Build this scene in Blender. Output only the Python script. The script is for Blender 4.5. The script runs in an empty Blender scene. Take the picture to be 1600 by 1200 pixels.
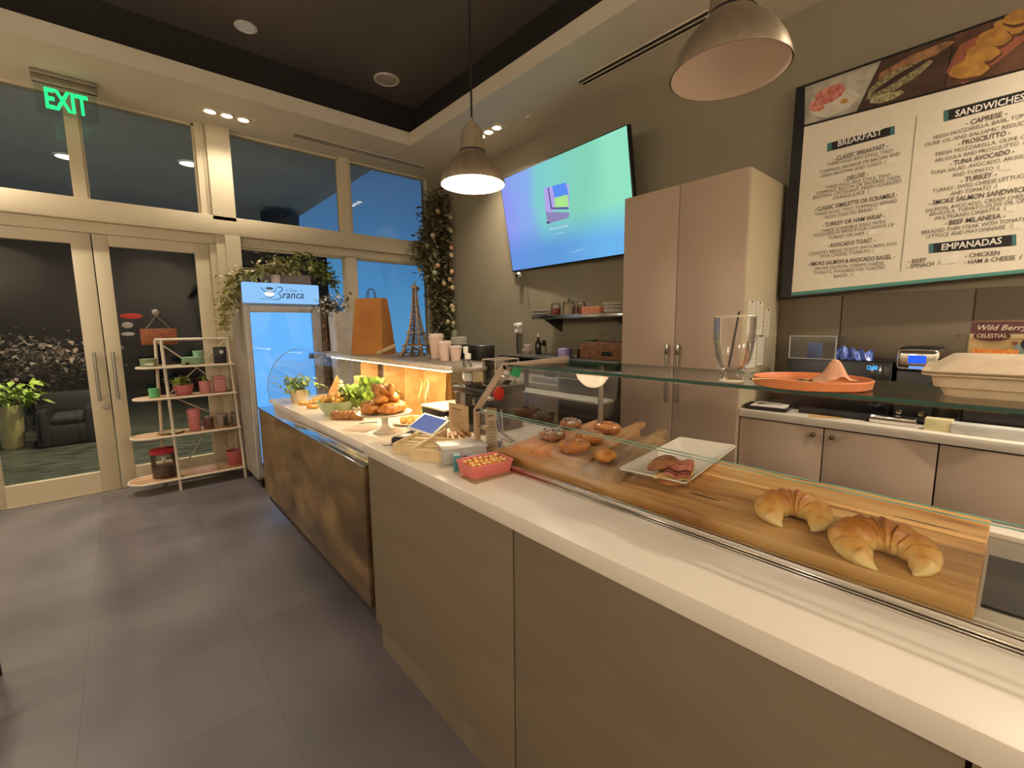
import bpy, bmesh, math, random
from mathutils import Vector, Matrix, Euler
random.seed(7)
PI = math.pi
sc = bpy.context.scene
C = sc.collection
# ---------------------------------------------------------------- camera
FPX, YAW, PITCH, ROLL = 696.87, 0.715395, -0.127439, -0.009874
EYE = Vector((0, 0, 1.5))
Fw = Vector((math.sin(YAW)*math.cos(PITCH), math.cos(YAW)*math.cos(PITCH), math.sin(PITCH)))
r0 = Vector((math.cos(YAW), -math.sin(YAW), 0)); u0 = r0.cross(Fw)
Rt = math.cos(ROLL)*r0 + math.sin(ROLL)*u0
Up = -math.sin(ROLL)*r0 + math.cos(ROLL)*u0
cd = bpy.data.cameras.new('camera'); cam = bpy.data.objects.new('camera', cd); C.objects.link(cam)
cam.matrix_world = Matrix(((Rt.x, Up.x, -Fw.x, EYE.x), (Rt.y, Up.y, -Fw.y, EYE.y), (Rt.z, Up.z, -Fw.z, EYE.z), (0, 0, 0, 1)))
cd.sensor_fit = 'HORIZONTAL'; cd.sensor_width = 36; cd.lens = 36*FPX/1600; cd.clip_start = .02; cd.clip_end = 200
sc.camera = cam
def at(px, py, ax, val):
    """the point of the place on the plane ax = val that the photograph shows at (px, py)"""
    d = (px-800)/FPX*Rt - (py-600)/FPX*Up + Fw
    i = 'XYZ'.index(ax)
    return EYE + d*((val-EYE[i])/d[i])
# ---------------------------------------------------------------- materials
def lin(h):
    if not isinstance(h, str): return tuple(h)+(1,) if len(h) == 3 else tuple(h)
    v = [int(h[i:i+2], 16)/255 for i in (0, 2, 4)]
    return tuple(x/12.92 if x <= .04045 else ((x+.055)/1.055)**2.4 for x in v)+(1,)
MT = {}
def newmat(name):
    m = bpy.data.materials.new(name); m.use_nodes = True
    nt = m.node_tree
    for n in list(nt.nodes): nt.nodes.remove(n)
    out = nt.nodes.new('ShaderNodeOutputMaterial')
    return m, nt, out
def N(nt, t, **kw):
    n = nt.nodes.new(t)
    for k, v in kw.items():
        if k in n.inputs.keys(): n.inputs[k].default_value = v
        else: setattr(n, k, v)
    return n
def coords(nt, scale=(1, 1, 1), rot=(0, 0, 0)):
    tc = N(nt, 'ShaderNodeTexCoord'); mp = N(nt, 'ShaderNodeMapping')
    mp.inputs['Scale'].default_value = scale; mp.inputs['Rotation'].default_value = rot
    nt.links.new(tc.outputs['Object'], mp.inputs['Vector']); return mp.outputs['Vector']
def mat(name, col, rough=.5, metal=0, var=.08, scale=12, bump=0, col2=None, stretch=(1, 1, 1), coat=0, emit=0, sub=0, spec=.5, detail=4, ramp=(.35, .65), rotz=0, aniso=0):
    if name in MT: return MT[name]
    m, nt, out = newmat(name); L = nt.links
    p = N(nt, 'ShaderNodeBsdfPrincipled'); L.new(p.outputs[0], out.inputs[0])
    c = lin(col)
    c2 = lin(col2) if col2 else tuple(x*(1-2*var) for x in c[:3])+(1,)
    no = N(nt, 'ShaderNodeTexNoise'); no.inputs['Scale'].default_value = scale; no.inputs['Detail'].default_value = detail
    L.new(coords(nt, stretch, (0, 0, rotz)), no.inputs['Vector'])
    rp = N(nt, 'ShaderNodeValToRGB'); rp.color_ramp.elements[0].position = ramp[0]; rp.color_ramp.elements[1].position = ramp[1]
    rp.color_ramp.elements[0].color = c2; rp.color_ramp.elements[1].color = c
    L.new(no.outputs['Fac'], rp.inputs[0]); L.new(rp.outputs[0], p.inputs['Base Color'])
    p.inputs['Roughness'].default_value = rough; p.inputs['Metallic'].default_value = metal
    p.inputs['Specular IOR Level'].default_value = spec
    p.inputs['Coat Weight'].default_value = coat; p.inputs['Coat Roughness'].default_value = .08
    if sub:
        p.inputs['Subsurface Weight'].default_value = sub; p.inputs['Subsurface Scale'].default_value = .01
    if bump:
        b = N(nt, 'ShaderNodeBump'); b.inputs['Strength'].default_value = bump; b.inputs['Distance'].default_value = .01
        L.new(no.outputs['Fac'], b.inputs['Height']); L.new(b.outputs[0], p.inputs['Normal'])
    if emit:
        p.inputs['Emission Color'].default_value = c; p.inputs['Emission Strength'].default_value = emit
    MT[name] = m; return m
def wood(name, cols, rough=.45, scale=3, stretch=(1, 8, 1), plank=None, bump=.1, coat=0):
    """streaky grain; plank = (width, axis) adds staves of slightly different tone"""
    if name in MT: return MT[name]
    m, nt, out = newmat(name); L = nt.links
    p = N(nt, 'ShaderNodeBsdfPrincipled'); L.new(p.outputs[0], out.inputs[0])
    no = N(nt, 'ShaderNodeTexNoise'); no.inputs['Scale'].default_value = scale; no.inputs['Detail'].default_value = 6; no.inputs['Distortion'].default_value = .6
    L.new(coords(nt, stretch), no.inputs['Vector'])
    rp = N(nt, 'ShaderNodeValToRGB'); els = rp.color_ramp.elements
    k = len(cols)
    for i in range(k-2): els.new(.5)
    for i, cc in enumerate(cols):
        els[i].position = .3+.42*i/(k-1); els[i].color = lin(cc)
    L.new(no.outputs['Fac'], rp.inputs[0]); src = rp.outputs[0]
    if plank:
        w, ax = plank
        tc = N(nt, 'ShaderNodeTexCoord'); sx = N(nt, 'ShaderNodeSeparateXYZ'); L.new(tc.outputs['Object'], sx.inputs[0])
        dv = N(nt, 'ShaderNodeMath', operation='DIVIDE'); L.new(sx.outputs['XYZ'.index(ax)], dv.inputs[0]); dv.inputs[1].default_value = w
        fl = N(nt, 'ShaderNodeMath', operation='FLOOR'); L.new(dv.outputs[0], fl.inputs[0])
        wn = N(nt, 'ShaderNodeTexWhiteNoise'); wn.noise_dimensions = '1D'; L.new(fl.outputs[0], wn.inputs['W'])
        mr = N(nt, 'ShaderNodeMapRange'); mr.inputs['To Min'].default_value = .68; mr.inputs['To Max'].default_value = 1.12; L.new(wn.outputs['Value'], mr.inputs['Value'])
        vm = N(nt, 'ShaderNodeVectorMath', operation='SCALE'); L.new(src, vm.inputs[0]); L.new(mr.outputs[0], vm.inputs['Scale']); src = vm.outputs[0]
    L.new(src, p.inputs['Base Color']); p.inputs['Roughness'].default_value = rough
    p.inputs['Coat Weight'].default_value = coat
    b = N(nt, 'ShaderNodeBump'); b.inputs['Strength'].default_value = bump; b.inputs['Distance'].default_value = .005
    L.new(no.outputs['Fac'], b.inputs['Height']); L.new(b.outputs[0], p.inputs['Normal'])
    MT[name] = m; return m
def glass(name, tint=(.96, .98, .97), refl=1.0, rough=.02, ior=1.5):
    """thin pane: mostly clear, reflecting more at a glancing angle"""
    if name in MT: return MT[name]
    m, nt, out = newmat(name); L = nt.links
    tr = N(nt, 'ShaderNodeBsdfTransparent'); tr.inputs[0].default_value = tuple(tint)+(1,)
    gl = N(nt, 'ShaderNodeBsdfGlossy'); gl.inputs['Roughness'].default_value = rough; gl.inputs[0].default_value = (1, 1, 1, 1)
    fr = N(nt, 'ShaderNodeFresnel'); fr.inputs[0].default_value = ior
    mu = N(nt, 'ShaderNodeMath', operation='MULTIPLY'); mu.inputs[1].default_value = refl; L.new(fr.outputs[0], mu.inputs[0])
    mx = N(nt, 'ShaderNodeMixShader'); L.new(mu.outputs[0], mx.inputs[0]); L.new(tr.outputs[0], mx.inputs[1]); L.new(gl.outputs[0], mx.inputs[2])
    L.new(mx.outputs[0], out.inputs[0]); MT[name] = m; return m
def emis(name, col, strength):
    if name in MT: return MT[name]
    m, nt, out = newmat(name)
    e = N(nt, 'ShaderNodeEmission'); e.inputs[0].default_value = lin(col); e.inputs[1].default_value = strength
    nt.links.new(e.outputs[0], out.inputs[0]); MT[name] = m; return m
# ---------------------------------------------------------------- mesh builder
class MB:
    def __init__(s): s.v = []; s.f = []; s.sm = []
    def add(s, vs, fs, smooth=False, M=None):
        o = len(s.v)
        s.v += [(M @ Vector(v)) if M else Vector(v) for v in vs]
        s.f += [tuple(i+o for i in f) for f in fs]; s.sm += [smooth]*len(fs); return s
    def box(s, lo, hi, r=0, M=None, seg=2):
        lo = Vector(lo); hi = Vector(hi)
        lo, hi = Vector([min(a, b) for a, b in zip(lo, hi)]), Vector([max(a, b) for a, b in zip(lo, hi)])
        if r:
            bm = bmesh.new(); bmesh.ops.create_cube(bm, size=1)
            d = hi-lo
            for v in bm.verts: v.co = Vector([lo[i]+(v.co[i]+.5)*d[i] for i in range(3)])
            r = min(r, min(d)*.49)
            bmesh.ops.bevel(bm, geom=list(bm.edges), offset=r, segments=seg, profile=.5, affect='EDGES')
            bm.verts.index_update()
            s.add([v.co.copy() for v in bm.verts], [[v.index for v in f.verts] for f in bm.faces], True, M); bm.free(); return s
        x0, y0, z0 = lo; x1, y1, z1 = hi
        return s.add([(x0, y0, z0), (x1, y0, z0), (x1, y1, z0), (x0, y1, z0), (x0, y0, z1), (x1, y0, z1), (x1, y1, z1), (x0, y1, z1)],
                     [(0, 3, 2, 1), (4, 5, 6, 7), (0, 1, 5, 4), (1, 2, 6, 5), (2, 3, 7, 6), (3, 0, 4, 7)], False, M)
    def lathe(s, prof, c=(0, 0, 0), n=32, M=None, cap=True, a0=0, a1=2*PI):
        full = abs(a1-a0-2*PI) < 1e-6; k = n if full else n+1
        vs = [(c[0]+r*math.cos(a0+(a1-a0)*i/n), c[1]+r*math.sin(a0+(a1-a0)*i/n), c[2]+z) for r, z in prof for i in range(k)]
        fs = []
        for j in range(len(prof)-1):
            for i in range(n):
                a = j*k+i; b = j*k+(i+1) % k; fs.append((a, b, b+k, a+k))
        if cap and full:
            if prof[0][0] > 1e-5: fs.append(tuple(range(k))[::-1])
            if prof[-1][0] > 1e-5: fs.append(tuple((len(prof)-1)*k+i for i in range(k)))
        return s.add(vs, fs, True, M)
    def tube(s, pts, r, n=8, cap=True, M=None, flat=1):
        pts = [Vector(p) for p in pts]; k = len(pts); rr = r if isinstance(r, (list, tuple)) else [r]*k
        vs = []; prev = None
        for i, p in enumerate(pts):
            t = (pts[min(i+1, k-1)]-pts[max(i-1, 0)])
            t = t.normalized() if t.length > 1e-9 else Vector((0, 0, 1))
            if prev is None:
                a = Vector((0, 0, 1)) if abs(t.z) < .9 else Vector((1, 0, 0)); x = t.cross(a).normalized()
            else:
                x = prev-t*prev.dot(t); x = x.normalized() if x.length > 1e-6 else t.orthogonal().normalized()
            prev = x; y = t.cross(x)
            for j in range(n):
                a = 2*PI*j/n; vs.append(p+x*(math.cos(a)*rr[i])+y*(math.sin(a)*rr[i]*flat))
        fs = [(i*n+j, i*n+(j+1) % n, (i+1)*n+(j+1) % n, (i+1)*n+j) for i in range(k-1) for j in range(n)]
        if cap: fs += [tuple(range(n))[::-1], tuple((k-1)*n+j for j in range(n))]
        return s.add(vs, fs, True, M)
    def ell(s, c, r, n=16, m=10, M=None, f=None):
        vs = [(0, 0, -1)]; 
        for j in range(1, m):
            ph = -PI/2+PI*j/m
            for i in range(n): vs.append((math.cos(ph)*math.cos(2*PI*i/n), math.cos(ph)*math.sin(2*PI*i/n), math.sin(ph)))
        vs.append((0, 0, 1)); fs = [(0, 1+(i+1) % n, 1+i) for i in range(n)]
        for j in range(m-2):
            for i in range(n): a = 1+j*n+i; b = 1+j*n+(i+1) % n; fs.append((a, b, b+n, a+n))
        t = len(vs)-1; fs += [(t, t-n+i, t-n+(i+1) % n) for i in range(n)]
        out = []
        for v in vs:
            k = f(v) if f else 1
            out.append((c[0]+v[0]*r[0]*k, c[1]+v[1]*r[1]*k, c[2]+v[2]*r[2]*k))
        return s.add(out, fs, True, M)
    def ext(s, poly, d, M=None, smooth=False):
        """polygon (3-D points) extruded by vector d"""
        d = Vector(d); n = len(poly); P = [Vector(p) for p in poly]
        vs = P+[p+d for p in P]
        fs = [tuple(range(n))[::-1], tuple(range(n, 2*n))]+[(i, (i+1) % n, n+(i+1) % n, n+i) for i in range(n)]
        return s.add(vs, fs, smooth, M)
    def face(s, *p, M=None): return s.add([Vector(q) for q in p], [tuple(range(len(p)))], False, M)
    def grid(s, fn, nu, nv, M=None, thick=0, smooth=True):
        vs = [Vector(fn(i/nu, j/nv)) for j in range(nv+1) for i in range(nu+1)]
        fs = [(j*(nu+1)+i, j*(nu+1)+i+1, (j+1)*(nu+1)+i+1, (j+1)*(nu+1)+i) for j in range(nv) for i in range(nu)]
        return s.add(vs, fs, smooth, M)
ROOTLOC = {}
def link(name, me, m, parent=None, world=True):
    o = bpy.data.objects.new(name, me); C.objects.link(o)
    if m is not None:
        for mm in (m if isinstance(m, (list, tuple)) else [m]): me.materials.append(mm)
    if parent: o.parent = parent
    return o
def build(mb, name, m, parent=None, world=True, angle=40, fix=True):
    """ONE mesh object; world=True: the builder's points are world points"""
    off = Vector((0, 0, 0)); p = parent
    while p is not None and world: off += p.location; p = p.parent
    me = bpy.data.meshes.new(name)
    if parent is None and world:                      # origin at the base of the thing
        xs = [v for v in mb.v]
        cx = sum(v.x for v in xs)/len(xs); cy = sum(v.y for v in xs)/len(xs); cz = min(v.z for v in xs); off = Vector((cx, cy, cz))
    me.from_pydata([v-off for v in mb.v], [], mb.f)
    if fix:
        bm = bmesh.new(); bm.from_mesh(me); bmesh.ops.recalc_face_normals(bm, faces=bm.faces); bm.to_mesh(me); bm.free()
    me.polygons.foreach_set('use_smooth', [True]*len(me.polygons))
    me.set_sharp_from_angle(angle=math.radians(angle)); me.update()
    o = link(name, me, m, parent)
    if parent is None and world: o.location = off
    return o
def tag(o, label=None, cat=None, group=None, kind=None):
    if label: o['label'] = label
    if cat: o['category'] = cat
    if group: o['group'] = group
    if kind: o['kind'] = kind
    return o
def thing(name, label, cat, loc=(0, 0, 0), rz=0, group=None):
    o = bpy.data.objects.new(name, None); C.objects.link(o); o.empty_display_size = .05
    o.location = loc; o.rotation_euler = (0, 0, rz); return tag(o, label, cat, group)
def st(mb, name, m, **k): return tag(build(mb, name, m, **k), kind='structure')
def dup(root, loc, rz=0, label=None, scale=1):
    r = root.copy(); C.objects.link(r); r.location = loc; r.rotation_euler = (0, 0, rz); r.scale = (scale,)*3
    if label: r['label'] = label
    for ch in list(root.children):
        c = ch.copy(); C.objects.link(c); c.parent = r
        for g in ch.children:
            d = g.copy(); C.objects.link(d); d.parent = c
    return r
def textmesh(s, size=1, shear=0, ext=0, bold=0, align='LEFT'):
    cu = bpy.data.curves.new('t', 'FONT'); cu.body = s; cu.size = size; cu.shear = shear; cu.extrude = ext; cu.offset = bold; cu.align_x = align
    cu.resolution_u = 2
    o = bpy.data.objects.new('t', cu); me = bpy.data.meshes.new_from_object(o)
    vs = [v.co.copy() for v in me.vertices]; fs = [tuple(p.vertices) for p in me.polygons]
    bpy.data.objects.remove(o); bpy.data.meshes.remove(me); bpy.data.curves.remove(cu); return vs, fs
def text_on(mb, s, P0, P1, upv, h=None, shear=0, bold=0, off=0):
    """lettering of string s spanning P0 -> P1 along its baseline, capital height h"""
    vs, fs = textmesh(s, 1, shear, 0, bold)
    if not vs: return
    x0 = min(v.x for v in vs); x1 = max(v.x for v in vs); y1 = .69
    P0 = Vector(P0); P1 = Vector(P1); X = (P1-P0); L = X.length; X.normalize(); U = (Vector(upv)-X*X.dot(Vector(upv))).normalized(); n = X.cross(U)
    kx = L/(x1-x0); ky = (h/y1) if h else kx
    mb.add([P0+X*((v.x-x0)*kx)+U*(v.y*ky)+n*off for v in vs], fs)
def leaves(mb, pts, size, jitter=.5, droop=.3, aspect=.5, rnd=random):
    """small folded leaves, one at every point"""
    for p in pts:
        p = Vector(p); L = size*rnd.uniform(1-jitter, 1+jitter); w = L*aspect
        a = rnd.uniform(0, 2*PI); e = rnd.uniform(-.9, .7)-droop
        d = Vector((math.cos(a)*math.cos(e), math.sin(a)*math.cos(e), math.sin(e))); s = d.cross(Vector((rnd.uniform(-.4, .4), rnd.uniform(-.4, .4), 1))).normalized(); n = s.cross(d)
        q = [p, p+d*L*.45+s*w*.5+n*w*.12, p+d*L, p+d*L*.45-s*w*.5+n*w*.12, p+d*L*.5-n*w*.05]
        mb.add(q, [(0, 1, 4), (1, 2, 4), (2, 3, 4), (3, 0, 4)], True)
# ================================================================ ROOM
XW, YW, HC = 3.49, 5.57, 3.5
m_wall = mat('olive_grey_wall_paint', '8a8069', .7, var=.03, scale=3)
m_ceil = mat('cream_ceiling_paint', 'c9bda6', .8, var=.02, scale=2)
m_dark = mat('dark_brown_ceiling_paint', '5e544c', .5, var=.08, scale=1.2)
m_frame = mat('cream_painted_frame', 'c4b596', .5, var=.03, scale=4)
m_glass = glass('window_glass', (.93, .95, .95), .5, .015)
m_black = mat('black_plastic', '0c0b0b', .35)
m_steel = mat('brushed_steel', 'b9b4ab', .28, 1, var=.05, scale=60, stretch=(1, 30, 1))
m_chrome = mat('chrome', 'd8d5cf', .12, 1, var=.02)
m_white = mat('white_plastic', 'e9e4da', .4, var=.02)
# floor: dark polished concrete tiles with blotches
def floor_mat():
    m, nt, out = newmat('polished_dark_stone'); L = nt.links
    p = N(nt, 'ShaderNodeBsdfPrincipled'); L.new(p.outputs[0], out.inputs[0])
    no = N(nt, 'ShaderNodeTexNoise'); no.inputs['Scale'].default_value = 1.1; no.inputs['Detail'].default_value = 5
    L.new(coords(nt, (1, 1, 1)), no.inputs['Vector'])
    br = N(nt, 'ShaderNodeTexBrick'); br.offset = .5; br.inputs['Scale'].default_value = 1; br.inputs['Brick Width'].default_value = 1.2; br.inputs['Row Height'].default_value = .6
    br.inputs['Mortar Size'].default_value = .0015; br.inputs['Mortar Smooth'].default_value = .3; br.inputs['Color1'].default_value = lin('645e5e'); br.inputs['Color2'].default_value = lin('6e6867'); br.inputs['Mortar'].default_value = lin('564c47')
    L.new(coords(nt, (1, 1, 1), (0, 0, PI/2)), br.inputs['Vector'])
    rp = N(nt, 'ShaderNodeValToRGB'); rp.color_ramp.elements[0].position = .38; rp.color_ramp.elements[1].position = .66
    rp.color_ramp.elements[0].color = (.72, .72, .72, 1); rp.color_ramp.elements[1].color = (1.15, 1.1, 1.12, 1); L.new(no.outputs['Fac'], rp.inputs[0])
    mx = N(nt, 'ShaderNodeMix', data_type='RGBA', blend_type='MULTIPLY'); mx.inputs[0].default_value = 1
    L.new(br.outputs['Color'], mx.inputs[6]); L.new(rp.outputs[0], mx.inputs[7]); L.new(mx.outputs[2], p.inputs['Base Color'])
    r2 = N(nt, 'ShaderNodeMapRange'); r2.inputs['To Min'].default_value = .3; r2.inputs['To Max'].default_value = .48; L.new(no.outputs['Fac'], r2.inputs['Value']); L.new(r2.outputs[0], p.inputs['Roughness'])
    return m
m_floor = floor_mat()
st(MB().box((-4, -3, -.1), (XW, YW, 0)), 'floor', m_floor)
st(MB().box((XW, -3, 0), (XW+.12, YW+.1, HC+.6)), 'wall_right', m_wall)
st(MB().box((-4.12, -3, 0), (-4, YW+.1, HC+.6)), 'wall_left', m_ceil)
st(MB().box((-4.12, -3.12, 0), (XW+.12, -3, HC+.6)), 'wall_back', m_ceil)
# soffit ring round the recess, its lip, the dark recess above
RX, RY, ZL, ZR = 2.6, 4.67, 3.635, 3.98
b = MB()
b.box((RX, -3, HC), (XW, YW+.1, ZL)); b.box((-4, RY, HC), (RX, YW+.1, ZL)); b.box((-4, -3, HC), (-3.2, RY, ZL)); b.box((-3.2, -3, HC), (RX, -2.2, ZL))
st(b, 'ceiling', m_ceil)
g = .16
b = MB(); b.box((-3.4, -2.4, ZR), (RX+g+.1, RY+g+.1, ZR+.1)); st(b, 'ceiling_recess', m_dark); b = MB()
b.box((RX+g, -2.4, ZL), (RX+g+.1, RY+g+.1, ZR)); b.box((-3.4, RY+g, ZL), (RX+g, RY+g+.1, ZR)); b.box((-3.4, -2.4, ZL), (-3.2-g, RY+g, ZR)); b.box((-3.2-g, -2.4, ZL), (RX+g, -2.3, ZR))
st(b, 'trim_9', mat('near_black_cove_sides', '1c1511', .7))  # sides of the recess, much darker than its ceiling
# ---- window wall: posts, beams
ZT = 2.37
b = MB()
b.box((.80, YW-.12, 2.60), (1.0, YW+.08, HC)); b.box((.715, YW-.07, 2.60), (.80, YW+.08, HC)); b.box((.775, YW-.085, 2.60), (.785, YW-.06, HC))
b.box((.885, YW-.12, 0), (1.02, YW+.08, 2.46)); b.box((.81, YW-.09, 0), (.885, YW+.08, 2.46))
st(b, 'trim_1', m_frame)                                          # post between door and windows
b = MB(); b.box((-4, YW-.12, 2.455), (3.31, YW+.08, 2.64), .006); b.box((-4, YW-.06, 2.36), (3.31, YW+.08, 2.455), .004)
st(b, 'trim_2', m_frame)                                          # beam above door and lower windows
st(MB().box((-.184, YW-.05, 2.64), (-.112, YW+.05, HC)), 'trim_3', m_frame)
b = MB(); b.box((2.12, YW-.07, 2.60), (2.245, YW+.07, HC)); b.box((2.15, YW-.085, 2.60), (2.215, YW-.06, HC)); st(b, 'trim_4', m_frame)
st(MB().box((2.138, YW-.06, 0), (2.268, YW+.07, ZT)), 'trim_5', m_frame)
b = MB(); b.box((-1.12, YW-.09, 0), (-.998, YW+.08, 2.46)); b.box((.752, YW-.06, 0), (.81, YW+.06, ZT)); st(b, 'trim_6', m_frame)
b = MB(); b.box((3.31, YW-.06, 0), (XW, YW+.12, HC)); st(b, 'wall_far', m_wall)
st(MB().box((-4, YW-.02, 0), (-1.12, YW+.08, 2.4)), 'wall_front', m_ceil)
k = 0
for x0, x1, z0, z1 in ((-3.9, -1.0, 2.64, HC), (-1.0, -.184, 2.64, HC), (-.112, .715, 2.64, HC), (1.0, 2.12, 2.64, HC), (2.245, 3.31, 2.64, HC), (1.02, 2.138, .12, 2.36), (2.268, 3.31, .12, 2.36)):
    k += 1; t = .018
    b = MB()
    for a in ((x0, z0, x1, z0+t), (x0, z1-t, x1, z1), (x0, z0, x0+t, z1), (x1-t, z0, x1, z1)): b.box((a[0], YW-.03, a[1]), (a[2], YW+.03, a[3]))
    if z0 < 1: b.box((x0, YW-.06, 0), (x1, YW+.07, .12))
    w = st(b, 'window_%d' % k, m_frame)
    build(MB().box((x0+t, YW-.004, z0+t), (x1-t, YW+.004, z1-t)), 'pane', m_glass, w)
# ---- double door
def door(n, x0, x1, gx0, gx1, hx):
    b = MB()
    b.box((x0, YW-.035, .012), (gx0, YW+.02, ZT-.012), .004); b.box((gx1, YW-.035, .012), (x1, YW+.02, ZT-.012), .004)
    b.box((gx0, YW-.035, 2.26), (gx1, YW+.02, ZT-.012)); b.box((gx0, YW-.035, .012), (gx1, YW+.02, .2))
    d = st(b, 'door_%d' % n, m_frame)
    build(MB().box((gx0, YW-.012, .2), (gx1, YW-.004, 2.26)), 'pane', m_glass, d)
    h = MB(); h.tube([(hx, YW-.035, 1.27), (hx, YW-.085, 1.27)], .011); h.tube([(hx, YW-.035, .91), (hx, YW-.085, .91)], .011); h.tube([(hx, YW-.09, 1.31), (hx, YW-.09, .87)], .013, 12)
    build(h, 'handle', m_steel, d)
    return d
d1 = door(1, -.996, -.129, -.86, -.262, -.2)
d2 = door(2, -.121, .75, -.013, .628, -.075)
lk = MB(); lk.lathe([(.026, 0), (.026, .012), (.02, .018)], (0, 0, 0), 20, Matrix.Translation((-.165, YW-.035, .805)) @ Matrix.Rotation(PI/2, 4, 'X')); lk.box((-.2, YW-.06, .797), (-.15, YW-.05, .811), .003)
build(lk, 'lock', m_steel, d1)
# threshold
st(MB().box((-1.0, YW-.05, 0), (.81, YW+.05, .012)), 'trim_7', m_steel)
# ================================================================ OUTSIDE
m_terr = mat('wet_terrace_paving', '55584a', .35, var=.2, scale=5, col2='2d3027', stretch=(1, 3, 1))
st(MB().box((-12, YW+.08, -.15), (14, 26, -.02)), 'ground', m_terr)
m_canopy = mat('grey_canopy_render', 'c9d0d6', .8, var=.05, scale=1)
st(MB().box((-10, YW+.1, 3.62), (2.75, 13, 3.8)), 'canopy', m_canopy)
m_bld = mat('dark_building_render', '06080b', .9, var=0)
bl = thing('neighbouring_building', 'dark unlit building across the terrace seen through the door glass', 'building', (-4.5, 17, -.02))
build(MB().box((-14, 15, -.02), (3.6, 18, 4.0)), 'wall', m_bld, bl)
build(MB().box((-14.2, 14.8, 4.0), (3.75, 18.2, 4.15)), 'roof_edge', m_bld, bl)
bl2 = thing('dark_annexe', 'dark block behind the window above the drinks fridge, right of the blue gap', 'building', (5.1, 16, -.02))
build(MB().box((4.05, 15, -.02), (5.2, 17, 4.0)), 'wall', m_bld, bl2)
build(MB().box((3.98, 14.9, 4.0), (5.27, 17.1, 4.1)), 'roof_edge', m_bld, bl2)
# hanging lantern drum under the sky pane
lp = at(438, 342, 'Y', 9.0)
ln = thing('hanging_drum_lantern', 'dark drum shaped lantern hanging outside behind the upper window pane', 'lantern', (lp.x, 9.0, 3.0))
q = MB(); q.lathe([(.30, 0), (.31, .27), (.30, .28)], (lp.x, 9.0, lp.z-.2), 28); build(q, 'drum', mat('unlit_lantern_metal', '1b2733', .6), ln)
q = MB(); q.tube([(lp.x, 9.0, lp.z+.05), (lp.x, 9.0, 3.62)], .015); build(q, 'rod', m_black, ln)
def disc(name, p, r, col, s, label, group=None):
    t = thing(name, label, 'light', p, 0, group)
    a = MB(); a.lathe([(r+.015, -.004), (r+.018, -.012), (r, -.014), (r, -.004)], p, 28, cap=False); build(a, 'trim_ring', m_white, t)
    a = MB(); a.lathe([(0, -.007), (r, -.007)], p, 28, cap=False); build(a, 'diffuser', emis(name+'_glow', col, s), t)
    return t
for (px, py), w in (((103, 244), 'behind the EXIT sign'), ((295, 255), 'near the pale pillar')):
    p = at(px, py, 'Z', 3.62); disc('canopy_downlight', (p.x, p.y, 3.62), .1, 'fff4d8', 9, 'small lit canopy downlight seen through the upper glass '+w, 'canopy downlights outside')
    l = bpy.data.lights.new('canopy_lamp', 'SPOT'); l.energy = 480; l.spot_size = 2.2; l.spot_blend = .6; l.color = (1, .86, .6); l.shadow_soft_size = .1
    o = bpy.data.objects.new('canopy_lamp', l); C.objects.link(o); o.location = (p.x, p.y, 3.58)
# planter with yellow green plant, flowering bush, black wicker armchair
g0 = at(22, 700, 'Z', -.02); PY = g0.y; pz_ = at(22, 632, 'Y', PY).z+.02; pr_ = (at(47, 640, 'Y', PY).x-at(-6, 640, 'Y', PY).x)/2
pt = thing('terrace_planter', 'glazed cream planter with bright green leaves outside the left door', 'planter', (g0.x, PY, -.02))
q = MB(); x, y = g0.x, PY; ks = pz_/.46; kr = pr_/.27
q.lathe([(a*kr, b_*ks) for a, b_ in [(.17, 0), (.2, .02), (.25, .42), (.27, .46), (.245, .46), (.22, .40), (0, .40)]], (x, y, -.02), 36); build(q, 'pot', mat('cream_glazed_pot', 'd8c98a', .3, var=.1, scale=3), pt)
q = MB(); R_ = random.Random(3)
leaves(q, [(x+R_.gauss(0, .16), y+R_.gauss(0, .1), pz_+.02+abs(R_.gauss(0, .12))) for _ in range(200)], .14, rnd=R_); build(q, 'foliage', mat('bright_green_leaf', 'a9c24e', .5, var=.2), pt)
bx_, by_ = at(45, 560, 'Y', PY+1.3).x, PY+1.3; bz_ = at(45, 562, 'Y', by_).z
bu = thing('flowering_bush', 'pinkish grey flowering bush on the dark terrace behind the planter', 'bush', (bx_, by_, -.02))
q = MB()
for i in range(7): q.tube([(bx_+R_.uniform(-.2, .2), by_, -.02), (bx_+R_.uniform(-.4, .4), by_+R_.uniform(-.2, .2), bz_*.7), (bx_+R_.uniform(-.6, .6), by_+R_.uniform(-.3, .3), bz_)], .015, 6)
build(q, 'stems', mat('bush_bark', '3a2c22', .8), bu)
q = MB(); leaves(q, [(bx_+R_.gauss(0, .36), by_+R_.gauss(0, .25), bz_+R_.gauss(0, .16)) for _ in range(900)], .09, rnd=R_); build(q, 'leaves', mat('dusky_leaf', '75665a', .6, var=.2), bu)
q = MB(); leaves(q, [(bx_+R_.gauss(0, .38), by_-.1+R_.gauss(0, .22), bz_+.03+R_.gauss(0, .13)) for _ in range(260)], .07, aspect=.9, rnd=R_); build(q, 'blossoms', mat('dusty_pink_blossom', 'a38b7c', .7, var=.1), bu)
m_wick = mat('black_wicker', '0d0c0b', .7, scale=80, bump=.5)
CYa = PY-.35; cx0, cx1 = at(52, 650, 'Y', CYa).x, at(152, 650, 'Y', CYa).x; ct_ = at(95, 612, 'Y', CYa+.7).z
ch = thing('terrace_armchair', 'low black wicker armchair on the terrace outside the left door', 'armchair', ((cx0+cx1)/2, CYa+.35, -.02))
q = MB(); q.box((cx0+.1, CYa+.02, .0), (cx1-.1, CYa+.75, ct_*.42), .05); build(q, 'seat', m_wick, ch)
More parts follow.
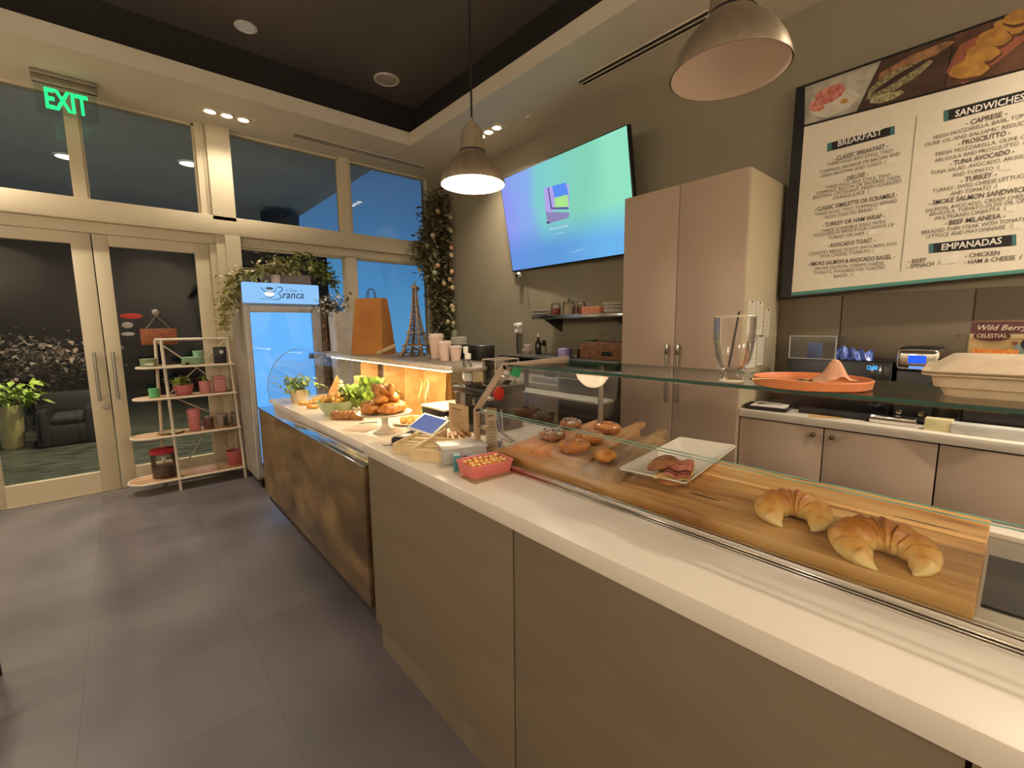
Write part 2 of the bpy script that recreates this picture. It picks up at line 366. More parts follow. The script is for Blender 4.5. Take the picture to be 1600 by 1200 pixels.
q = MB(); q.box((cx0+.02, CYa+.66, -.01), (cx1-.02, CYa+.82, ct_), .06); build(q, 'backrest', m_wick, ch)
for sx in (cx0, cx1-.13): q = MB(); q.box((sx, CYa, -.02), (sx+.13, CYa+.72, ct_*.74), .05); build(q, 'armrest', m_wick, ch)
q = MB(); q.box((cx0+.14, CYa+.03, ct_*.42), (cx1-.14, CYa+.65, ct_*.42+.1), .04); build(q, 'cushion', mat('charcoal_cushion', '26251f', .9), ch)
# hanging wooden sign on the right door glass, the red sticker, and two flat pale ovals below it
yd = YW-.02
pa = at(218, 514, 'Y', yd); pb = at(277, 533, 'Y', yd)
sg = thing('hanging_wooden_sign', 'small brown wooden sign hung by a cord on the right door glass', 'sign', ((pa.x+pb.x)/2, yd-.02, pb.z-.03))
q = MB(); q.box((pa.x, yd-.03, pb.z-.03), (pb.x, yd-.012, pa.z), .003); build(q, 'board', wood('red_brown_sign_wood', ['5b2c18', '8a4a26', 'a4602f'], .6, 14, (1, 1, 5)), sg)
top = at(243, 488, 'Y', yd)
q = MB(); q.tube([(pa.x+.04, yd-.02, pa.z-.01), (top.x, yd-.015, top.z-.03), (pb.x-.04, yd-.02, pa.z-.01)], .004, 6); build(q, 'cord', mat('grey_cord', '8e877c', .8), sg)
q = MB(); q.lathe([(.0, .018), (.012, .015), (.026, .003), (.03, 0)], (0, 0, 0), 20, Matrix.Translation((top.x, yd+.005, top.z)) @ Matrix.Rotation(PI/2, 4, 'X')); build(q, 'suction_cup', mat('cloudy_rubber', '8d857b', .4), sg)
p = at(205, 494, 'Y', yd); q = MB(); q.ell((p.x, yd+.004, p.z), (.085, .002, .026), 24, 8)
tag(build(q, 'oval_sticker', mat('red_sticker', 'b8281c', .5)), 'flat red oval sticker on the right door glass', 'sticker')
p = at(199, 508, 'Y', yd); q = MB(); q.ell((p.x, yd+.004, p.z), (.042, .002, .03), 24, 8)
tag(build(q, 'pale_round_patch', mat('pale_patch_grey', '9c958c', .6)), 'pale round patch directly below the red oval on the door', 'sticker')
p = at(200, 522, 'Y', yd); q = MB(); q.ell((p.x, yd+.004, p.z), (.05, .002, .018), 24, 8)
tag(build(q, 'whitish_oval_patch', mat('whitish_oval_patch', 'a7a69e', .6)), 'whitish oval patch, lowest of the three left of the wooden sign', 'sticker')
# ================================================================ CEILING FIXTURES
LIGHTCOL = (1, .865, .71)
def spot(p, e, size=2.0, blend=.8, soft=.04, col=LIGHTCOL, aim=None, name='downlight_lamp'):
    l = bpy.data.lights.new(name, 'SPOT'); l.energy = e; l.spot_size = size; l.spot_blend = blend; l.color = col; l.shadow_soft_size = soft
    o = bpy.data.objects.new(name, l); C.objects.link(o); o.location = p
    if aim is not None: o.rotation_euler = (Vector(aim)-Vector(p)).to_track_quat('-Z', 'Y').to_euler()
    return o
m_bulb = emis('warm_spot_bulb', 'fff0d0', 22)
m_trimw = mat('white_fixture_metal', 'dccfb4', .4)
def triple(c, along, label, e=60):
    t = thing('triple_downlight', label, 'ceiling light', (c[0], c[1], HC), 0, 'triple recessed ceiling lights')
    A = Vector(along).normalized(); B = Vector((-A.y, A.x, 0)); c = Vector((c[0], c[1], HC))
    Mx = Matrix(((A.x, B.x, 0, c.x), (A.y, B.y, 0, c.y), (0, 0, 1, c.z), (0, 0, 0, 1)))
    q = MB()
    for a in ((-.22, -.07, .22, -.06), (-.22, .06, .22, .07), (-.22, -.06, -.21, .06), (.21, -.06, .22, .06)): q.box((a[0], a[1], -.006), (a[2], a[3], 0), M=Mx)
    build(q, 'housing_rim', m_trimw, t)
    for i in (-1, 0, 1):
        q = MB(); q.lathe([(.06, -.001), (.062, -.008), (.05, -.01), (.04, -.004)], (i*.135, 0, 0), 24, Mx, cap=False); build(q, 'gimbal_ring', m_trimw, t)
        q = MB(); q.lathe([(0, -.012), (.025, -.011), (.042, -.005)], (i*.135, 0, 0), 20, Mx, cap=False); build(q, 'bulb', m_bulb, t)
        P = Mx @ Vector((i*.135, 0, -.02)); spot(P, e, 2.3, .9, .045)
    return t
triple((.937, 5.13), (1, 0, 0), 'triple recessed ceiling light above the door and the shelf rack', 30)
triple((3.05, 3.84), (0, 1, 0), 'triple recessed ceiling light beside the television and pendant', 75)
for c, al in (((2.85, -.75), (0, 1, 0)), ((2.85, -2.1), (0, 1, 0)), ((-1.2, 5.13), (1, 0, 0)), ((-3.6, 3), (0, 1, 0)), ((-3.6, 0), (0, 1, 0)), ((.8, -2.6), (1, 0, 0)), ((-1.8, -2.6), (1, 0, 0))):  # extra lamps added out of view to raise the general light
    t = triple(c, al, 'added unseen triple ceiling light for general fill, outside the picture', 110)
def vent(name, p0, p1, label):
    t = thing(name, label, 'air vent', ((p0[0]+p1[0])/2, (p0[1]+p1[1])/2, HC), 0, 'linear slot air vents')
    a = Vector((p0[0], p0[1], HC)); d = Vector((p1[0]-p0[0], p1[1]-p0[1], 0)); L_ = d.length; d.normalize(); n = Vector((-d.y, d.x, 0))
    Mx = Matrix(((d.x, n.x, 0, a.x), (d.y, n.y, 0, a.y), (0, 0, 1, a.z), (0, 0, 0, 1)))
    q = MB()
    for y0, y1 in ((-.05, -.042), (-.006, .006), (.042, .05)): q.box((0, y0, -.006), (L_, y1, 0), M=Mx)
    q.box((0, -.05, -.006), (.008, .05, 0), M=Mx); q.box((L_-.008, -.05, -.006), (L_, .05, 0), M=Mx); build(q, 'frame', m_trimw, t)
    for y0, y1 in ((-.042, -.006), (.006, .042)): q = MB(); q.box((.008, y0, -.003), (L_-.008, y1, -.001), M=Mx); build(q, 'slot', m_black, t)
vent('slot_vent', (1.53, 5.18), (3.10, 5.18), 'long narrow slot air vent in the soffit above the windows')
vent('slot_vent', (3.065, 2.63), (3.065, .1), 'long narrow slot air vent in the soffit above the tall cabinet')
p = at(604, 124, 'Z', ZR)
t = thing('ceiling_speaker', 'round white grille speaker in the dark ceiling recess', 'speaker', (p.x, p.y, ZR))
q = MB(); q.lathe([(.125, 0), (.125, -.008), (.112, -.012), (.108, -.006)], (p.x, p.y, ZR), 40, cap=False); build(q, 'rim', mat('white_speaker_rim', 'cfc4b6', .5), t)
q = MB(); q.lathe([(0, -.009), (.11, -.007)], (p.x, p.y, ZR), 40, cap=False); build(q, 'grille', mat('beige_speaker_grille', 'a8998a', .7, scale=200), t)
p = at(384, 42, 'Z', ZR)
t = thing('recessed_can_light', 'small round off-white recessed light in the dark ceiling, far left', 'ceiling light', (p.x, p.y, ZR))
q = MB(); q.lathe([(.085, 0), (.085, -.006), (.07, -.01), (.066, -.004)], (p.x, p.y, ZR), 32, cap=False); build(q, 'rim', mat('white_speaker_rim', 'cfc4b6', .5), t)
q = MB(); q.lathe([(0, -.006), (.068, -.005)], (p.x, p.y, ZR), 32, cap=False); build(q, 'lens', emis('dim_can_glow', 'b8a894', .45), t)
for (px, py, lb) in ((98, 119, 'small fire sprinkler in the soffit just above the EXIT sign'), (826, 183, 'small fire sprinkler in the soffit above the television')):
    p = at(px, py, 'Z', HC); t = thing('ceiling_sprinkler', lb, 'sprinkler', (p.x, p.y, HC))
    q = MB(); q.lathe([(.03, 0), (.028, -.006), (0, -.008)], (p.x, p.y, HC), 20); build(q, 'escutcheon', m_trimw, t)
    q = MB(); q.lathe([(.006, -.006), (.008, -.03), (.006, -.035), (.016, -.04), (.016, -.042), (0, -.042)], (p.x, p.y, HC), 12); build(q, 'head', m_steel, t)
# EXIT sign: clear panel under a metal canopy
ya = 5.2
a = at(75, 158, 'Y', ya); bq = at(139, 203, 'Y', ya); xc = (a.x+bq.x)/2; w = .19
t = thing('exit_sign', 'green lit EXIT sign on a clear panel hanging from the soffit', 'sign', (xc, ya, HC))
q = MB(); q.box((xc-w, ya-.04, HC-.03), (xc+w, ya+.04, HC), .004); q.box((xc-w, ya-.02, HC-.085), (xc+w, ya+.02, HC-.03), .004); build(q, 'housing', mat('grey_sign_housing', '8f8672', .4, .6), t)
zt = HC-.085
q = MB(); q.box((xc-w+.01, ya-.004, zt-.21), (xc+w-.01, ya+.004, zt)); build(q, 'panel', glass('exit_panel_glass', (.85, .9, .88), 1), t)
q = MB(); z0, z1 = zt-.175, zt-.03; h = z1-z0; hw = .125
text_on(q, 'EXIT', (xc-hw, ya-.006, z0), (xc+hw, ya-.006, z0), (0, 0, 1), h, bold=.03)
build(q, 'lettering', emis('exit_green', '2bff86', 1.6), t)
# world
w_ = bpy.data.worlds.new('dusk_sky'); sc.world = w_; w_.use_nodes = True; nt = w_.node_tree
for n in list(nt.nodes): nt.nodes.remove(n)
o_ = nt.nodes.new('ShaderNodeOutputWorld'); bg = nt.nodes.new('ShaderNodeBackground'); nt.links.new(bg.outputs[0], o_.inputs[0])
tc = nt.nodes.new('ShaderNodeTexCoord'); sx = nt.nodes.new('ShaderNodeSeparateXYZ'); nt.links.new(tc.outputs['Generated'], sx.inputs[0])
rp = nt.nodes.new('ShaderNodeValToRGB'); nt.links.new(sx.outputs['Z'], rp.inputs[0]); e = rp.color_ramp.elements
e[0].position = 0; e[0].color = lin('5598cc'); e[1].position = .9; e[1].color = lin('22344f')
for ps, cc in ((.10, '4a88bc'), (.20, '44719f'), (.34, '42597a')): k_ = e.new(ps); k_.color = lin(cc)
nz = nt.nodes.new('ShaderNodeTexNoise'); nz.inputs['Scale'].default_value = 2.5; nt.links.new(tc.outputs['Generated'], nz.inputs['Vector'])
mr = nt.nodes.new('ShaderNodeMapRange'); mr.inputs['To Min'].default_value = .82; mr.inputs['To Max'].default_value = 1.15; nt.links.new(nz.outputs['Fac'], mr.inputs['Value'])
vm = nt.nodes.new('ShaderNodeVectorMath'); vm.operation = 'SCALE'; nt.links.new(rp.outputs[0], vm.inputs[0]); nt.links.new(mr.outputs[0], vm.inputs['Scale'])
nt.links.new(vm.outputs[0], bg.inputs[0]); bg.inputs[1].default_value = 1.12
vs_ = sc.view_settings; vs_.view_transform = 'Standard'; vs_.look = 'None'; vs_.gamma = 1; vs_.use_curve_mapping = False; vs_.exposure = -.15

# unseen globe lamps added for soft fill, behind and left of the camera
for i, (x, y) in enumerate(((-2.3, 3.6), (-2.3, 1.4), (-2.3, -.9), (-.4, -1.9), (1.6, -2.0))):
    t = thing('added_fill_globe', 'added unseen frosted globe lamp for soft fill, outside the picture', 'pendant lamp', (x, y, 2.45), 0, 'added fill globes out of view')
    q = MB(); q.ell((x, y, 2.55), (.1, .1, .1), 24, 14); g_ = build(q, 'globe', emis('globe_glow', 'ffe2b8', 3), t)
    g_.visible_shadow = True
    q = MB(); q.tube([(x, y, 2.65), (x, y, ZR)], .004, 6); build(q, 'cord', m_black, t)
    l = bpy.data.lights.new('fill_globe_lamp', 'POINT'); l.energy = 60; l.color = (1, .875, .73); l.shadow_soft_size = .09
    o = bpy.data.objects.new('fill_globe_lamp', l); C.objects.link(o); o.location = (x, y, 2.38)
# ================================================================ PENDANTS
m_shade = mat('brushed_nickel_shade', 'c2b094', .42, .85, var=.08, scale=40, stretch=(1, 1, .2))
m_shadein = mat('white_enamel_inside', 'e6d2bd', .45, var=.02)
def pendant(x, y, z, label, lit):
    t = thing('pendant_lamp', label, 'pendant lamp', (x, y, z), 0, 'metal pendant lamps over the counter')
    r = .134
    pr = [(r, 0), (r*.99, .012), (r*.92, .040), (r*.80, .068), (r*.64, .094), (r*.49, .113), (r*.42, .122), (r*.39, .132), (r*.335, .195), (r*.30, .214), (r*.20, .218)]
    q = MB(); q.lathe(pr, (x, y, z), 48, cap=False); build(q, 'shade', m_shade, t, fix=False)
    q = MB(); q.lathe([(a-.003, b) for a, b in pr[:7]]+[(0, .12)], (x, y, z), 48, cap=False); build(q, 'lining', m_shadein, t, fix=False)
    q = MB(); q.lathe([(r*.41, .124), (r*.425, .127), (r*.41, .130)], (x, y, z), 40, cap=False); build(q, 'seam_ring', m_black, t)
    q = MB(); q.lathe([(r*.22, .216), (r*.2, .232), (.012, .237), (.008, .26)], (x, y, z), 24); build(q, 'cap', m_shade, t)
    q = MB(); q.tube([(x, y, z+.25), (x, y, ZR)], .004, 8); build(q, 'cord', m_black, t)
    q = MB(); q.lathe([(.06, 0), (.055, -.02), (.01, -.03)], (x, y, ZR), 24); build(q, 'ceiling_rose', m_shade, t)
    q = MB(); q.ell((x, y, z+(.05 if lit else .095)), (.042, .042, .05) if lit else (.028, .028, .022), 24, 14); build(q, 'bulb', emis('lit_bulb', 'fff3df', 14) if lit else mat('unlit_bulb', 'd8c8b4', .3), t)
    if lit:
        l = bpy.data.lights.new('pendant_bulb', 'POINT'); l.energy = 14; l.color = (1, .83, .62); l.shadow_soft_size = .05
        o = bpy.data.objects.new('pendant_bulb', l); C.objects.link(o); o.location = (x, y, z-.02)
PX = 1.16
p = at(739, 289, 'X', PX); pendant(PX, p.y, p.z, 'metal pendant lamp with a glowing bulb in front of the television', True)
p = at(1138, 115, 'X', PX); pendant(PX, p.y, p.z, 'large looking unlit metal pendant lamp hanging nearest the menu board', False)
# ================================================================ COUNTER
CT = .985; XP = .775
m_slab = mat('cream_quartz', 'dfd3c2', .34, var=.015, scale=5)
m_lam = mat('grey_beige_laminate', '75664f', .5, var=.05, scale=2, stretch=(1, 1, 6))
m_plin = mat('plinth_laminate', '756753', .45)
cn = thing('service_counter', 'long front counter with cream quartz slab and plain taupe panels', 'counter', (1.2, .2, 0))
q = MB(); q.box((XP, -1.4, .937), (1.02, 1.917, CT), .003); q.box((1.02, 1.45, .937), (1.62, 1.917, CT), .003); q.box((1.58, -1.4, .937), (1.66, 1.45, CT), .003); build(q, 'worktop', m_slab, cn)
edges = [1.90, .905, .0, -.7, -1.4]
for a, c_ in zip(edges, edges[1:]): q = MB(); q.box((XP+.01, c_+.003, .135), (XP+.03, a-.003, .936), .002); build(q, 'front_panel', m_lam, cn)
q = MB(); q.box((XP+.03, -1.4, .0), (XP+.06, 1.88, .15)); build(q, 'plinth', m_plin, cn)
q = MB(); q.box((XP+.03, -1.38, .15), (1.60, 1.87, .90)); build(q, 'carcass', m_lam, cn)
# ================================================================ DISPLAY CASE (near): rail, glass, frame, top shelf
GX, TX, TZ, JZ, YE = 1.04, 1.20, 1.345, 1.172, 1.413
dc = thing('glass_display_case', 'low glass sneeze guard case with slanted front along the near counter', 'display case', (1.3, .2, CT))
q = MB(); q.box((1.0, -1.4, CT-.03), (1.045, 1.40, CT+.006), .002); q.box((1.012, -1.4, CT+.006), (1.03, 1.40, CT+.022), .003); build(q, 'bottom_rail', m_chrome, dc)
q = MB(); q.box((1.045, -1.4, CT-.03), (1.58, 1.41, CT-.012)); build(q, 'deck', m_steel, dc)
q = MB(); q.box((1.17, -1.3, CT-.011), (1.44, .012, CT-.008)); build(q, 'dark_recess_sheet', m_black, dc)  # flat black sheet, its colour standing in for the shade of a recess
m_cg = glass('case_glass', (.99, .998, .995), .22, .01); m_edge = mat('green_glass_edge', '8fc4b0', .15, var=.2, spec=.8); m_edged = mat('dark_glass_edge', '1d4a3f', .15, spec=.8)
q = MB(); q.box((GX, -1.4, CT+.02), (GX+.006, YE-.02, JZ)); build(q, 'front_glass', m_cg, dc)
q = MB(); q.box((GX, -1.4, JZ), (GX+.006, YE-.02, JZ+.0012)); build(q, 'front_glass_edge', m_edge, dc)
d = Vector((TX-GX, 0, TZ-JZ)).normalized(); n = Vector((-d.z, 0, d.x))*.006
A = Vector((GX+.004, 0, JZ+.008)); B_ = Vector((TX-.002, 0, TZ-.012))
q = MB(); q.ext([(A.x, -1.4, A.z), (B_.x, -1.4, B_.z), (B_.x+n.x, -1.4, B_.z+n.z), (A.x+n.x, -1.4, A.z+n.z)], (0, YE-.02+1.4, 0)); build(q, 'slanted_glass', m_cg, dc)
q = MB(); q.tube([(A.x, -1.4, A.z), (A.x, YE-.02, A.z)], .0014, 6); build(q, 'slanted_glass_edge', m_edge, dc)
q = MB(); q.box((TX, -1.4, TZ-.009), (1.55, YE+.0, TZ)); build(q, 'top_shelf', glass('smoky_shelf_glass', (.90, .94, .93), .7, .01), dc)
q = MB(); q.box((TX-.002, -1.4, TZ-.0095), (TX, YE, TZ+.0005)); q.box((1.55, -1.4, TZ-.0095), (1.552, YE, TZ+.0005)); build(q, 'top_shelf_edge', m_edged, dc)
m_fr = mat('champagne_metal', 'c9b199', .35, .7, var=.03)
def frame(y, nm):
    q = MB()
    for a, c_ in (((GX, CT), (GX, JZ)), ((GX, JZ), (TX-.02, TZ-.01)), ((TX-.02, TZ-.008), (1.57, TZ+.004))):
        a = Vector((a[0], y, a[1])); c_ = Vector((c_[0], y, c_[1])); dd = (c_-a).normalized(); nn = Vector((-dd.z, 0, dd.x))*.011
        q.ext([a-nn-dd*.006+Vector((0, -.008, 0)), c_-nn+dd*.006+Vector((0, -.008, 0)), c_+nn+dd*.006+Vector((0, -.008, 0)), a+nn-dd*.006+Vector((0, -.008, 0))], (0, .016, 0))
    build(q, nm, m_fr, dc)
frame(YE, 'end_frame')
q = MB(); q.ext([(GX+.01, YE-.012, CT), (GX+.01, YE-.012, JZ), (TX-.01, YE-.012, TZ-.02), (1.5, YE-.012, TZ-.02), (1.5, YE-.012, CT)], (0, .005, 0)); build(q, 'end_glass', m_cg, dc)
for z in (CT+.04, CT+.12, JZ-.005):
    q = MB(); q.tube([(GX+.0, YE, z), (GX+.03, YE-.03, z)], .008, 8); q.box((GX+.01, YE-.04, z-.009), (GX+.035, YE-.015, z+.009), .003); build(q, 'glass_clamp', m_chrome, dc)
for tt in (.25, .72):
    pp = Vector((GX, YE, JZ))+Vector((TX-GX, 0, TZ-JZ))*tt; q = MB(); q.box(pp+Vector((0, -.03, -.008)), pp+Vector((.03, .0, .008)), .003); build(q, 'glass_clamp', m_chrome, dc)
p = at(938, 655, 'X', 1.52); q = MB(); q.tube([(1.52, p.y, CT-.01), (1.52, p.y, TZ-.01)], .012, 16); q.lathe([(.026, 0), (.026, .008), (.014, .012)], (1.52, p.y, CT-.01), 20); build(q, 'rear_post', m_steel, dc)
# stickers on the end glass
ys = YE-.0135
def onend(px, py): return at(px, py, 'Y', ys)
q = MB(); pts = [onend(*k_) for k_ in ((802, 574), (816, 572), (811, 590), (796, 586))]; q.ext(pts, (0, -.001, 0)); build(q, 'green_sticker', mat('green_sticker', '2fc47c', .5), dc)
p = onend(779, 615); q = MB(); q.ell((p.x, ys-.002, p.z), (.030, .0012, .029), 28, 8); build(q, 'red_sticker', mat('bright_red_sticker', 'e0301c', .45), dc)
q = MB(); pts = [onend(*k_) for k_ in ((790, 593), (800, 594), (795, 602), (785, 600))]; q.ext(pts, (0, -.001, 0)); build(q, 'black_sticker', m_black, dc)
# ================================================================ PASTRY CASE (far)
Y0, Y1, LZ, BZ, TZ2 = 1.92, 3.97, .878, .926, 1.305
m_pan = wood('walnut_grain_panel', ['3a2c1a', '6b5434', '8c7248'], .4, 1.3, (1, 1.6, 3.2), bump=.03, coat=.1)
pc_ = thing('curved_pastry_case', 'far bakery case with brown veined front, curved glass and lit interior', 'display case', (1.2, 2.95, 0))
q = MB(); q.box((XP-.003, Y0+.003, .19), (XP+.02, Y1, .872), .002); q.box((XP+.02, Y1-.02, .19), (1.5, Y1, .872)); build(q, 'front_panel', m_pan, pc_)
q = MB(); q.box((XP+.02, Y0+.003, .12), (1.64, Y1-.03, .84)); build(q, 'carcass', mat('dark_case_carcass', '2b241c', .6), pc_)
q = MB(); q.box((.93, Y0+.01, .0), (1.5, Y1-.15, .12)); build(q, 'plinth', m_black, pc_)
q = MB(); q.box((XP-.005, Y0+.003, .872), (.90, Y1+.03, .882), .002); build(q, 'ledge', mat('mirror_steel_ledge', 'c8cdd2', .09, 1, var=.02), pc_)
q = MB(); q.box((.868, Y0+.003, .90), (1.64, Y1+.09, BZ), .004); q.box((.88, Y0+.003, .882), (1.6, Y1, .90)); build(q, 'display_board', wood('white_washed_board', ['c9b8a6', 'dccdbd', 'e6dacb'], .35, 2.5, (6, 1, 1), bump=.02), pc_)
m_top = mat('taupe_stone_top', '948673', .35, var=.08, scale=20)
q = MB(); q.box((1.23, 1.75, TZ2-.02), (1.68, Y1+.02, TZ2), .004); build(q, 'top', m_top, pc_)
q = MB(); q.box((1.205, Y0-.05, TZ2-.022), (1.232, 3.62, TZ2+.002), .004); build(q, 'light_bar', mat('white_light_bar', 'f3ead6', .3), pc_)
q = MB(); q.box((1.235, Y0, TZ2-.032), (1.262, 3.6, TZ2-.021)); build(q, 'light_strip', emis('case_led', 'ffe3a6', 16), pc_)
q = MB(); q.box((1.64, Y0+.003, .84), (1.66, Y1, TZ2-.02)); build(q, 'back_panel', mat('grey_case_back', '8e8270', .5), pc_)
def arc(u):  # curved glass section, from the board's front edge up and back to the bar
    a = PI*.97-(PI*.97-PI*.42)*u
    return Vector((1.205+.335*math.cos(a), 0, BZ+.05+.335*math.sin(a)*1.05)) if u > 0 else None
def carc(u):
    P = [(.872, BZ), (.862, BZ+.10), (.88, BZ+.2), (.93, BZ+.30), (1.01, BZ+.375), (1.1, BZ+.405), (1.21, BZ+.385)]
    k_ = u*(len(P)-1); i = min(int(k_), len(P)-2); f = k_-i
    g_ = lambda j: Vector(P[max(0, min(len(P)-1, j))])
    a, b_, c_, d_ = g_(i-1), g_(i), g_(i+1), g_(i+2)
    return .5*((2*b_)+(c_-a)*f+(2*a-5*b_+4*c_-d_)*f*f+(3*b_-a-3*c_+d_)*f**3)
q = MB(); q.grid(lambda u, v: (carc(u).x, Y0+.06+(Y1-Y0-.0)*v, carc(u).y), 20, 2); 
build(q, 'curved_glass', glass('curved_case_glass', (.975, .985, .98), .55, .02), pc_, fix=False)
q = MB(); q.ext([(carc(i/18).x, Y1+.06, carc(i/18).y) for i in range(19)]+[(1.55, Y1+.06, TZ2-.03), (1.55, Y1+.06, BZ)], (0, .005, 0)); build(q, 'end_glass', glass('curved_case_glass', (.975, .985, .98), .55, .02), pc_)
q = MB(); q.tube([(carc(i/18).x, Y1+.06, carc(i/18).y) for i in range(19)], .0035, 6); build(q, 'glass_rim', mat('pale_blue_glass_rim', '7fb0d8', .15), pc_)
q = MB(); q.box((1.2, Y1+.055, TZ2-.06), (1.24, Y1+.075, TZ2-.01), .004); build(q, 'hinge', m_black, pc_)
for y_ in (2.2, 2.9, 3.5):
    l = bpy.data.lights.new('case_light', 'AREA'); l.shape = 'RECTANGLE'; l.size = .03; l.size_y = .6; l.energy = 4.5; l.color = (1, .84, .55)
    o = bpy.data.objects.new('case_light', l); C.objects.link(o); o.location = (1.25, y_, TZ2-.04)
# ================================================================ FRIDGE
FX0, FX1, FY, FY1, FZ = .85, 1.5, 4.6, 5.25, 1.92
fr = thing('drinks_fridge', 'tall glass door drinks fridge glowing blue with a lit BRANCA header', 'fridge', ((FX0+FX1)/2, (FY+FY1)/2, 0))
m_fb = mat('grey_fridge_side', '93897a', .5, var=.12, scale=5)
q = MB(); q.box((FX0, FY+.05, .09), (FX0+.03, FY1, FZ)); q.box((FX1-.03, FY+.05, .09), (FX1, FY1, FZ)); q.box((FX0+.03, FY+.05, FZ-.2), (FX1-.03, FY1, FZ)); q.box((FX0+.03, FY+.05, .09), (FX1-.03, FY1, .24)); q.box((FX0+.03, FY1-.03, .24), (FX1-.03, FY1, FZ-.2)); build(q, 'cabinet', m_fb, fr)
q = MB(); q.box((FX0+.035, FY+.07, .2), (FX1-.035, FY+.075, 1.68)); build(q, 'added_glow_sheet', emis('fridge_blue', '66b0f8', 1.3), fr)  # added glowing sheet just behind the pane, stands in for the lit interior
m_fd = mat('fridge_door_frame', 'b9b0a6', .4)
q = MB(); gx0, gx1, gz0, gz1 = FX0+.04, FX1-.075, .2, 1.655
q.box((FX0, FY, .12), (gx0, FY+.05, 1.715), .004); q.box((gx1, FY, .12), (FX1, FY+.05, 1.715), .004); q.box((gx0, FY, gz1), (gx1, FY+.05, 1.715), .004); q.box((gx0, FY, .12), (gx1, FY+.05, gz0), .004); dr = build(q, 'door', m_fd, fr)
q = MB(); q.box((gx0, FY+.012, gz0), (gx1, FY+.02, gz1)); build(q, 'pane', glass('fridge_glass', (.97, .99, 1), .7, .03), dr)
q = MB(); q.box((FX0+.012, FY-.03, .62), (FX0+.03, FY, 1.2), .006); build(q, 'handle', m_fd, dr)
q = MB(); q.box((FX0-.005, FY-.012, 1.738), (FX1-.003, FY+.05, FZ), .008); hd = build(q, 'header_sign', emis('header_blue', '90c4f8', 1.15), fr)
q = MB(); q.box((FX0+.03, FY+.06, .02), (FX1-.03, FY1-.05, .09)); build(q, 'base', m_black, fr)
for sx in (FX0+.03, FX1-.08):
    for sy in (FY+.08, FY1-.1): q = MB(); q.lathe([(.02, 0), (.02, .02)], (sx+.02, sy, 0), 14); build(q, 'foot', m_black, fr)
yh = FY-.0135
def hp(px, py): v = at(px, py, 'Y', yh); return Vector((v.x, yh, v.z))
q = MB()
text_on(q, 'ranca', hp(441, 466), hp(475, 466.5), (0, 0, 1), .068, shear=.35, bold=.008)
text_on(q, 'a Cup  a', hp(446, 455.5), hp(472, 456), (0, 0, 1), .028, shear=.3, bold=-.01)
def stroke(pts, w=.0035): q.tube([hp(*k_) for k_ in pts], w, 6)
stroke([(430, 452.5), (434, 449), (439, 448.5), (441.5, 451), (440, 455), (436, 457.5), (434, 458), (438, 461), (439.5, 464), (437, 467), (432, 468.3), (424, 467.5), (412, 466.5), (404, 467)], [.001, .003, .004, .0045, .004, .003, .002, .004, .0045, .004, .003, .002, .002, .001])
stroke([(409, 449), (409.5, 452), (414, 455), (421, 456.3), (428, 456), (431, 453.5)])
stroke([(416, 462), (419, 464.4), (424, 464.6), (427, 462.5)])
build(q, 'logo', mat('dark_blue_lettering', '26506a', .5), hd)
q = MB(); c_ = hp(421, 450.6); q.ell((c_.x, yh, c_.z), (.033, .002, .012), 24, 8); build(q, 'coffee_mark', mat('grey_blue_print', '5a7a82', .5), hd)
q = MB(); c_ = hp(421, 459); q.ell((c_.x, yh+.001, c_.z), (.040, .0015, .026), 24, 8); build(q, 'cup_mark', emis('cup_white', 'f2f8ff', 1.3), hd)
# ================================================================ TELEVISION (tilted on an arm)
tc_ = Vector((3.3, 3.0736, 2.6002)); W_, yaw_, tilt_, roll_ = 1.7146, .07212, .18223, -.012315; H_ = W_*9/16
a = Vector((-math.sin(yaw_), -math.cos(yaw_), 0)); n0 = Vector((-math.cos(yaw_), math.sin(yaw_), 0)); u2 = math.cos(tilt_)*Vector((0, 0, 1))+math.sin(tilt_)*n0
ax_ = math.cos(roll_)*a+math.sin(roll_)*u2; uz_ = -math.sin(roll_)*a+math.cos(roll_)*u2; nn_ = ax_.cross(uz_)
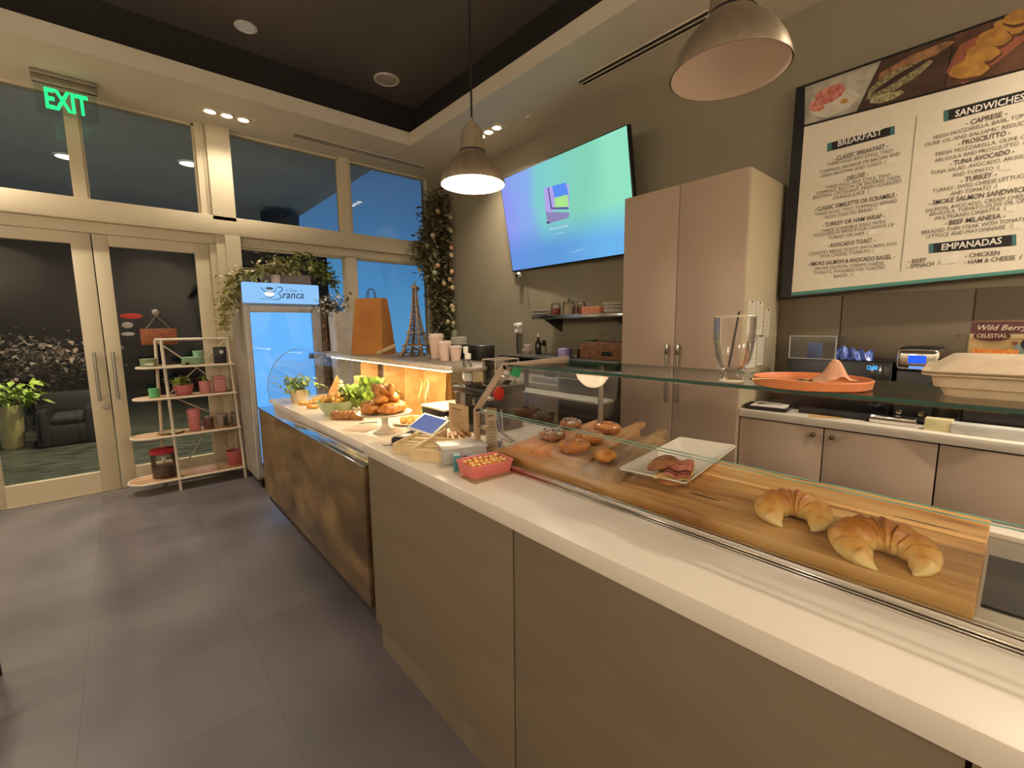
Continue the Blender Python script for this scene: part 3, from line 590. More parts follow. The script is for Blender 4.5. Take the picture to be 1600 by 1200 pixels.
# the tilt leans the upper edge out over the counter
MTV = Matrix(((ax_.x, uz_.x, nn_.x, tc_.x), (ax_.y, uz_.y, nn_.y, tc_.y), (ax_.z, uz_.z, nn_.z, tc_.z), (0, 0, 0, 1)))
s_ = 1 if nn_.x < 0 else -1
tv = thing('television', 'large tilted wall television with a blue, green and violet screen', 'television', tc_)
q = MB(); q.box((-W_/2-.012, -H_/2-.016, -s_*.045), (W_/2+.012, H_/2+.01, 0), .006, MTV); build(q, 'housing', m_black, tv)
def screen_mat():
    m, nt, out = newmat('tv_gradient'); L = nt.links; e = N(nt, 'ShaderNodeEmission'); L.new(e.outputs[0], out.inputs[0])
    tc = N(nt, 'ShaderNodeTexCoord'); sx = N(nt, 'ShaderNodeSeparateXYZ'); L.new(tc.outputs['UV'], sx.inputs[0])
    no = N(nt, 'ShaderNodeTexNoise'); no.inputs['Scale'].default_value = 1.6; L.new(tc.outputs['UV'], no.inputs['Vector'])
    def ramp(cols, src):
        ad = N(nt, 'ShaderNodeMath', operation='MULTIPLY_ADD'); L.new(no.outputs['Fac'], ad.inputs[0]); ad.inputs[1].default_value = .22; L.new(src, ad.inputs[2])
        r = N(nt, 'ShaderNodeValToRGB'); el = r.color_ramp.elements
        for i in range(len(cols)-2): el.new(.5)
        for i, (p_, c) in enumerate(cols): el[i].position = p_; el[i].color = lin(c)
        r.color_ramp.interpolation = 'EASE'; L.new(ad.outputs[0], r.inputs[0]); return r.outputs[0]
    top = ramp([(0.1, '8d94ea'), (.34, '86a6e8'), (.48, '7cc9c8'), (.8, '80ccb2'), (1.1, '8edcbe')], sx.outputs[0])
    bot = ramp([(0.1, '6590d8'), (.5, '6096d4'), (1.1, '6ab0e6')], sx.outputs[0])
    f = N(nt, 'ShaderNodeMapRange'); f.interpolation_type = 'SMOOTHSTEP'; f.inputs['From Min'].default_value = .12; f.inputs['From Max'].default_value = .5; L.new(sx.outputs[1], f.inputs['Value'])
    mx = N(nt, 'ShaderNodeMix', data_type='RGBA'); L.new(f.outputs[0], mx.inputs[0]); L.new(bot, mx.inputs[6]); L.new(top, mx.inputs[7]); L.new(mx.outputs[2], e.inputs[0]); e.inputs[1].default_value = 1.2
    return m
q = MB(); z_ = s_*.0015
q.add([(-W_/2, -H_/2, z_), (W_/2, -H_/2, z_), (W_/2, H_/2, z_), (-W_/2, H_/2, z_)], [(0, 1, 2, 3)], False, MTV)
so = build(q, 'screen', screen_mat(), tv, fix=False)
uv = so.data.uv_layers.new(name='UV')
for i, c_ in enumerate(((0, 0), (1, 0), (1, 1), (0, 1))): uv.data[i].uv = c_
Mi = MTV.inverted()
def tvp(px, py, k_):   # a point of the screen plane seen at (px, py)
    d_ = (px-800)/FPX*Rt-(py-600)/FPX*Up+Fw; t_ = (tc_-EYE).dot(nn_)/d_.dot(nn_); P = EYE+d_*t_
    return P+nn_*s_*k_
def flat(pts, col, nm, k_=.003, e_=1.15): q = MB(); q.face(*[tvp(x_, y_, k_) for x_, y_ in pts]); build(q, nm, emis('scr_'+col, col, e_), tv, fix=False)
flat([(850, 294), (865, 291), (889, 288), (890, 324), (853, 332)], 'b3a4e6', 'picture_pillow', .003)
flat([(853, 331), (890, 332), (889, 340), (856, 350)], '8f86b8', 'picture_ground', .0035)
flat([(863, 291), (884, 285), (889, 304), (867, 309)], '5c8df0', 'picture_sky', .004)
flat([(867, 309), (887, 304), (889, 323), (868, 324)], 'a8e48c', 'picture_field', .0045)
flat([(856, 293), (858, 292.6), (863.4, 326), (861, 326)], '5d5a98', 'picture_outline', .005); flat([(861, 324), (889, 323.6), (889, 327), (861, 327)], '5d5a98', 'picture_outline', .0052)
flat([(854, 346), (861, 347), (856, 350)], '2b3448', 'picture_corner', .005)
q = MB(); 
text_on(q, 'Beautiful', tvp(860, 360, .004), tvp(888, 354, .004), uz_, .022, bold=.02); text_on(q, 'listening', tvp(866, 367, .004), tvp(883, 363, .004), uz_, .012, bold=.02)
build(q, 'caption', emis('scr_white', 'c8e2f8', 1), tv, fix=False)
q = MB(); q.tube([tvp(892, 396, .002), tvp(905, 391, .002), tvp(919, 386, .002)], [.006, .02, .005], 8, flat=.1); build(q, 'progress_streak', emis('scr_streak', 'a6d6ff', 1.0), tv)
q = MB(); q.box((3.42, 2.9, 2.45), (3.488, 3.25, 2.75), .01); q.box((3.352, 3.0, 2.56), (3.43, 3.15, 2.64)); build(q, 'wall_bracket', m_black, tv)
# ================================================================ TALL CABINET
m_cab = mat('pinkish_taupe_laminate', 'b39a84', .42, var=.03, scale=1.5)
CX, CY0, CY1, CZ = 2.88, 1.157, 2.03, 2.426
cb = thing('tall_cabinet', 'tall two door taupe cupboard against the back wall', 'cabinet', (3.18, 1.6, 0))
q = MB(); q.box((CX+.022, CY0, .08), (XW-.002, CY1, CZ), .002); build(q, 'body', mat('cabinet_side_laminate', 'bcae90', .45, var=.03, scale=2), cb)
q = MB(); q.box((CX+.06, CY0+.01, 0), (XW-.01, CY1-.01, .08)); build(q, 'plinth', m_black, cb)
ym = (CY0+CY1)/2+.003
for y0, y1, hy in ((CY0+.001, ym-.002, ym-.04), (ym+.002, CY1-.001, ym+.04)):
    q = MB(); q.box((CX, y0, .09), (CX+.02, y1, CZ-.002), .002); dd = build(q, 'door', m_cab, cb)
    q = MB(); q.tube([(CX-.03, hy, 1.345), (CX-.03, hy, .98)], .008, 10)
    for z in (1.35, .975): q.tube([(CX, hy, z), (CX-.03, hy, z)], .007, 8)
    q.box((CX-.04, hy-.012, 1.30), (CX-.02, hy+.012, 1.37), .004); build(q, 'handle', m_steel, dd)
# order slips pinned on the cabinet side
m_pap = mat('white_order_paper', 'd8d0bd', .8, var=.04, scale=90)
for i, (px, py, w_, h_) in enumerate(((1168, 470, .115, .215), (1181, 471, .115, .225), (1195, 483, .085, .185), (1168, 524, .135, .21), (1184, 524, .105, .20))):
    p = at(px, py, 'Y', CY0-.004)
    t = thing('hanging_order_slip', ['leftmost white order slip in the upper row on the cabinet side', 'middle white order slip in the upper row on the cabinet side', 'narrow right hand order slip in the upper row on the cabinet side', 'left white order slip in the lower row on the cabinet side', 'right white order slip in the lower row on the cabinet side'][i], 'paper slip', (p.x, CY0-.004, p.z-h_), 0, 'order slips on the cabinet side')
    q = MB(); q.box((p.x, CY0-.008, p.z-h_), (p.x+w_, CY0-.0005, p.z)); build(q, 'pad', m_pap, t)
    q = MB()
    for k_ in range(11): q.box((p.x+.01, CY0-.0086, p.z-.02-k_*.015), (p.x+w_*(.9 if k_ % 2 else .7), CY0-.0082, p.z-.0225-k_*.015))
    build(q, 'handwriting', mat('grey_pencil', '8b8477', .8), t)
    q = MB(); q.lathe([(0, 0), (.005, .002), (.005, .006)], (0, 0, 0), 10, Matrix.Translation((p.x+w_/2, CY0-.008, p.z-.006)) @ Matrix.Rotation(PI/2, 4, 'X')); build(q, 'pin', m_black, t)
# ================================================================ BACK COUNTER
BZ_ = .972
bc = thing('back_counter', 'low back counter with cream top and taupe doors under the menu board', 'counter', (3.2, -.1, 0))
q = MB(); q.box((2.9, -1.9, BZ_-.045), (XW-.001, CY0-.002, BZ_), .003); build(q, 'worktop', m_slab, bc)
q = MB(); q.box((2.96, -1.9, .09), (XW-.001, CY0-.004, BZ_-.046)); build(q, 'carcass', mat('dark_gap', '1c150f', .7), bc)
q = MB(); q.box((3.0, -1.88, 0), (XW-.01, CY0-.01, .09)); build(q, 'plinth', m_black, bc)
ys_ = [CY0-.004, at(1286, 690, 'X', 2.92).y, at(1462, 740, 'X', 2.92).y]; dl = ys_[1]-ys_[2]; ys_ += [ys_[2]-dl, ys_[2]-2*dl, ys_[2]-3*dl]
for di, (y1, y0) in enumerate(zip(ys_, ys_[1:])):
    q = MB(); q.box((2.92, y0+.003, .1), (2.94, y1-.003, BZ_-.055), .002); dd = build(q, 'door', m_cab, bc)
    q = MB(); q.lathe([(.012, 0), (.011, .012), (.016, .02), (.012, .028), (0, .03)], (0, 0, 0), 16, Matrix.Translation((2.92, (y0+.045) if di % 2 == 0 else (y1-.045), BZ_-.095)) @ Matrix.Rotation(-PI/2, 4, 'Y')); build(q, 'knob', m_chrome, dd)
# panelling under the board
m_panw = mat('taupe_wall_panel', '6b5d48', .55, var=.03, scale=2)
q = MB(); yy = [CY0-.002, .79, .2, -.4, -1.0, -1.6]
for y1, y0 in zip(yy, yy[1:]): q.box((3.474, y0+.003, BZ_), (3.489, y1-.003, 1.68), .003)
st(q, 'trim_8', m_panw)
# ================================================================ MENU BOARD
BX = 3.40
mb_ = thing('menu_board', 'large black framed menu board listing breakfast, sandwiches and empanadas', 'menu board', (BX+.03, .3, 1.68))
def bp(px, py, o=0): v = at(px, py, 'X', BX-o); return Vector((BX-o, v.y, v.z))
XR = 1790  # the board runs on past the right of the picture
def lineT(x): return 137.2-.3496*(x-1243.8)
def lineM(x): return 196.6-.2596*(x-1256.8)
def lineB(x): return 461.7-.1*(x-1236.5)
def quadp(pts, o): return [bp(x_, y_, o) for x_, y_ in pts]
tl = bp(1243.8, 137.2); blf = bp(1219.5, 466); tr = bp(XR, lineT(XR)); br_ = bp(XR, lineB(XR)+2)
q = MB(); q.ext([tl, tr, br_, blf], (.07, 0, 0)); build(q, 'frame', mat('black_board_frame', '120f0d', .4), mb_)
q = MB(); q.face(*quadp([(1256.8, 196.6+2), (XR-8, lineM(XR-8)+2), (XR-8, lineB(XR-8)-5), (1236.8, 457)], .002)); build(q, 'menu_sheet', mat('cream_menu_sheet', 'ded3bd', .6, var=.02, scale=30), mb_, fix=False)
q = MB(); q.face(*quadp([(1236.8, 457.2), (XR-8, lineB(XR-8)-5), (XR-8, lineB(XR-8)+1), (1236.2, 462)], .002)); build(q, 'teal_border', mat('teal_print', '4f9080', .6), mb_, fix=False)
def pic(pts, col, nm, o=.003, **k_): q = MB(); q.face(*quadp(pts, o)); return build(q, nm, mat('print_'+col, col, .6, **k_), mb_, fix=False)
TT = lambda x: lineT(x)+4; MM = lambda x: lineM(x)-1.5
strip = pic([(1258, TT(1258)), (1377, TT(1377)), (1338, MM(1338)), (1257.2, MM(1257.2))], 'b7ad98', 'photo_breakfast', .0022, var=.25, scale=14, col2='8e877a')
pic([(1378.5, TT(1378.5)), (1490, TT(1490)), (1475, MM(1475)), (1340, MM(1340))], '4b3220', 'photo_baguette', .0022, var=.2, scale=10)
pic([(1491.5, TT(1491.5)), (XR-8, TT(XR-8)), (XR-8, MM(XR-8)), (1476.5, MM(1476.5))], '6b4428', 'photo_empanadas', .0022, var=.2, scale=6, col2='2c1a10')
def blob(px, py, rx, ry, ang, col, o, nm, **k_):
    if nm == 'printed_empanada': blob(px+1, py+2, rx+1.5, ry+2, ang, '5a3216', o-.0002, 'printed_outline')  # dark printed outline, slightly larger, behind each empanada
    q = MB(); pts = []
    for i in range(28):
        a_ = 2*PI*i/28; r_ = 1+.06*math.sin(3*a_+px)+.04*math.sin(7*a_)
        x_ = rx*math.cos(a_)*r_; y_ = ry*math.sin(a_)*r_; pts.append((px+x_*math.cos(ang)-y_*math.sin(ang), py+x_*math.sin(ang)+y_*math.cos(ang)))
    q.face(*quadp(pts, o)); build(q, nm, mat('print_'+col, col, .6, **k_), mb_, fix=False)
blob(1302, 160, 40, 19, -.32, 'cfc6b2', .003, 'printed_plate')
blob(1297, 147, 26, 12, -.45, 'a84a36', .0035, 'printed_bacon', var=.35, scale=30, col2='d49080')
blob(1276, 166, 12, 9, 0, 'b8604a', .0036, 'printed_bacon', var=.35, scale=30, col2='d49080')
blob(1318, 158, 17, 9, -.35, 'd8cdb4', .0038, 'printed_egg'); blob(1319, 158, 6, 4, -.3, 'c09040', .0042, 'printed_yolk')
blob(1428, 95, 66, 9, -.46, 'a5764e', .003, 'printed_bread', var=.2, scale=25, col2='6e4c30')
blob(1402, 150-26, 58, 13, -.52, '5b5330', .0034, 'printed_salad', var=.5, scale=60, col2='a39a70')
blob(1408, 150-32, 56, 4, -.55, '3a2016', .0038, 'printed_meat')
blob(1385, 152, 28, 6, -.3, '6c6238', .0036, 'printed_greens', var=.5, scale=60, col2='bdb088')
q = MB(); q.face(*quadp([(1478, 113), (1500, 70), (1600, 20), (1640, 30), (1560, 96), (1505, 132)], .0028)); build(q, 'printed_tray', mat('print_tray', '9c5a40', .6, var=.1), mb_, fix=False)
for ei, (px, py) in enumerate(((1514, 108), (1534, 84), (1552, 60), (1580, 40))): blob(px, py, 31 if px < 1520 else 28, 14, -.18, 'bd8c3e', .0044-.0004*ei, 'printed_empanada', var=.15, scale=20, col2='9a6a2c')
blob(1596, 26, 30, 11, -.2, 'bd8c3e', .0052, 'printed_empanada', var=.15, scale=20, col2='9a6a2c')
# writing
qt = MB(); qh = MB(); qb = MB(); qp = MB(); qc = MB()
def row(s, x0, y0, x1, y1, h=.019, b=.0, M_=None, o=.004):
    if s.endswith('/'): pass
    text_on(M_ or qt, s, bp(x0, y0+3, o), bp(x1, y1+3, o), (0, 0, 1), h, bold=b)
def head(s, x0, y0, x1, y1): row(s, x0, y0, x1, y1, .024, .018)
def banner(x0, x1, ya0, yb0, ya1, yb1, s, tx0, ty0, tx1, ty1):
    qb = MB(); qb.face(*quadp([(x0, ya0), (x1, ya1), (x1, yb1), (x0, yb0)], .003)); build(qb, 'banner', mat('black_ink', '17110f', .6), mb_, fix=False)
    e_ = 6
    for xa, xb, fa in ((x0-1, x0+e_, 0), (x1-e_, x1+1, 1)):
        f0 = (xa-x0)/(x1-x0); f1 = (xb-x0)/(x1-x0); Lp = lambda a_, b_, f_: a_+(b_-a_)*f_
        qc.face(*quadp([(xa, Lp(ya0, ya1, f0)), (xb, Lp(ya0, ya1, f1)), (xb, Lp(yb0, yb1, f1)), (xa, Lp(yb0, yb1, f0))], .0034))
    qh = MB(); text_on(qh, s, bp(tx0, ty0, .005), bp(tx1, ty1, .005), (0, 0, 1), .032, bold=.02); build(qh, 'banner_lettering', mat('white_ink', 'efe8da', .6), mb_, fix=False)
banner(1293.6, 1397, 224, 237, 196.6, 210, 'BREAKFAST', 1309, 229, 1378, 210)
head('- CLASSIC BREAKFAST -', 1302, 248.8, 1387.5, 227.5)
row('THREE EGGS ANY STYLE, TWO', 1291, 257, 1394.6, 234.6); row('TOPPINGS, SAUSAGE OR BACON AND', 1280.6, 269, 1406.5, 239.3); row('HASH BROWNS AND TOAST  /', 1284, 275, 1384, 252.4)
head('- DELUXE -', 1318.6, 280.7, 1356.6, 271)
row('THREE EGGS ANY STYLE, TWO', 1289, 293, 1391, 272.6); row('TOPPINGS, BACON OR SAUSAGE, HASH', 1275, 302, 1406, 275.6); row('BROWNS, CROISSANT, FRESH SQUEEZED', 1270.4, 308.6, 1408.8, 282); row('ORANGE JUICE  /', 1300.7, 309.5, 1357.5, 298.5)
head('- CLASSIC OMELETTE OR SCRAMBLE -', 1272, 327.8, 1403, 304)
row('THREE EGGS, TWO TOPPINGS SERVED', 1273, 335, 1401.5, 313); row('WITH TOASTED BREAD  /', 1288, 339.5, 1370, 325)
head('- TURKEY OR HAM WRAP -', 1284, 352, 1383, 337)
row('THREE SCRAMBLE EGGS WITH', 1283, 360.5, 1383, 345.5); row('MOZZARELLA WITH YOUR CHOICE OF', 1270.4, 367.7, 1397, 350); row('TURKEY OR HAM  /', 1294, 371.4, 1356.6, 362.7)
head('- AVOCADO TOAST -', 1292.4, 384.3, 1367.6, 374.6)
row('COUNTRY BREAD TOAST, AVOCADO, EGG', 1263, 396.5, 1400.6, 379.5); row('FETA CHEESE, TOMATO  /', 1281.4, 400.3, 1365.7, 390.5)
head('- SMOKE SALMON & AVOCADO BAGEL -', 1262, 413, 1397.8, 400.8)
row('SMOKE SALMON, CREAM CHEESE,', 1273, 419.3, 1382, 410.3); row('TOMATO, AVOCADO ON TOASTED', 1272, 426, 1383, 417); row('BAGEL  /', 1303.4, 431.3, 1331.8, 427.5)
banner(1475.7, 1616, 173, 190, 137, 153, 'SANDWICHES', 1492, 183, 1601, 156)
head('- CAPRESE -', 1508.7, 193.5, 1574, 177); row('FRESH MOZZARELLA, BASIL, TOMATO,', 1458.5, 215, 1628, 173); row('OLIVE OIL AND BALSAMIC REDUCTION  /', 1445, 226, 1640, 183)
head('- PROSCIUTTO -', 1496.7, 225, 1579, 207); row('FRESH MOZZARELLA, OLIVE OIL,', 1462, 241, 1614, 210.5); row('ARUGULA AND PROSCIUTTO  /', 1460, 251, 1601, 222)
head('- TUNA AVOCADO -', 1484, 256.5, 1585, 236); row('TUNA SALAD, AVOCADO, ARUGULA', 1454, 270.4, 1616, 240.5); row('AND TOMATO  /', 1487.7, 273.7, 1560.5, 261)
head('- TURKEY -', 1501, 282.4, 1557.5, 272); row('TURKEY, SWISS CHEESE LETTUCE', 1457, 298.5, 1604, 273.8); row('AND TOMATO  /', 1485, 302.8, 1556.7, 290.8)
head('- SMOKE SALMON SANDWICH -', 1451, 318, 1614, 294); row('SALMON, AVOCADO, CREAM CHEESE,', 1446, 329, 1612, 303.4); row('ARUGULA, TOMATO-OLIVE OIL ON', 1451.7, 335, 1604, 312.3); row('MULTIGRAIN CIABATTA  /', 1461.7, 341, 1571, 325)
head('- BEEF MILANESA -', 1475.8, 349.3, 1571, 337); row('BREADED THIN STEAK WITH TOMATO,', 1440, 363.2, 1608, 341); row('LETTUCE AND MAYONNAISE  /', 1446.7, 370, 1580, 353)
banner(1452.5, 1587, 381, 395.5, 366, 383.5, 'EMPANADAS', 1471, 391, 1565, 380.5)
row('- BEEF', 1418, 409, 1447.5, 405.5, .022, .012); row('- SPINACH  /', 1416.7, 416.7, 1468, 411, .022, .012); row('- CHICKEN', 1507.5, 400, 1561.7, 395, .022, .012); row('- HAM & CHEESE  /', 1506, 410, 1596.7, 401.5, .022, .012)
for (x_, y_, w2, h2) in ((1394, 248, 17, 11), (1365, 297, 16, 9), (1378, 324, 16, 8), (1364, 362, 14, 8), (1372, 390, 13, 8), (1338, 428, 13, 6), (1571, 260, 19, 10), (1566, 290, 16, 10), (1580, 325, 16, 8), (1590, 351, 14, 10), (1484, 405, 28, 12)):
    qp = MB(); qp.face(*quadp([(x_-w2/2, y_-h2/2+2), (x_+w2/2, y_-h2/2-1), (x_+w2/2, y_+h2/2-1), (x_-w2/2, y_+h2/2+2)], .0032)); build(qp, 'price_patch', mat('pale_patch', 'e8dfca', .7), mb_, fix=False)
qd = MB(); qd.face(*quadp([(1431.5, 180), (1433.5, 180), (1408, 424), (1406, 424)], .003))
build(qt, 'menu_lettering', mat('grey_brown_ink', '5a5044', .7), mb_, fix=False); 
build(qc, 'banner_edge', mat('teal_ink', '3f6f6c', .6), mb_, fix=False); build(qd, 'divider_line', mat('grey_rule', 'a69c8a', .7), mb_, fix=False)
# ================================================================ WALL SHELF with crockery
SX, SZ = 3.2, 1.612
sh = thing('wall_shelf', 'shiny steel wall shelf between the television and the tall cabinet', 'shelf', (3.34, 2.85, SZ-.04))
q = MB(); q.box((SX, 2.25, SZ-.038), (XW-.001, 3.36, SZ), .003); build(q, 'board', mat('polished_steel_shelf', 'c4c6ca', .16, 1, var=.03), sh)
for y_ in (3.2, 2.35): q = MB(); q.ext([(SX+.03, y_, SZ-.04), (XW-.002, y_, SZ-.04), (XW-.002, y_, SZ-.17)], (0, .02, 0)); build(q, 'bracket', mat('dark_steel_bracket', '5f584c', .4, .8), sh)
def onsh(px, d_=.12): v = at(px, 488, 'X', SX+d_); return Vector((SX+d_, v.y, SZ))
p = onsh(844); 
for i in range(2):
    q = MB(); z = SZ+i*.028; q.lathe([(.06, 0), (.115, .02), (.118, .026), (.112, .024), (.055, .006), (0, .006)], (p.x, p.y, z), 36)
    tag(build(q, 'white_platter', mat('white_china', 'ded6c8', .25)), ['lower white platter at the left end of the wall shelf', 'upper white platter at the left end of the wall shelf'][i], 'plate', 'platters on the wall shelf')
jars = ((868.5, .052, .10, 'a5523c', 'glass jar of reddish beans with silver lid on the wall shelf'), (889, .066, .11, 'cdb397', 'widest glass jar, cream filled, silver lid, on the wall shelf'), (908, .045, .10, '7c3a28', 'rightmost glass jar of dark red tea on the wall shelf'))
m_jar = glass('jar_glass', (.97, .97, .96), .9, .02)
for px, r, h, colr, lb in jars:
    p = onsh(px, .10 if px != 905 else .18); t = thing('storage_jar', lb, 'jar', p, 0, 'jars on the wall shelf')
    q = MB(); q.lathe([(r*.9, 0), (r, .01), (r, h*.8), (r*.85, h*.92), (r*.85, h)], p, 28); build(q, 'glass_body', m_jar, t)
    q = MB(); q.lathe([(r*.86, .004), (r*.93, .012), (r*.93, h*.66), (0, h*.68)], p, 24); build(q, 'contents', mat('jar_fill_'+colr, colr, .8, var=.25, scale=120, bump=.4), t)
    q = MB(); q.lathe([(r*.95, h), (r*.98, h+.012), (r*.6, h+.022), (r*.2, h+.026), (r*.15, h+.036), (r*.22, h+.045), (0, h+.05)], p, 24); build(q, 'lid', m_chrome, t)
a_ = onsh(912); b_ = onsh(943)
q = MB(); q.box((SX+.06, b_.y, SZ), (SX+.24, a_.y-.02, SZ+.065), .01); tag(build(q, 'orange_container', mat('salmon_box', 'd98862', .5, var=.1)), 'salmon orange lidded container on the wall shelf', 'container')
p = onsh(962, .14)
for i in range(3):
    q = MB(); q.lathe([(.07, 0), (.105, .018), (.112, .034), (.106, .034), (.066, .006), (0, .006)], (p.x, p.y, SZ+i*.03), 36)
    tag(build(q, 'cream_bowl', mat('speckled_cream_china', 'd3c8b4', .4, var=.2, scale=60)), ['bottom', 'middle', 'top'][i]+' cream speckled bowl of the stack beside the tall cabinet', 'bowl', 'cream bowls on the wall shelf')
# white cable hubs / outlets on the wall under the TV
p = at(812, 429, 'X', XW-.03)
t = thing('wall_mount_camera', 'small white wall device with cable just below the television', 'device', (XW-.03, p.y, p.z))
q = MB(); q.ell((XW-.035, p.y, p.z), (.035, .035, .028), 18, 12); build(q, 'body', m_white, t)
q = MB(); q.lathe([(.018, 0), (.018, .01), (0, .012)], (0, 0, 0), 16, Matrix.Translation((XW-.068, p.y+.006, p.z-.012)) @ Matrix.Rotation(-PI/2, 4, 'Y')); build(q, 'lens', m_black, t)
q = MB(); q.tube([(XW-.02, p.y, p.z+.02), (XW-.012, p.y-.06, p.z+.0), (XW-.006, p.y-.10, p.z-.2), (XW-.006, p.y-.13, p.z-.45)], .004, 6); build(q, 'cable', mat('wall_coloured_cable', '8f8670', .6), t)
p = at(810, 512, 'X', XW-.02)
t = thing('wall_outlet', 'white socket plate with plugged adapters and cable behind the pastry counter', 'outlet', (XW-.01, p.y, p.z-.07))
q = MB(); q.box((XW-.012, p.y-.045, p.z-.065), (XW-.001, p.y+.045, p.z+.055), .003); build(q, 'plate', m_white, t)
for dz, dy in ((.03, .02), (.02, -.03), (-.04, 0)): q = MB(); q.box((XW-.06, p.y+dy-.022, p.z+dz-.02), (XW-.012, p.y+dy+.022, p.z+dz+.02), .006); build(q, 'adapter', m_white, t)
q = MB(); q.tube([(XW-.04, p.y, p.z-.05), (XW-.05, p.y-.01, p.z-.2), (XW-.03, p.y-.015, p.z-.4)], .009, 6); build(q, 'cable', m_black, t)
# ================================================================ PREP TABLE behind the case
pt_ = thing('prep_table', 'stainless prep station with white cutting shelf left of the tall cabinet', 'prep table', (3.1, 2.75, 0))
q = MB(); q.box((2.72, 2.10, .78), (XW-.005, 3.62, .90), .008); build(q, 'table_top', m_steel, pt_)
q = MB(); q.box((2.70, 2.12, .90), (2.92, 3.58, .918), .004); build(q, 'cutting_shelf', mat('white_cutting_board', 'cfc6b4', .5), pt_)
q = MB(); q.box((2.78, 2.12, .10), (XW-.01, 3.60, .78)); build(q, 'cabinet', mat('dark_steel_body', '4a443c', .35, .6), pt_)
for (x_, y_) in ((2.8, 2.14), (2.8, 3.56), (3.44, 2.14), (3.44, 3.56)): q = MB(); q.lathe([(.02, 0), (.02, .1)], (x_, y_, 0), 12); build(q, 'leg', m_steel, pt_)
q = MB(); q.ext([(2.95, 2.12, .90), (2.97, 2.12, 1.10), (3.12, 2.12, 1.20), (XW-.01, 2.12, 1.20), (XW-.01, 2.12, .90)], (0, 1.46, 0)); build(q, 'lid_hood', m_steel, pt_)
q = MB(); q.box((2.955, 2.11, 1.195), (XW-.008, 3.6, 1.212), .003); build(q, 'upper_shelf', mat('grey_steel_shelf', '8e8a84', .3, .9), pt_)
q = MB(); q.tube([(2.955, 2.5, 1.05), (2.92, 2.5, 1.05), (2.92, 2.75, 1.05), (2.955, 2.75, 1.05)], .008, 8); build(q, 'lid_handle', m_chrome, pt_)
# things on the prep station's upper shelf
UZ = 1.212
def onu(px, x_=3.2): v = at(px, 560, 'X', x_); return Vector((x_, v.y, UZ))
a_ = onu(906, 3.12); b_ = onu(972, 3.12)
t = thing('wicker_basket', 'brown wicker basket with a dark handle slot by the tall cabinet', 'basket', (3.24, (a_.y+b_.y)/2, UZ))
q = MB(); y0, y1, z1 = max(b_.y, 2.06), a_.y, UZ+.15
for lo, hi in (((3.12, y0, UZ), (3.135, y1, z1)), ((3.36, y0, UZ), (3.375, y1, z1)), ((3.135, y0, UZ), (3.36, y0+.015, z1)), ((3.135, y1-.015, UZ), (3.36, y1, z1)), ((3.135, y0+.015, UZ), (3.36, y1-.015, UZ+.01))): q.box(lo, hi, .004)
build(q, 'weave', mat('wicker', '9c6b42', .75, var=.35, scale=70, stretch=(1, 1, 3), bump=.6, col2='4a2a14'), t)
p = onu(948, 3.118); q = MB(); q.box((3.117, p.y-.055, UZ+.03), (3.12, p.y+.055, UZ+.07), .001); build(q, 'handle_slot', m_black, t)
q = MB(); q.box((3.14, y0+.02, z1-.03), (3.35, y1-.02, z1+.0), .01); tag(build(q, 'folded_brown_cloth', mat('dark_brown_cloth', '4b2b1c', .9, var=.2)), 'dark brown cloth lying in the wicker basket', 'cloth')
p = onu(918, 3.2); q = MB(); q.box((3.16, y1-.10, UZ+.15), (3.26, y1+.02, UZ+.165), .004); tag(build(q, 'green_packet', mat('dark_green_pack', '2f5a34', .6)), 'dark green packet on the left rim of the basket', 'packet')
p = onu(945, 3.2); q = MB(); q.tube([(3.2, p.y+.07+.14*0, UZ+.15), (3.2, p.y+.05, UZ+.21), (3.2, p.y, UZ+.235), (3.2, p.y-.05, UZ+.20), (3.2, p.y-.12, UZ+.15)], .005, 6); tag(build(q, 'bag_handle', mat('brown_cord', '7a5238', .8)), 'brown cord handle looping up out of the wicker basket', 'handle')
p = onu(881, 3.1); q = MB(); q.box((3.06, p.y-.04, UZ), (3.14, p.y+.04, UZ+.085), .006); tag(build(q, 'lavender_box', mat('lavender_card', 'b3a4d8', .6)), 'small lavender box behind the glass display case frame', 'box')
p = onu(896, 3.1); q = MB(); q.lathe([(.04, 0), (.045, .01), (.048, .08), (.046, .08), (.04, .012), (0, .012)], (3.12, p.y, UZ), 24); tag(build(q, 'clear_container', glass('clear_tub_glass', (.8, .78, .74), 1)), 'clear tub between the lavender box and the basket', 'container')
t0 = onu(824, 3.3); k_ = 0
for dx, dy, r, h, colr, lb in ((0, 0, .06, .05, 'c9b6ac', 'wide pale pink bowl at the foot of the wall near the socket'), (.0, 0.0, .045, .05, 'cfc5b8', 'smaller cream bowl nested on the pale pink bowl'),):
    q = MB(); z = UZ+k_*.045; q.lathe([(r*.5, 0), (r, h*.8), (r*1.02, h), (r*.9, h), (r*.45, .01), (0, .01)], (t0.x, t0.y, z), 28); tag(build(q, 'small_bowl', mat('bowl_'+colr, colr, .4)), lb, 'bowl'); k_ += 1
p = onu(841, 3.3); t = thing('syrup_bottle', 'dark bottle with white pump cap near the wall socket', 'bottle', p)
q = MB(); q.lathe([(.03, 0), (.033, .01), (.033, .11), (.012, .16), (.012, .18)], p, 20); build(q, 'bottle_body', mat('dark_bottle', '241c18', .2), t)
q = MB(); q.lathe([(.016, .18), (.016, .21), (.006, .215), (.006, .235), (0, .236)], p, 16); build(q, 'cap', m_white, t)
p2 = at(850, 536, 'X', XW-.01); t = thing('wall_hook', 'small black hook on the wall left of the basket', 'hook', (XW-.01, p2.y, p2.z-.03))
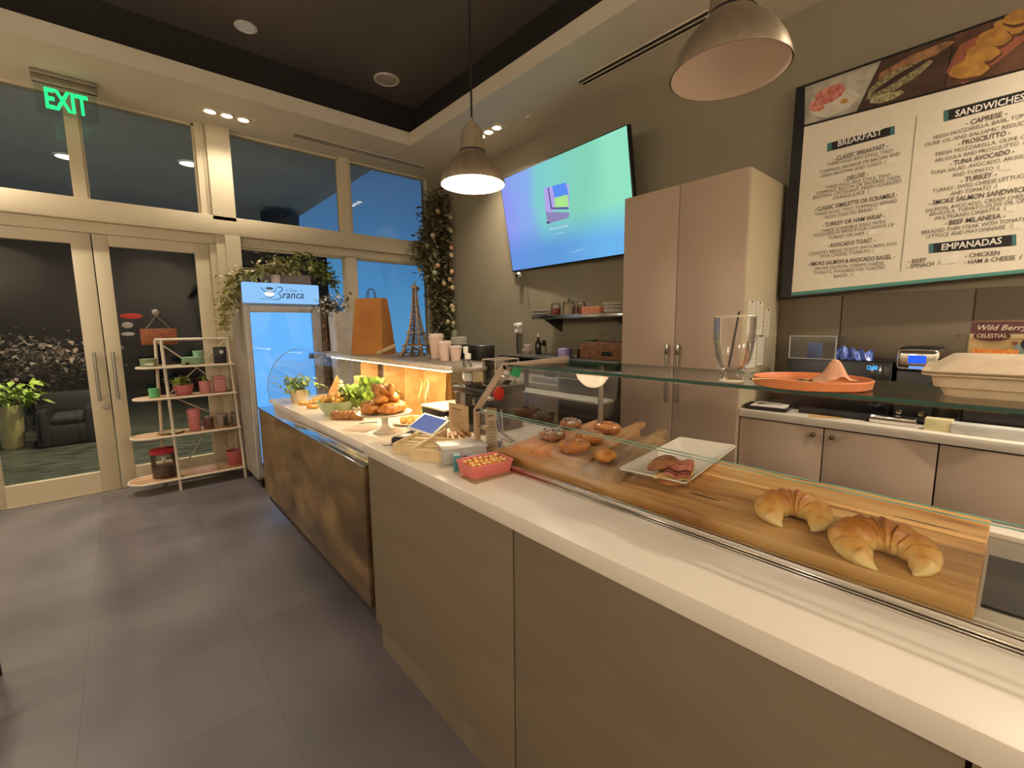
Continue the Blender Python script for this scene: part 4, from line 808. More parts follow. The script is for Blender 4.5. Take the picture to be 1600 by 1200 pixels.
q = MB(); q.box((XW-.02, p2.y-.02, p2.z-.03), (XW-.001, p2.y+.02, p2.z+.03), .004); q.tube([(XW-.02, p2.y, p2.z-.02), (XW-.04, p2.y, p2.z-.025), (XW-.045, p2.y, p2.z)], .005, 6); build(q, 'body', m_black, t)
# ================================================================ IN THE NEAR CASE
WZ = 1.027
m_bb = wood('honey_butcher_block', ['8a5626', 'c78c48', 'dca75e', 'e8ba78'], .38, 2.2, (9, 1, 1), plank=(.09, 'X'), bump=.05, coat=.1)
WY1 = 1.33
t = thing('butcher_block', 'long honey coloured butcher block lining the near glass case', 'board', (1.3, .68, CT-.008))
q = MB(); q.box((1.052, .017, CT-.008), (1.55, WY1, WZ), .004); build(q, 'block', m_bb, t)
q = MB(); q.ell((1.40, .12, WZ-.0005), (.004, .07, .0012), 10, 6); q.ell((1.18, .55, WZ-.0005), (.006, .05, .0012), 10, 6); q.ell((1.3, .33, WZ-.0005), (.005, .035, .0012), 10, 6); build(q, 'dark_knot', mat('dark_knot', '3c2210', .6), t)
def board(tip, front, w, label, cols, hl=.16, z=WZ, th=.018, drop=0):
    """paddle board whose handle points to tip; front = middle of its front edge"""
    T = Vector((tip[0], tip[1], 0)); F_ = Vector((front[0], front[1], 0)); d = (T-F_); L_ = d.length; rz = math.atan2(d.y, d.x)
    t = thing('paddle_board', label, 'cutting board', (F_.x, F_.y, z), rz, 'paddle boards in the glass case')
    h = w/2; e = L_-hl; out = []
    def rc(cx, cy, r, a0, a1, k=6): return [(cx+r*math.cos(a0+(a1-a0)*i/k), cy+r*math.sin(a0+(a1-a0)*i/k)) for i in range(k+1)]
    out += rc(.03, -h+.03, .03, -PI, -PI/2); out += rc(e-.04, -h+.04, .04, -PI/2, -.35); out += [(e+.005, -.026), (L_-.03, -.02)]
    out += rc(L_-.02, 0, .02, -PI/2, PI/2, 6); out += [(L_-.03, .02), (e+.005, .026)]; out += rc(e-.04, h-.04, .04, .35, PI/2); out += rc(.03, h-.03, .03, PI/2, PI)
    q = MB(); q.ext([(x_, y_, 0) for x_, y_ in out], (0, 0, th)); build(q, 'blade', wood(cols[0], cols[1:], .5, 3, (1, 9, 1), bump=.08), t, world=False)
    q = MB(); q.tube([(L_-.035, 0, th+.0006), (L_-.035, 0, -.0003)], .006, 10); build(q, 'hanging_hole', m_black, t, world=False)
    return t
TB = WZ+.018
P = lambda px, py, z: at(px, py, 'Z', z)
tp = P(937, 656, TB); fp = P(840, 700, TB); board((tp.x, tp.y), (fp.x-.02, fp.y), .21, 'light wooden paddle board under the cinnamon swirls, farthest in the case', ('light_maple_board', 'a86a3a', 'c58a52', 'd7a066'), .15)
tp = P(1004, 659, TB); fp = P(882, 720, TB); board((tp.x, tp.y), (fp.x, fp.y), .125, 'narrow middle paddle board carrying three glazed doughnuts', ('mid_oak_board', '8c6338', 'b58450', 'c79a64'), .17)
tp = P(1038, 671, TB); fp = P(935, 741, TB); board((tp.x, tp.y), (fp.x, fp.y), .13, 'dark grained paddle board with a single orange bun', ('weathered_oak_board', '6e5236', '96744c', 'ab8a60'), .17)
tp = P(1046, 690, TB); fp = P(985, 728, TB)
# swirls, doughnuts, bun
rr = random.Random(5)
def swirl(px, py, r, label):
    c = P(px, py, TB); t = thing('cinnamon_swirl', label, 'pastry', (c.x, c.y, TB), rr.uniform(0, 6), 'cinnamon swirls on the light board')
    q = MB(); pts = []; rad = []
    for i in range(90):
        a_ = i/89*5.2*PI; R_ = r*(.96-.88*i/89)-.010; pts.append((R_*math.cos(a_), R_*math.sin(a_), .018+.010*(i/89))); rad.append(.0155*(1+.10*math.sin(i*1.3)))
    q.tube(pts, rad, 10); q.ell((0, 0, .014), (r*.8, r*.8, .014), 18, 8); build(q, 'dough', mat('swirl_crust', 'b3743c', .5, var=.3, scale=60, col2='7a4420', bump=.3), t, world=False)
    q = MB(); pts = [(k_[0], k_[1], k_[2]+.011) for k_ in pts[4:70]]
    q.tube(pts, [.0085*(1+.35*math.sin(i*.9)) for i in range(66)], 8, flat=.7); build(q, 'icing', mat('white_icing', 'dccdbd', .4, var=.2, scale=120), t, world=False)
    q = MB(); 
    for _ in range(26): a_ = rr.uniform(0, 6.3); R_ = rr.uniform(0, r*.6); q.ell((R_*math.cos(a_), R_*math.sin(a_), .038), (.006, .005, .004), 6, 4)
    build(q, 'chopped_nuts', mat('chopped_nuts', '7a4e28', .6, var=.3, scale=80), t, world=False)
swirl(861, 686, .062, 'iced cinnamon swirl nearest the front on the light board'); swirl(891, 668, .058, 'iced cinnamon swirl behind the other, below the board handle')
def doughnut(px, py, label, r=.045, tilt=0):
    c = P(px, py, TB); t = thing('glazed_doughnut', label, 'doughnut', (c.x, c.y, TB), rr.uniform(0, 6), 'glazed doughnuts on the narrow board')
    q = MB(); k_ = .6
    def f(u, v):
        a_ = 2*PI*u; b_ = 2*PI*v; tr = .0235*(1+.05*math.sin(3*a_)); R_ = r-.012
        return ((R_+tr*math.cos(b_))*math.cos(a_), (R_+tr*math.cos(b_))*math.sin(a_), .021+tr*.9*math.sin(b_)*(1+.05*math.sin(2*a_)))
    q.grid(f, 40, 18); build(q, 'ring', mat('doughnut_crust', 'bd7430', .4, var=.12, scale=18, col2='94521c', sub=.0), t, world=False)
    def g(u, v):
        a_ = 2*PI*u; b_ = PI*(.12+.76*v)+.05*math.sin(5*a_); tr = .0247; R_ = r-.012
        return ((R_+tr*math.cos(b_))*math.cos(a_), (R_+tr*math.cos(b_))*math.sin(a_), .0212+tr*.9*math.sin(b_))
    q = MB(); q.grid(g, 40, 12); build(q, 'glaze', mat('sugar_glaze', 'd98c4c', .18, var=.1, scale=30, coat=.5), t, world=False)
doughnut(897, 706, 'glazed doughnut at the front of the narrow board', .048); doughnut(921, 691, 'glazed doughnut in the middle of the narrow board'); doughnut(948, 676, 'glazed doughnut at the handle end of the narrow board', .046)
c = P(946, 722, TB); q = MB(); q.ell((c.x, c.y, TB+.021), (.040, .036, .022), 24, 14, f=lambda v: 1+.05*math.sin(4*v[0]+3*v[1]))
t = thing('orange_bun', 'small round orange-yellow bun alone on the dark board', 'bun', (c.x, c.y, TB)); build(q, 'crumb', mat('golden_bun', 'd9942c', .45, var=.15, scale=30, col2='b56d1a', bump=.1), t)
q = MB(); 
for _ in range(16): a_ = rr.uniform(0, 6.3); R_ = rr.uniform(0, .026); q.ell((c.x+R_*math.cos(a_), c.y+R_*math.sin(a_), TB+.043-.3*R_), (.0025, .002, .0012), 6, 4)
build(q, 'crumbs_on_top', mat('pale_crumbs', 'eabf62', .6), t)
# white rectangular dish
cs = [P(1063, 763, WZ+.03), P(1150, 701, WZ+.03), P(1064, 684, WZ+.03), P(974, 733, WZ+.03)]
ctr = sum(cs, Vector())/4
A1 = (cs[1]-cs[0]+cs[2]-cs[3])/2; A2 = (cs[3]-cs[0]+cs[2]-cs[1])/2; la, lb_ = A1.length/2, A2.length/2; rz = math.atan2(A1.y, A1.x)
t = thing('white_serving_dish', 'white rectangular porcelain dish with flared rim on the butcher block', 'dish', (ctr.x, ctr.y, WZ), rz)
def rrect(a_, b_, r, k_=5):
    o_ = []
    for sx_, sy_, a0 in ((1, 1, 0), (-1, 1, PI/2), (-1, -1, PI), (1, -1, 3*PI/2)):
        for i in range(k_+1): an = a0+PI/2*i/k_; o_.append((sx_*(a_-r)+r*math.cos(an), sy_*(b_-r)+r*math.sin(an)))
    return o_
def rings(q, L_, M=None):
    k_ = len(L_[0]); vs = [v for r_ in L_ for v in r_]; fs = []
    for j in range(len(L_)-1):
        for i in range(k_): fs.append((j*k_+i, j*k_+(i+1) % k_, (j+1)*k_+(i+1) % k_, (j+1)*k_+i))
    fs += [tuple(range(k_))[::-1], tuple((len(L_)-1)*k_+i for i in range(k_))]; q.add(vs, fs, True, M)
def R3(a_, b_, r, z): return [(x_, y_, z) for x_, y_ in rrect(a_, b_, r)]
q = MB(); rings(q, [R3(la*.72, lb_*.70, .012, 0), R3(la*.76, lb_*.74, .014, .004), R3(la*.97, lb_*.97, .012, .032), R3(la, lb_, .012, .036), R3(la*.99, lb_*.985, .012, .039), R3(la*.94, lb_*.93, .012, .036), R3(la*.74, lb_*.70, .014, .009), R3(la*.3, lb_*.3, .01, .008)])
build(q, 'dish_body', mat('white_porcelain', 'ded3c2', .2, var=.02, coat=.3), t, world=False)
# open sandwich in the dish
c = P(1055, 740, WZ+.03); t = thing('ham_croissant_sandwich', 'toasted ham and cheese sandwich lying in the white dish', 'sandwich', (c.x, c.y, WZ+.0095), rz+.25)
def bread(q, a_, b_, h, z, wob=.08, ph=0): q.ell((0, 0, z), (a_, b_, h), 28, 12, f=lambda v: 1+wob*math.sin(3*math.atan2(v[1], v[0])+ph))
q = MB(); bread(q, .085, .052, .014, .013); build(q, 'bottom_toast', mat('toasted_bread', 'b8763a', .6, var=.3, scale=30, col2='7e4620', bump=.3), t, world=False)
q = MB(); q.grid(lambda u, v: ((u-.5)*.17, (v-.5)*.1+.0, .028+.006*math.sin(u*9)+.004*math.sin(v*11)), 16, 10); build(q, 'cheese_slice', mat('melted_cheese', 'd9b36c', .35), t, world=False)
q = MB()
for k_ in range(4): q.grid(lambda u, v: ((u-.5)*.12+.01*k_-.015, (v-.5)*.07-.012, .034+.004*k_+.007*math.sin(u*14+k_)+.004*math.sin(v*9)), 18, 8)
build(q, 'ham', mat('pink_ham', 'a8483a', .4, var=.3, scale=30, col2='d08a72'), t, world=False)
q = MB(); q.ell((.015, .025, .055), (.075, .045, .012), 28, 12, Matrix.Rotation(-.30, 4, 'X'), f=lambda v: 1+.07*math.sin(3*math.atan2(v[1], v[0])+1)); build(q, 'top_toast', mat('toasted_bread', 'b8763a'), t, world=False)
# croissants
def croissant(cx, cy, rz, R_, label, seed, z=WZ, open_=1.0, fat=1.0):
    rd = random.Random(seed); t = thing('croissant', label, 'croissant', (cx, cy, z), rz, 'croissants on the butcher block')
    q = MB(); nu, nv = 96, 22; span = 2*PI*.80*open_; segs = 11
    def prof(u): return max(.0, math.sin(PI*min(max(u, 0), 1)))**.75
    def f(u, v):
        a_ = PI/2-span/2+span*u+.05*math.sin(6*u); s = abs(2*u-1)*segs*.5+.5; fr_ = s-math.floor(s)
        st_ = fr_/.8 if fr_ < .8 else (1-fr_)/.2
        b_ = 2*PI*v; topw = .5+.5*math.sin(b_)
        ridge = 1-.15*st_*(.35+.65*topw)
        r_ = (.0015+(.010*min(1, 12*min(u, 1-u)))+.0205*prof(u)**1.3*fat)*ridge; R2 = R_*(1-.22*abs(2*u-1)**2)
        wob = 1+.05*math.sin(5*b_+s*4)+.03*math.sin(5*a_+b_)
        rad = R2+r_*1.2*math.cos(b_)*wob
        return (rad*math.cos(a_), rad*math.sin(a_), max(0, r_*.9+r_*.95*math.sin(b_)*wob))
    q.grid(f, nu, nv)
    build(q, 'crumb', croissant_mat(), t, world=False, angle=50)
    q = MB()
    for k_ in range(5): a_ = rd.uniform(0, 6.3); q.ell((rd.uniform(-.09, .09), rd.uniform(-.06, .10), .0015), (.004, .0025, .0012), 6, 4)
    build(q, 'flakes', mat('pastry_flake', 'c99a4c', .6), t, world=False)
    return t
def croissant_mat():
    if 'croissant_crust' in MT: return MT['croissant_crust']
    m, nt, out = newmat('croissant_crust'); L = nt.links; p = N(nt, 'ShaderNodeBsdfPrincipled'); L.new(p.outputs[0], out.inputs[0])
    tc = N(nt, 'ShaderNodeTexCoord'); sx = N(nt, 'ShaderNodeSeparateXYZ'); L.new(tc.outputs['Object'], sx.inputs[0])
    no = N(nt, 'ShaderNodeTexNoise'); no.inputs['Scale'].default_value = 38; no.inputs['Detail'].default_value = 5; L.new(tc.outputs['Object'], no.inputs['Vector'])
    ad = N(nt, 'ShaderNodeMath', operation='MULTIPLY_ADD'); L.new(no.outputs['Fac'], ad.inputs[0]); ad.inputs[1].default_value = .05; L.new(sx.outputs['Z'], ad.inputs[2])
    mr = N(nt, 'ShaderNodeMapRange'); mr.inputs['From Min'].default_value = .035; mr.inputs['From Max'].default_value = .082; L.new(ad.outputs[0], mr.inputs['Value'])
    rp = N(nt, 'ShaderNodeValToRGB'); e = rp.color_ramp.elements; e[0].color = lin('d6bd7c'); e[1].color = lin('b4702c'); k_ = e.new(.5); k_.color = lin('cf9a4a')
    L.new(mr.outputs[0], rp.inputs[0]); L.new(rp.outputs[0], p.inputs['Base Color']); p.inputs['Roughness'].default_value = .42
    b = N(nt, 'ShaderNodeBump'); b.inputs['Strength'].default_value = .35; b.inputs['Distance'].default_value = .004; L.new(no.outputs['Fac'], b.inputs['Height']); L.new(b.outputs[0], p.inputs['Normal'])
    MT['croissant_crust'] = m; return m
c = P(1241, 812, WZ+.01); croissant(c.x, c.y, -PI/2+.45, .057, 'curled golden croissant nearer the white dish', 1, open_=.98, fat=1.2)
c = P(1385, 872, WZ+.01); croissant(c.x, c.y, -PI/2+.50, .063, 'larger curled golden croissant at the near end of the block', 2, open_=1.02, fat=1.3)
# ================================================================ ON THE GLASS TOP SHELF
c = P(1265, 603, TZ); t = thing('orange_plate', 'matte orange round plate with raised rim on the glass shelf', 'plate', (c.x, c.y, TZ))
q = MB(); q.lathe([(.115, 0), (.124, .003), (.127, .020), (.125, .023), (.121, .020), (.118, .009), (.11, .007), (0, .007)], (c.x, c.y, TZ), 56); build(q, 'plate_body', mat('matte_orange_ceramic', 'd9814a', .5, var=.03), t)
pc2 = Vector((c.x, c.y, TZ+.0075))
def fork(t, p0, p1, nm, m):
    p0 = Vector(p0); p1 = Vector(p1); d_ = (p1-p0).normalized(); s = Vector((-d_.y, d_.x, 0)); up = Vector((0, 0, 1))
    q = MB(); L_ = (p1-p0).length
    q.tube([p0, p0+d_*L_*.3+up*.003, p0+d_*L_*.68+up*.006, p0+d_*L_*.74+up*.004], [.005, .004, .0025, .004], 8, flat=.5)
    e_ = p0+d_*L_*.74+up*.004; q.ell(e_+d_*.008, (.011, .009, .0018), 12, 6)
    for k_ in (-1.5, -.5, .5, 1.5): q.tube([e_+d_*.014+s*k_*.0045, e_+d_*.03+s*k_*.005+up*.001, p1+s*k_*.0045-up*.001], .0014, 5)
    return build(q, nm, m, t)
f0 = P(1173, 592, TZ+.026); f1 = P(1272, 596, TZ+.012)
t = thing('gold_fork', 'dark golden fork laid across the orange plate', 'fork', f0); fork(t, f0, f1, 'fork_body', mat('dark_gold_metal', '8a6434', .3, .9))
n0 = P(1290, 600, TZ+.008); q = MB(); n0 = Vector((n0.x, n0.y, TZ+.0105))
def nap(u, v):
    x_ = (u-.5)*.13; y_ = (v-.5)*.075; r_ = math.exp(-((u-.62)**2*14+(v-.5)**2*6))
    return (n0.x+x_*.55-y_*.3+.012, n0.y-x_*.6-y_*.6, n0.z+.050*r_*(1+.18*math.sin(u*9+v*3))+.004*abs(math.sin(u*11+v*4)))
q.grid(nap, 36, 20); tag(build(q, 'crumpled_napkin', mat('peach_paper_napkin', 'e0aa86', .8, var=.05, scale=50, bump=.2), angle=60, fix=False), 'crumpled peach paper napkin on the orange plate', 'napkin')
q = MB(); q.ell((n0.x-.03, n0.y+.042, TZ+.011), (.030, .020, .0035), 18, 8); tag(build(q, 'cream_smear', mat('cream_food', 'e6c99a', .5)), 'small heap of cream left on the orange plate by the fork', 'food')
c = P(1143, 597, TZ); t = thing('glass_tumbler', 'tall empty glass tumbler with a black straw on the glass shelf', 'glass', (c.x, c.y, TZ))
GR = .052
q = MB(); q.lathe([(.030, 0), (.032, .004), (.020, .018), (.019, .026), (.034, .036), (.044, .065), (.051, .11), (.0525, .15), (.0518, .176), (.0495, .176), (.050, .15), (.0485, .11), (.042, .068), (.030, .040), (0, .034)], (c.x, c.y, TZ), 48); build(q, 'tumbler', glass('drinking_glass', (.985, .985, .975), .7, .015), t)
q = MB(); q.lathe([(.0505, .174), (.0522, .177), (.0505, .179)], (c.x, c.y, TZ), 40, cap=False); q.lathe([(.031, .001), (.033, .004), (.030, .008)], (c.x, c.y, TZ), 40, cap=False); build(q, 'rim', mat('bright_glass_rim', 'e2d4ba', .1, var=.0, spec=1), t)
q = MB(); s0 = Vector((c.x+.0, c.y+.01, TZ+.04)); s1 = at(1155, 487, 'X', c.x+.02); q.tube([s0, s1], .003, 8); tag(build(q, 'black_straw', m_black), 'black drinking straw standing in the glass tumbler', 'straw')
# moulded pulp takeaway box, open, food bag inside
c0 = P(1478, 628, TZ); bx0 = Vector((c0.x, c0.y, TZ))
l0 = P(1485, 618, TZ); r0_ = P(1640, 650, TZ)
t = thing('pulp_takeaway_box', 'beige moulded takeaway box with open lid at the right end of the glass shelf', 'takeaway box', (1.42, .05, TZ))
m_pulp = mat('beige_moulded_pulp', 'd6bf9e', .85, var=.05, scale=40, bump=.05)
mx_, my_ = 1.40, .005; M_ = Matrix.Translation((mx_, my_, TZ)) @ Matrix.Rotation(.06, 4, 'Z')
q = MB(); rings(q, [R3(.080, .105, .02, 0), R3(.105, .130, .02, .050), R3(.118, .143, .018, .052), R3(.119, .144, .018, .055), R3(.106, .131, .02, .055), R3(.098, .123, .02, .02), R3(.04, .05, .01, .018)], M_); build(q, 'base_tray', m_pulp, t)
q = MB(); M2 = M_ @ Matrix.Translation((.119, 0, .057)) @ Matrix.Rotation(-.05, 4, 'Y')
rings(q, [R3(.118, .143, .018, 0), R3(.119, .144, .018, .003), R3(.105, .130, .02, .005), R3(.078, .10, .02, .030), R3(.03, .04, .01, .031)], M2 @ Matrix.Translation((-.119, 0, 0)))
build(q, 'lid', m_pulp, t)
# tea box
p0 = at(1511, 559, 'X', 3.12); z0 = p0.z; y1 = p0.y; zt = at(1513, 502, 'X', 3.12).z; zz = zt
mc = thing('dark_countertop_machine', 'dark boxy machine on the back counter that carries the tea box', 'machine', (3.2, y1-.18, BZ_))
q = MB(); q.box((3.06, y1-.42, BZ_+.02), (3.4, y1-.01, z0-.004), .012); build(q, 'body', mat('dark_machine_plastic', '211c18', .35), mc)
for dy in (-.38, -.06): q = MB(); q.box((3.1, y1+dy, BZ_), (3.36, y1+dy+.03, BZ_+.02)); build(q, 'foot', m_black, mc)
wT = .30; hT = zz-z0
t = thing('tea_box', 'colourful wild berry tea box standing on the dark machine', 'tea box', (3.16, y1-wT/2, z0-.004))
def tb(y_, z_, o=.0): return Vector((3.12-o, y1-y_*wT, z0+z_*hT))
q = MB(); q.box((3.12, y1-wT, z0-.004), (3.20, y1, zz)); build(q, 'carton', mat('berry_carton', 'c2a26a', .5, var=.15, scale=12), t)
def tf(y0, z0_, y1_, z1_, col, nm, o, **k_): q = MB(); q.face(tb(y0, z0_, o), tb(y1_, z0_, o), tb(y1_, z1_, o), tb(y0, z1_, o)); build(q, nm, mat('carton_'+col, col, .5, **k_), t, fix=False)
tf(0, .66, 1, .99, '6e3a38', 'purple_band', .001, var=.2, scale=20); tf(0, .55, 1, .66, 'cdb488', 'ribbon', .0012); tf(.05, .01, .55, .25, 'd85a24', 'red_flowers', .0015, var=.4, scale=60, col2='e8a040'); tf(.5, .01, 1, .4, '8d9a90', 'grey_leaves', .0013, var=.3, scale=40)
def te(y_, z_, ry, rz_, col, nm, o, **k_):
    q = MB(); q.face(*[tb(y_+ry*math.cos(a*PI/12), z_+rz_*math.sin(a*PI/12), o) for a in range(24)]); build(q, nm, mat('carton_'+col, col, .5, **k_), t, fix=False)
te(.245, .60, .205, .14, '5c2018', 'brand_oval', .002); te(.62, .40, .06, .13, '2a1c26', 'blackberry', .002, var=.5, scale=200); te(.85, .42, .13, .26, 'b82c48', 'raspberry', .002, var=.4, scale=150, col2='e06878'); te(.50, .42, .035, .05, '8a5228', 'printed_nut', .002)
q = MB(); text_on(q, 'CELESTIAL', tb(.08, .56, .003), tb(.41, .56, .003), (0, 0, 1), .018, bold=.01); text_on(q, 'Wild Berry Zinger', tb(.08, .76, .003), tb(.97, .76, .003), (0, 0, 1), .024, shear=.3, bold=.01); build(q, 'lettering', mat('cream_print', 'e8d8b8', .5), t, fix=False)
p = at(1494, 526, 'X', 3.35); q = MB(); q.lathe([(0, 0), (.05, .002), (.052, .006), (0, .008)], (3.35, p.y-.05, p.z), 20); q.tube([(3.35, p.y-.05, p.z), (3.35, p.y-.05, BZ_)], .008, 8); tag(build(q, 'paper_holder_stand', m_steel), 'thin steel stand with round top beside the tea box', 'stand')
# ================================================================ ON THE BACK COUNTER
def onb(px, x_): v = at(px, 600, 'X', x_); return v.y
# microwave / black coffee machine
ya_, yb_ = onb(1226, 3.12), onb(1392, 3.12); zt = at(1390, 566, 'X', 3.12).z; zl = at(1240, 556, 'X', 3.12).z
t = thing('black_coffee_machine', 'wide black machine with glowing blue display on the back counter', 'coffee machine', (3.28, (ya_+yb_)/2, BZ_))
q = MB(); q.box((3.13, yb_, BZ_+.015), (3.45, ya_, zt), .008); build(q, 'body', m_black, t)
q = MB(); q.box((3.112, yb_+.01, BZ_+.04), (3.12, yb_+.09, zt-.01), .002); build(q, 'control_panel', mat('glossy_black_panel', '101014', .12), t)
q = MB(); d0 = at(1355, 572, 'X', 3.11); d1_ = at(1371, 578, 'X', 3.11); text_on(q, '12:00', Vector((3.110, d0.y, d1_.z)), Vector((3.110, d1_.y, d1_.z)), (0, 0, 1), .022, bold=.03); build(q, 'clock_digits', emis('clock_blue', '4cb4ff', 1.6), t, fix=False)
for y_ in (ya_-.04, yb_+.04): q = MB(); q.lathe([(.012, 0), (.012, .016)], (3.2, y_, BZ_), 12); build(q, 'foot', m_black, t)
# clear bin with blue pack
a_ = at(1233, 553, 'X', 3.14); b_ = at(1305, 555, 'X', 3.14); zt2 = at(1236, 525, 'X', 3.14).z; zz0 = zt
t = thing('clear_plastic_bin', 'clear slanted plastic bin with a blue packet on the black machine', 'storage bin', (3.22, (a_.y+b_.y)/2, zz0))
q = MB(); hb = zt2-zz0
prof = [(3.14, zz0), (3.14, zz0+hb), (3.34, zz0+hb), (3.34, zz0)]
for y_ in (a_.y-.003, b_.y): q.box((3.14, y_, zz0), (3.34, y_+.003, zz0+hb))
q.box((3.14, b_.y, zz0), (3.143, a_.y, zz0+hb)); q.box((3.337, b_.y, zz0), (3.34, a_.y, zz0+hb)); q.box((3.14, b_.y, zz0), (3.34, a_.y, zz0+.003)); build(q, 'bin', glass('frosty_bin_glass', (.85, .86, .86), 1.6, .15), t)
q = MB(); 
for u, v in ((a_.y, zz0), (a_.y, zz0+hb)): q.tube([(3.139, u, v), (3.139, b_.y, v)], .003, 6)
for y_ in (a_.y, b_.y): q.tube([(3.139, y_, zz0), (3.139, y_, zz0+hb)], .003, 6)
build(q, 'rim', mat('milky_rim', 'b5b3ae', .3), t)
q = MB(); q.box((3.16, (a_.y+b_.y)/2-.04, zz0+.005), (3.2, (a_.y+b_.y)/2+.03, zz0+hb*.7), .006); tag(build(q, 'blue_packet', mat('blue_pack', '4f6cb8', .5)), 'small blue packet inside the clear bin', 'packet')
a2 = at(1306, 556, 'X', 3.16); b2 = at(1362, 556, 'X', 3.16); q = MB(); wv = a2.y-b2.y
def bag(u, v):
    x_ = 3.16+.10*v+.012*math.sin(u*19+v*7); h_ = (zz0+.075*math.sin(PI*min(1, v*1.15+.0))*(1-.35*u)+.010*math.sin(u*25+v*9)); return (x_, a2.y-wv*u, max(zz0+.001, h_))
q.grid(bag, 40, 20); q.grid(lambda u, v: (3.16+.1*v, a2.y-wv*u, zz0+.001), 2, 2); tag(build(q, 'blue_plastic_bag', mat('shiny_blue_film', '2a3f8c', .15, var=.4, scale=30, col2='7d93d8', stretch=(1, 3, 1)), fix=False), 'crinkled blue plastic pack lying on the black machine', 'bag')
# toaster
ya_, yb_ = onb(1394, 3.1), onb(1466, 3.1); zt = at(1430, 545, 'X', 3.1).z; zb = at(1430, 581, 'X', 3.1).z
t = thing('steel_toaster', 'chrome toaster with blue lit display and two front knobs', 'toaster', (3.22, (ya_+yb_)/2, BZ_))
q = MB(); q.box((3.1, yb_, zb), (3.4, ya_, zt), .03, seg=4); build(q, 'shell', m_chrome, t)
q = MB(); q.box((3.105, yb_+.01, BZ_+.01), (3.39, ya_-.01, zb+.005), .01); q.box((3.12, yb_+.015, zt-.004), (3.38, ya_-.015, zt+.006), .004); build(q, 'black_base', m_black, t)
ymid = (ya_+yb_)/2
q = MB(); q.box((3.096, ymid-.035, zt-.075), (3.1005, ymid+.035, zt-.035), .001); build(q, 'display', emis('display_blue', '2f62ff', 1.3), t)
q = MB(); q.box((3.096, ymid-.03, zt-.105), (3.1005, ymid+.03, zt-.09), .001); build(q, 'button_row', emis('button_blue', '8fb4ff', .9), t)
for dy in (-.04, .05): q = MB(); q.lathe([(.016, 0), (.016, .02), (.012, .026), (0, .026)], (0, 0, 0), 20, Matrix.Translation((3.105, ymid+dy, BZ_+.06)) @ Matrix.Rotation(-PI/2, 4, 'Y')); build(q, 'knob', m_chrome, t)
for dx in (.1, .2): q = MB(); q.box((3.1+dx-.012, yb_+.04, zt+.006), (3.1+dx+.012, ya_-.04, zt+.008)); build(q, 'slot', m_black, t)
# tray with napkins and spoons
c = P(1204, 630, BZ_+.03); t = thing('black_service_tray', 'black square tray at the left end of the back counter', 'tray', (c.x, c.y, BZ_), .1)
q = MB(); rings(q, [R3(.125, .115, .02, 0), R3(.135, .125, .02, .025), R3(.13, .12, .02, .025), R3(.12, .11, .02, .008), R3(.05, .05, .02, .008)]); build(q, 'tray_body', m_black, t, world=False)
q = MB(); q.box((-.105, -.095, .009), (.105, .095, .024), .004, M=Matrix.Translation((c.x, c.y, BZ_)) @ Matrix.Rotation(.12, 4, 'Z')); tag(build(q, 'folded_napkins', mat('white_napkin', 'd9d2c4', .8)), 'folded white napkins in the black tray', 'napkins')
for k_, (an, lb) in enumerate(((.3, 'upper steel spoon on the napkins in the black tray'), (.75, 'lower steel spoon crossing on the napkins in the black tray'))):
    M3 = Matrix.Translation((c.x-.01, c.y, BZ_+.026+.006*k_)) @ Matrix.Rotation(an+1.5, 4, 'Z'); q = MB(); q.tube([M3 @ Vector((-.07, 0, 0)), M3 @ Vector((.03, 0, .002))], [.004, .003], 8, flat=.5); q.ell((.05, 0, .003), (.024, .014, .003), 16, 8, M3); tag(build(q, 'steel_spoon', m_chrome), lb, 'spoon', 'spoons in the black tray')
# kraft paper, bread knife, black tray, small tin, cash slips
pts = [P(*k_, BZ_+.001) for k_ in ((1262, 638), (1309, 640), (1318, 655), (1264, 652))]; q = MB(); q.ext(pts, (0, 0, .001)); tag(build(q, 'kraft_paper_sheet', mat('kraft_sheet', 'c49c64', .8)), 'small sheet of brown paper on the back counter', 'paper')
k0 = P(1306, 640, BZ_+.012); k1 = P(1385, 652, BZ_+.012); t = thing('bread_knife', 'long knife with black handle lying on the back counter', 'knife', (k0.x, k0.y, BZ_))
d_ = (k1-k0).normalized(); s = Vector((-d_.y, d_.x, 0)); L_ = (k1-k0).length
q = MB(); q.ext([k0-Vector((0, 0, .011)), k0+d_*L_*.6+s*.012-Vector((0, 0, .011)), k0+d_*L_*.6-s*.012-Vector((0, 0, .011))], (0, 0, .003)); build(q, 'blade', m_steel, t)
q = MB(); q.tube([k0+d_*L_*.58-Vector((0, 0, .0)), k0+d_*L_*.8, k1], [.010, .012, .009], 10); build(q, 'handle', m_black, t)
a_, b_ = P(1290, 628, BZ_), P(1372, 636, BZ_); q = MB(); q.box((3.02, b_.y-.1, BZ_), (3.10, a_.y, BZ_+.03), .006); tag(build(q, 'black_drip_mat', mat('dark_rubber', '191514', .6)), 'long black rubber mat in front of the black machine', 'mat')
a_, b_ = P(1388, 640, BZ_), P(1455, 646, BZ_); t = thing('silver_tin', 'low shiny silver tin beneath the toaster edge', 'tin', (3.03, (a_.y+b_.y)/2, BZ_)); q = MB(); q.box((2.99, b_.y, BZ_), (3.07, a_.y, BZ_+.045), .01); build(q, 'tin_body', m_chrome, t)
a_ = P(1483, 652, BZ_); q = MB(); q.box((2.97, a_.y-.05, BZ_), (3.03, a_.y+.05, BZ_+.06), .003); tag(build(q, 'cream_card_box', mat('cream_card', 'd8cb9a', .7)), 'small cream card box right of the silver tin', 'box')
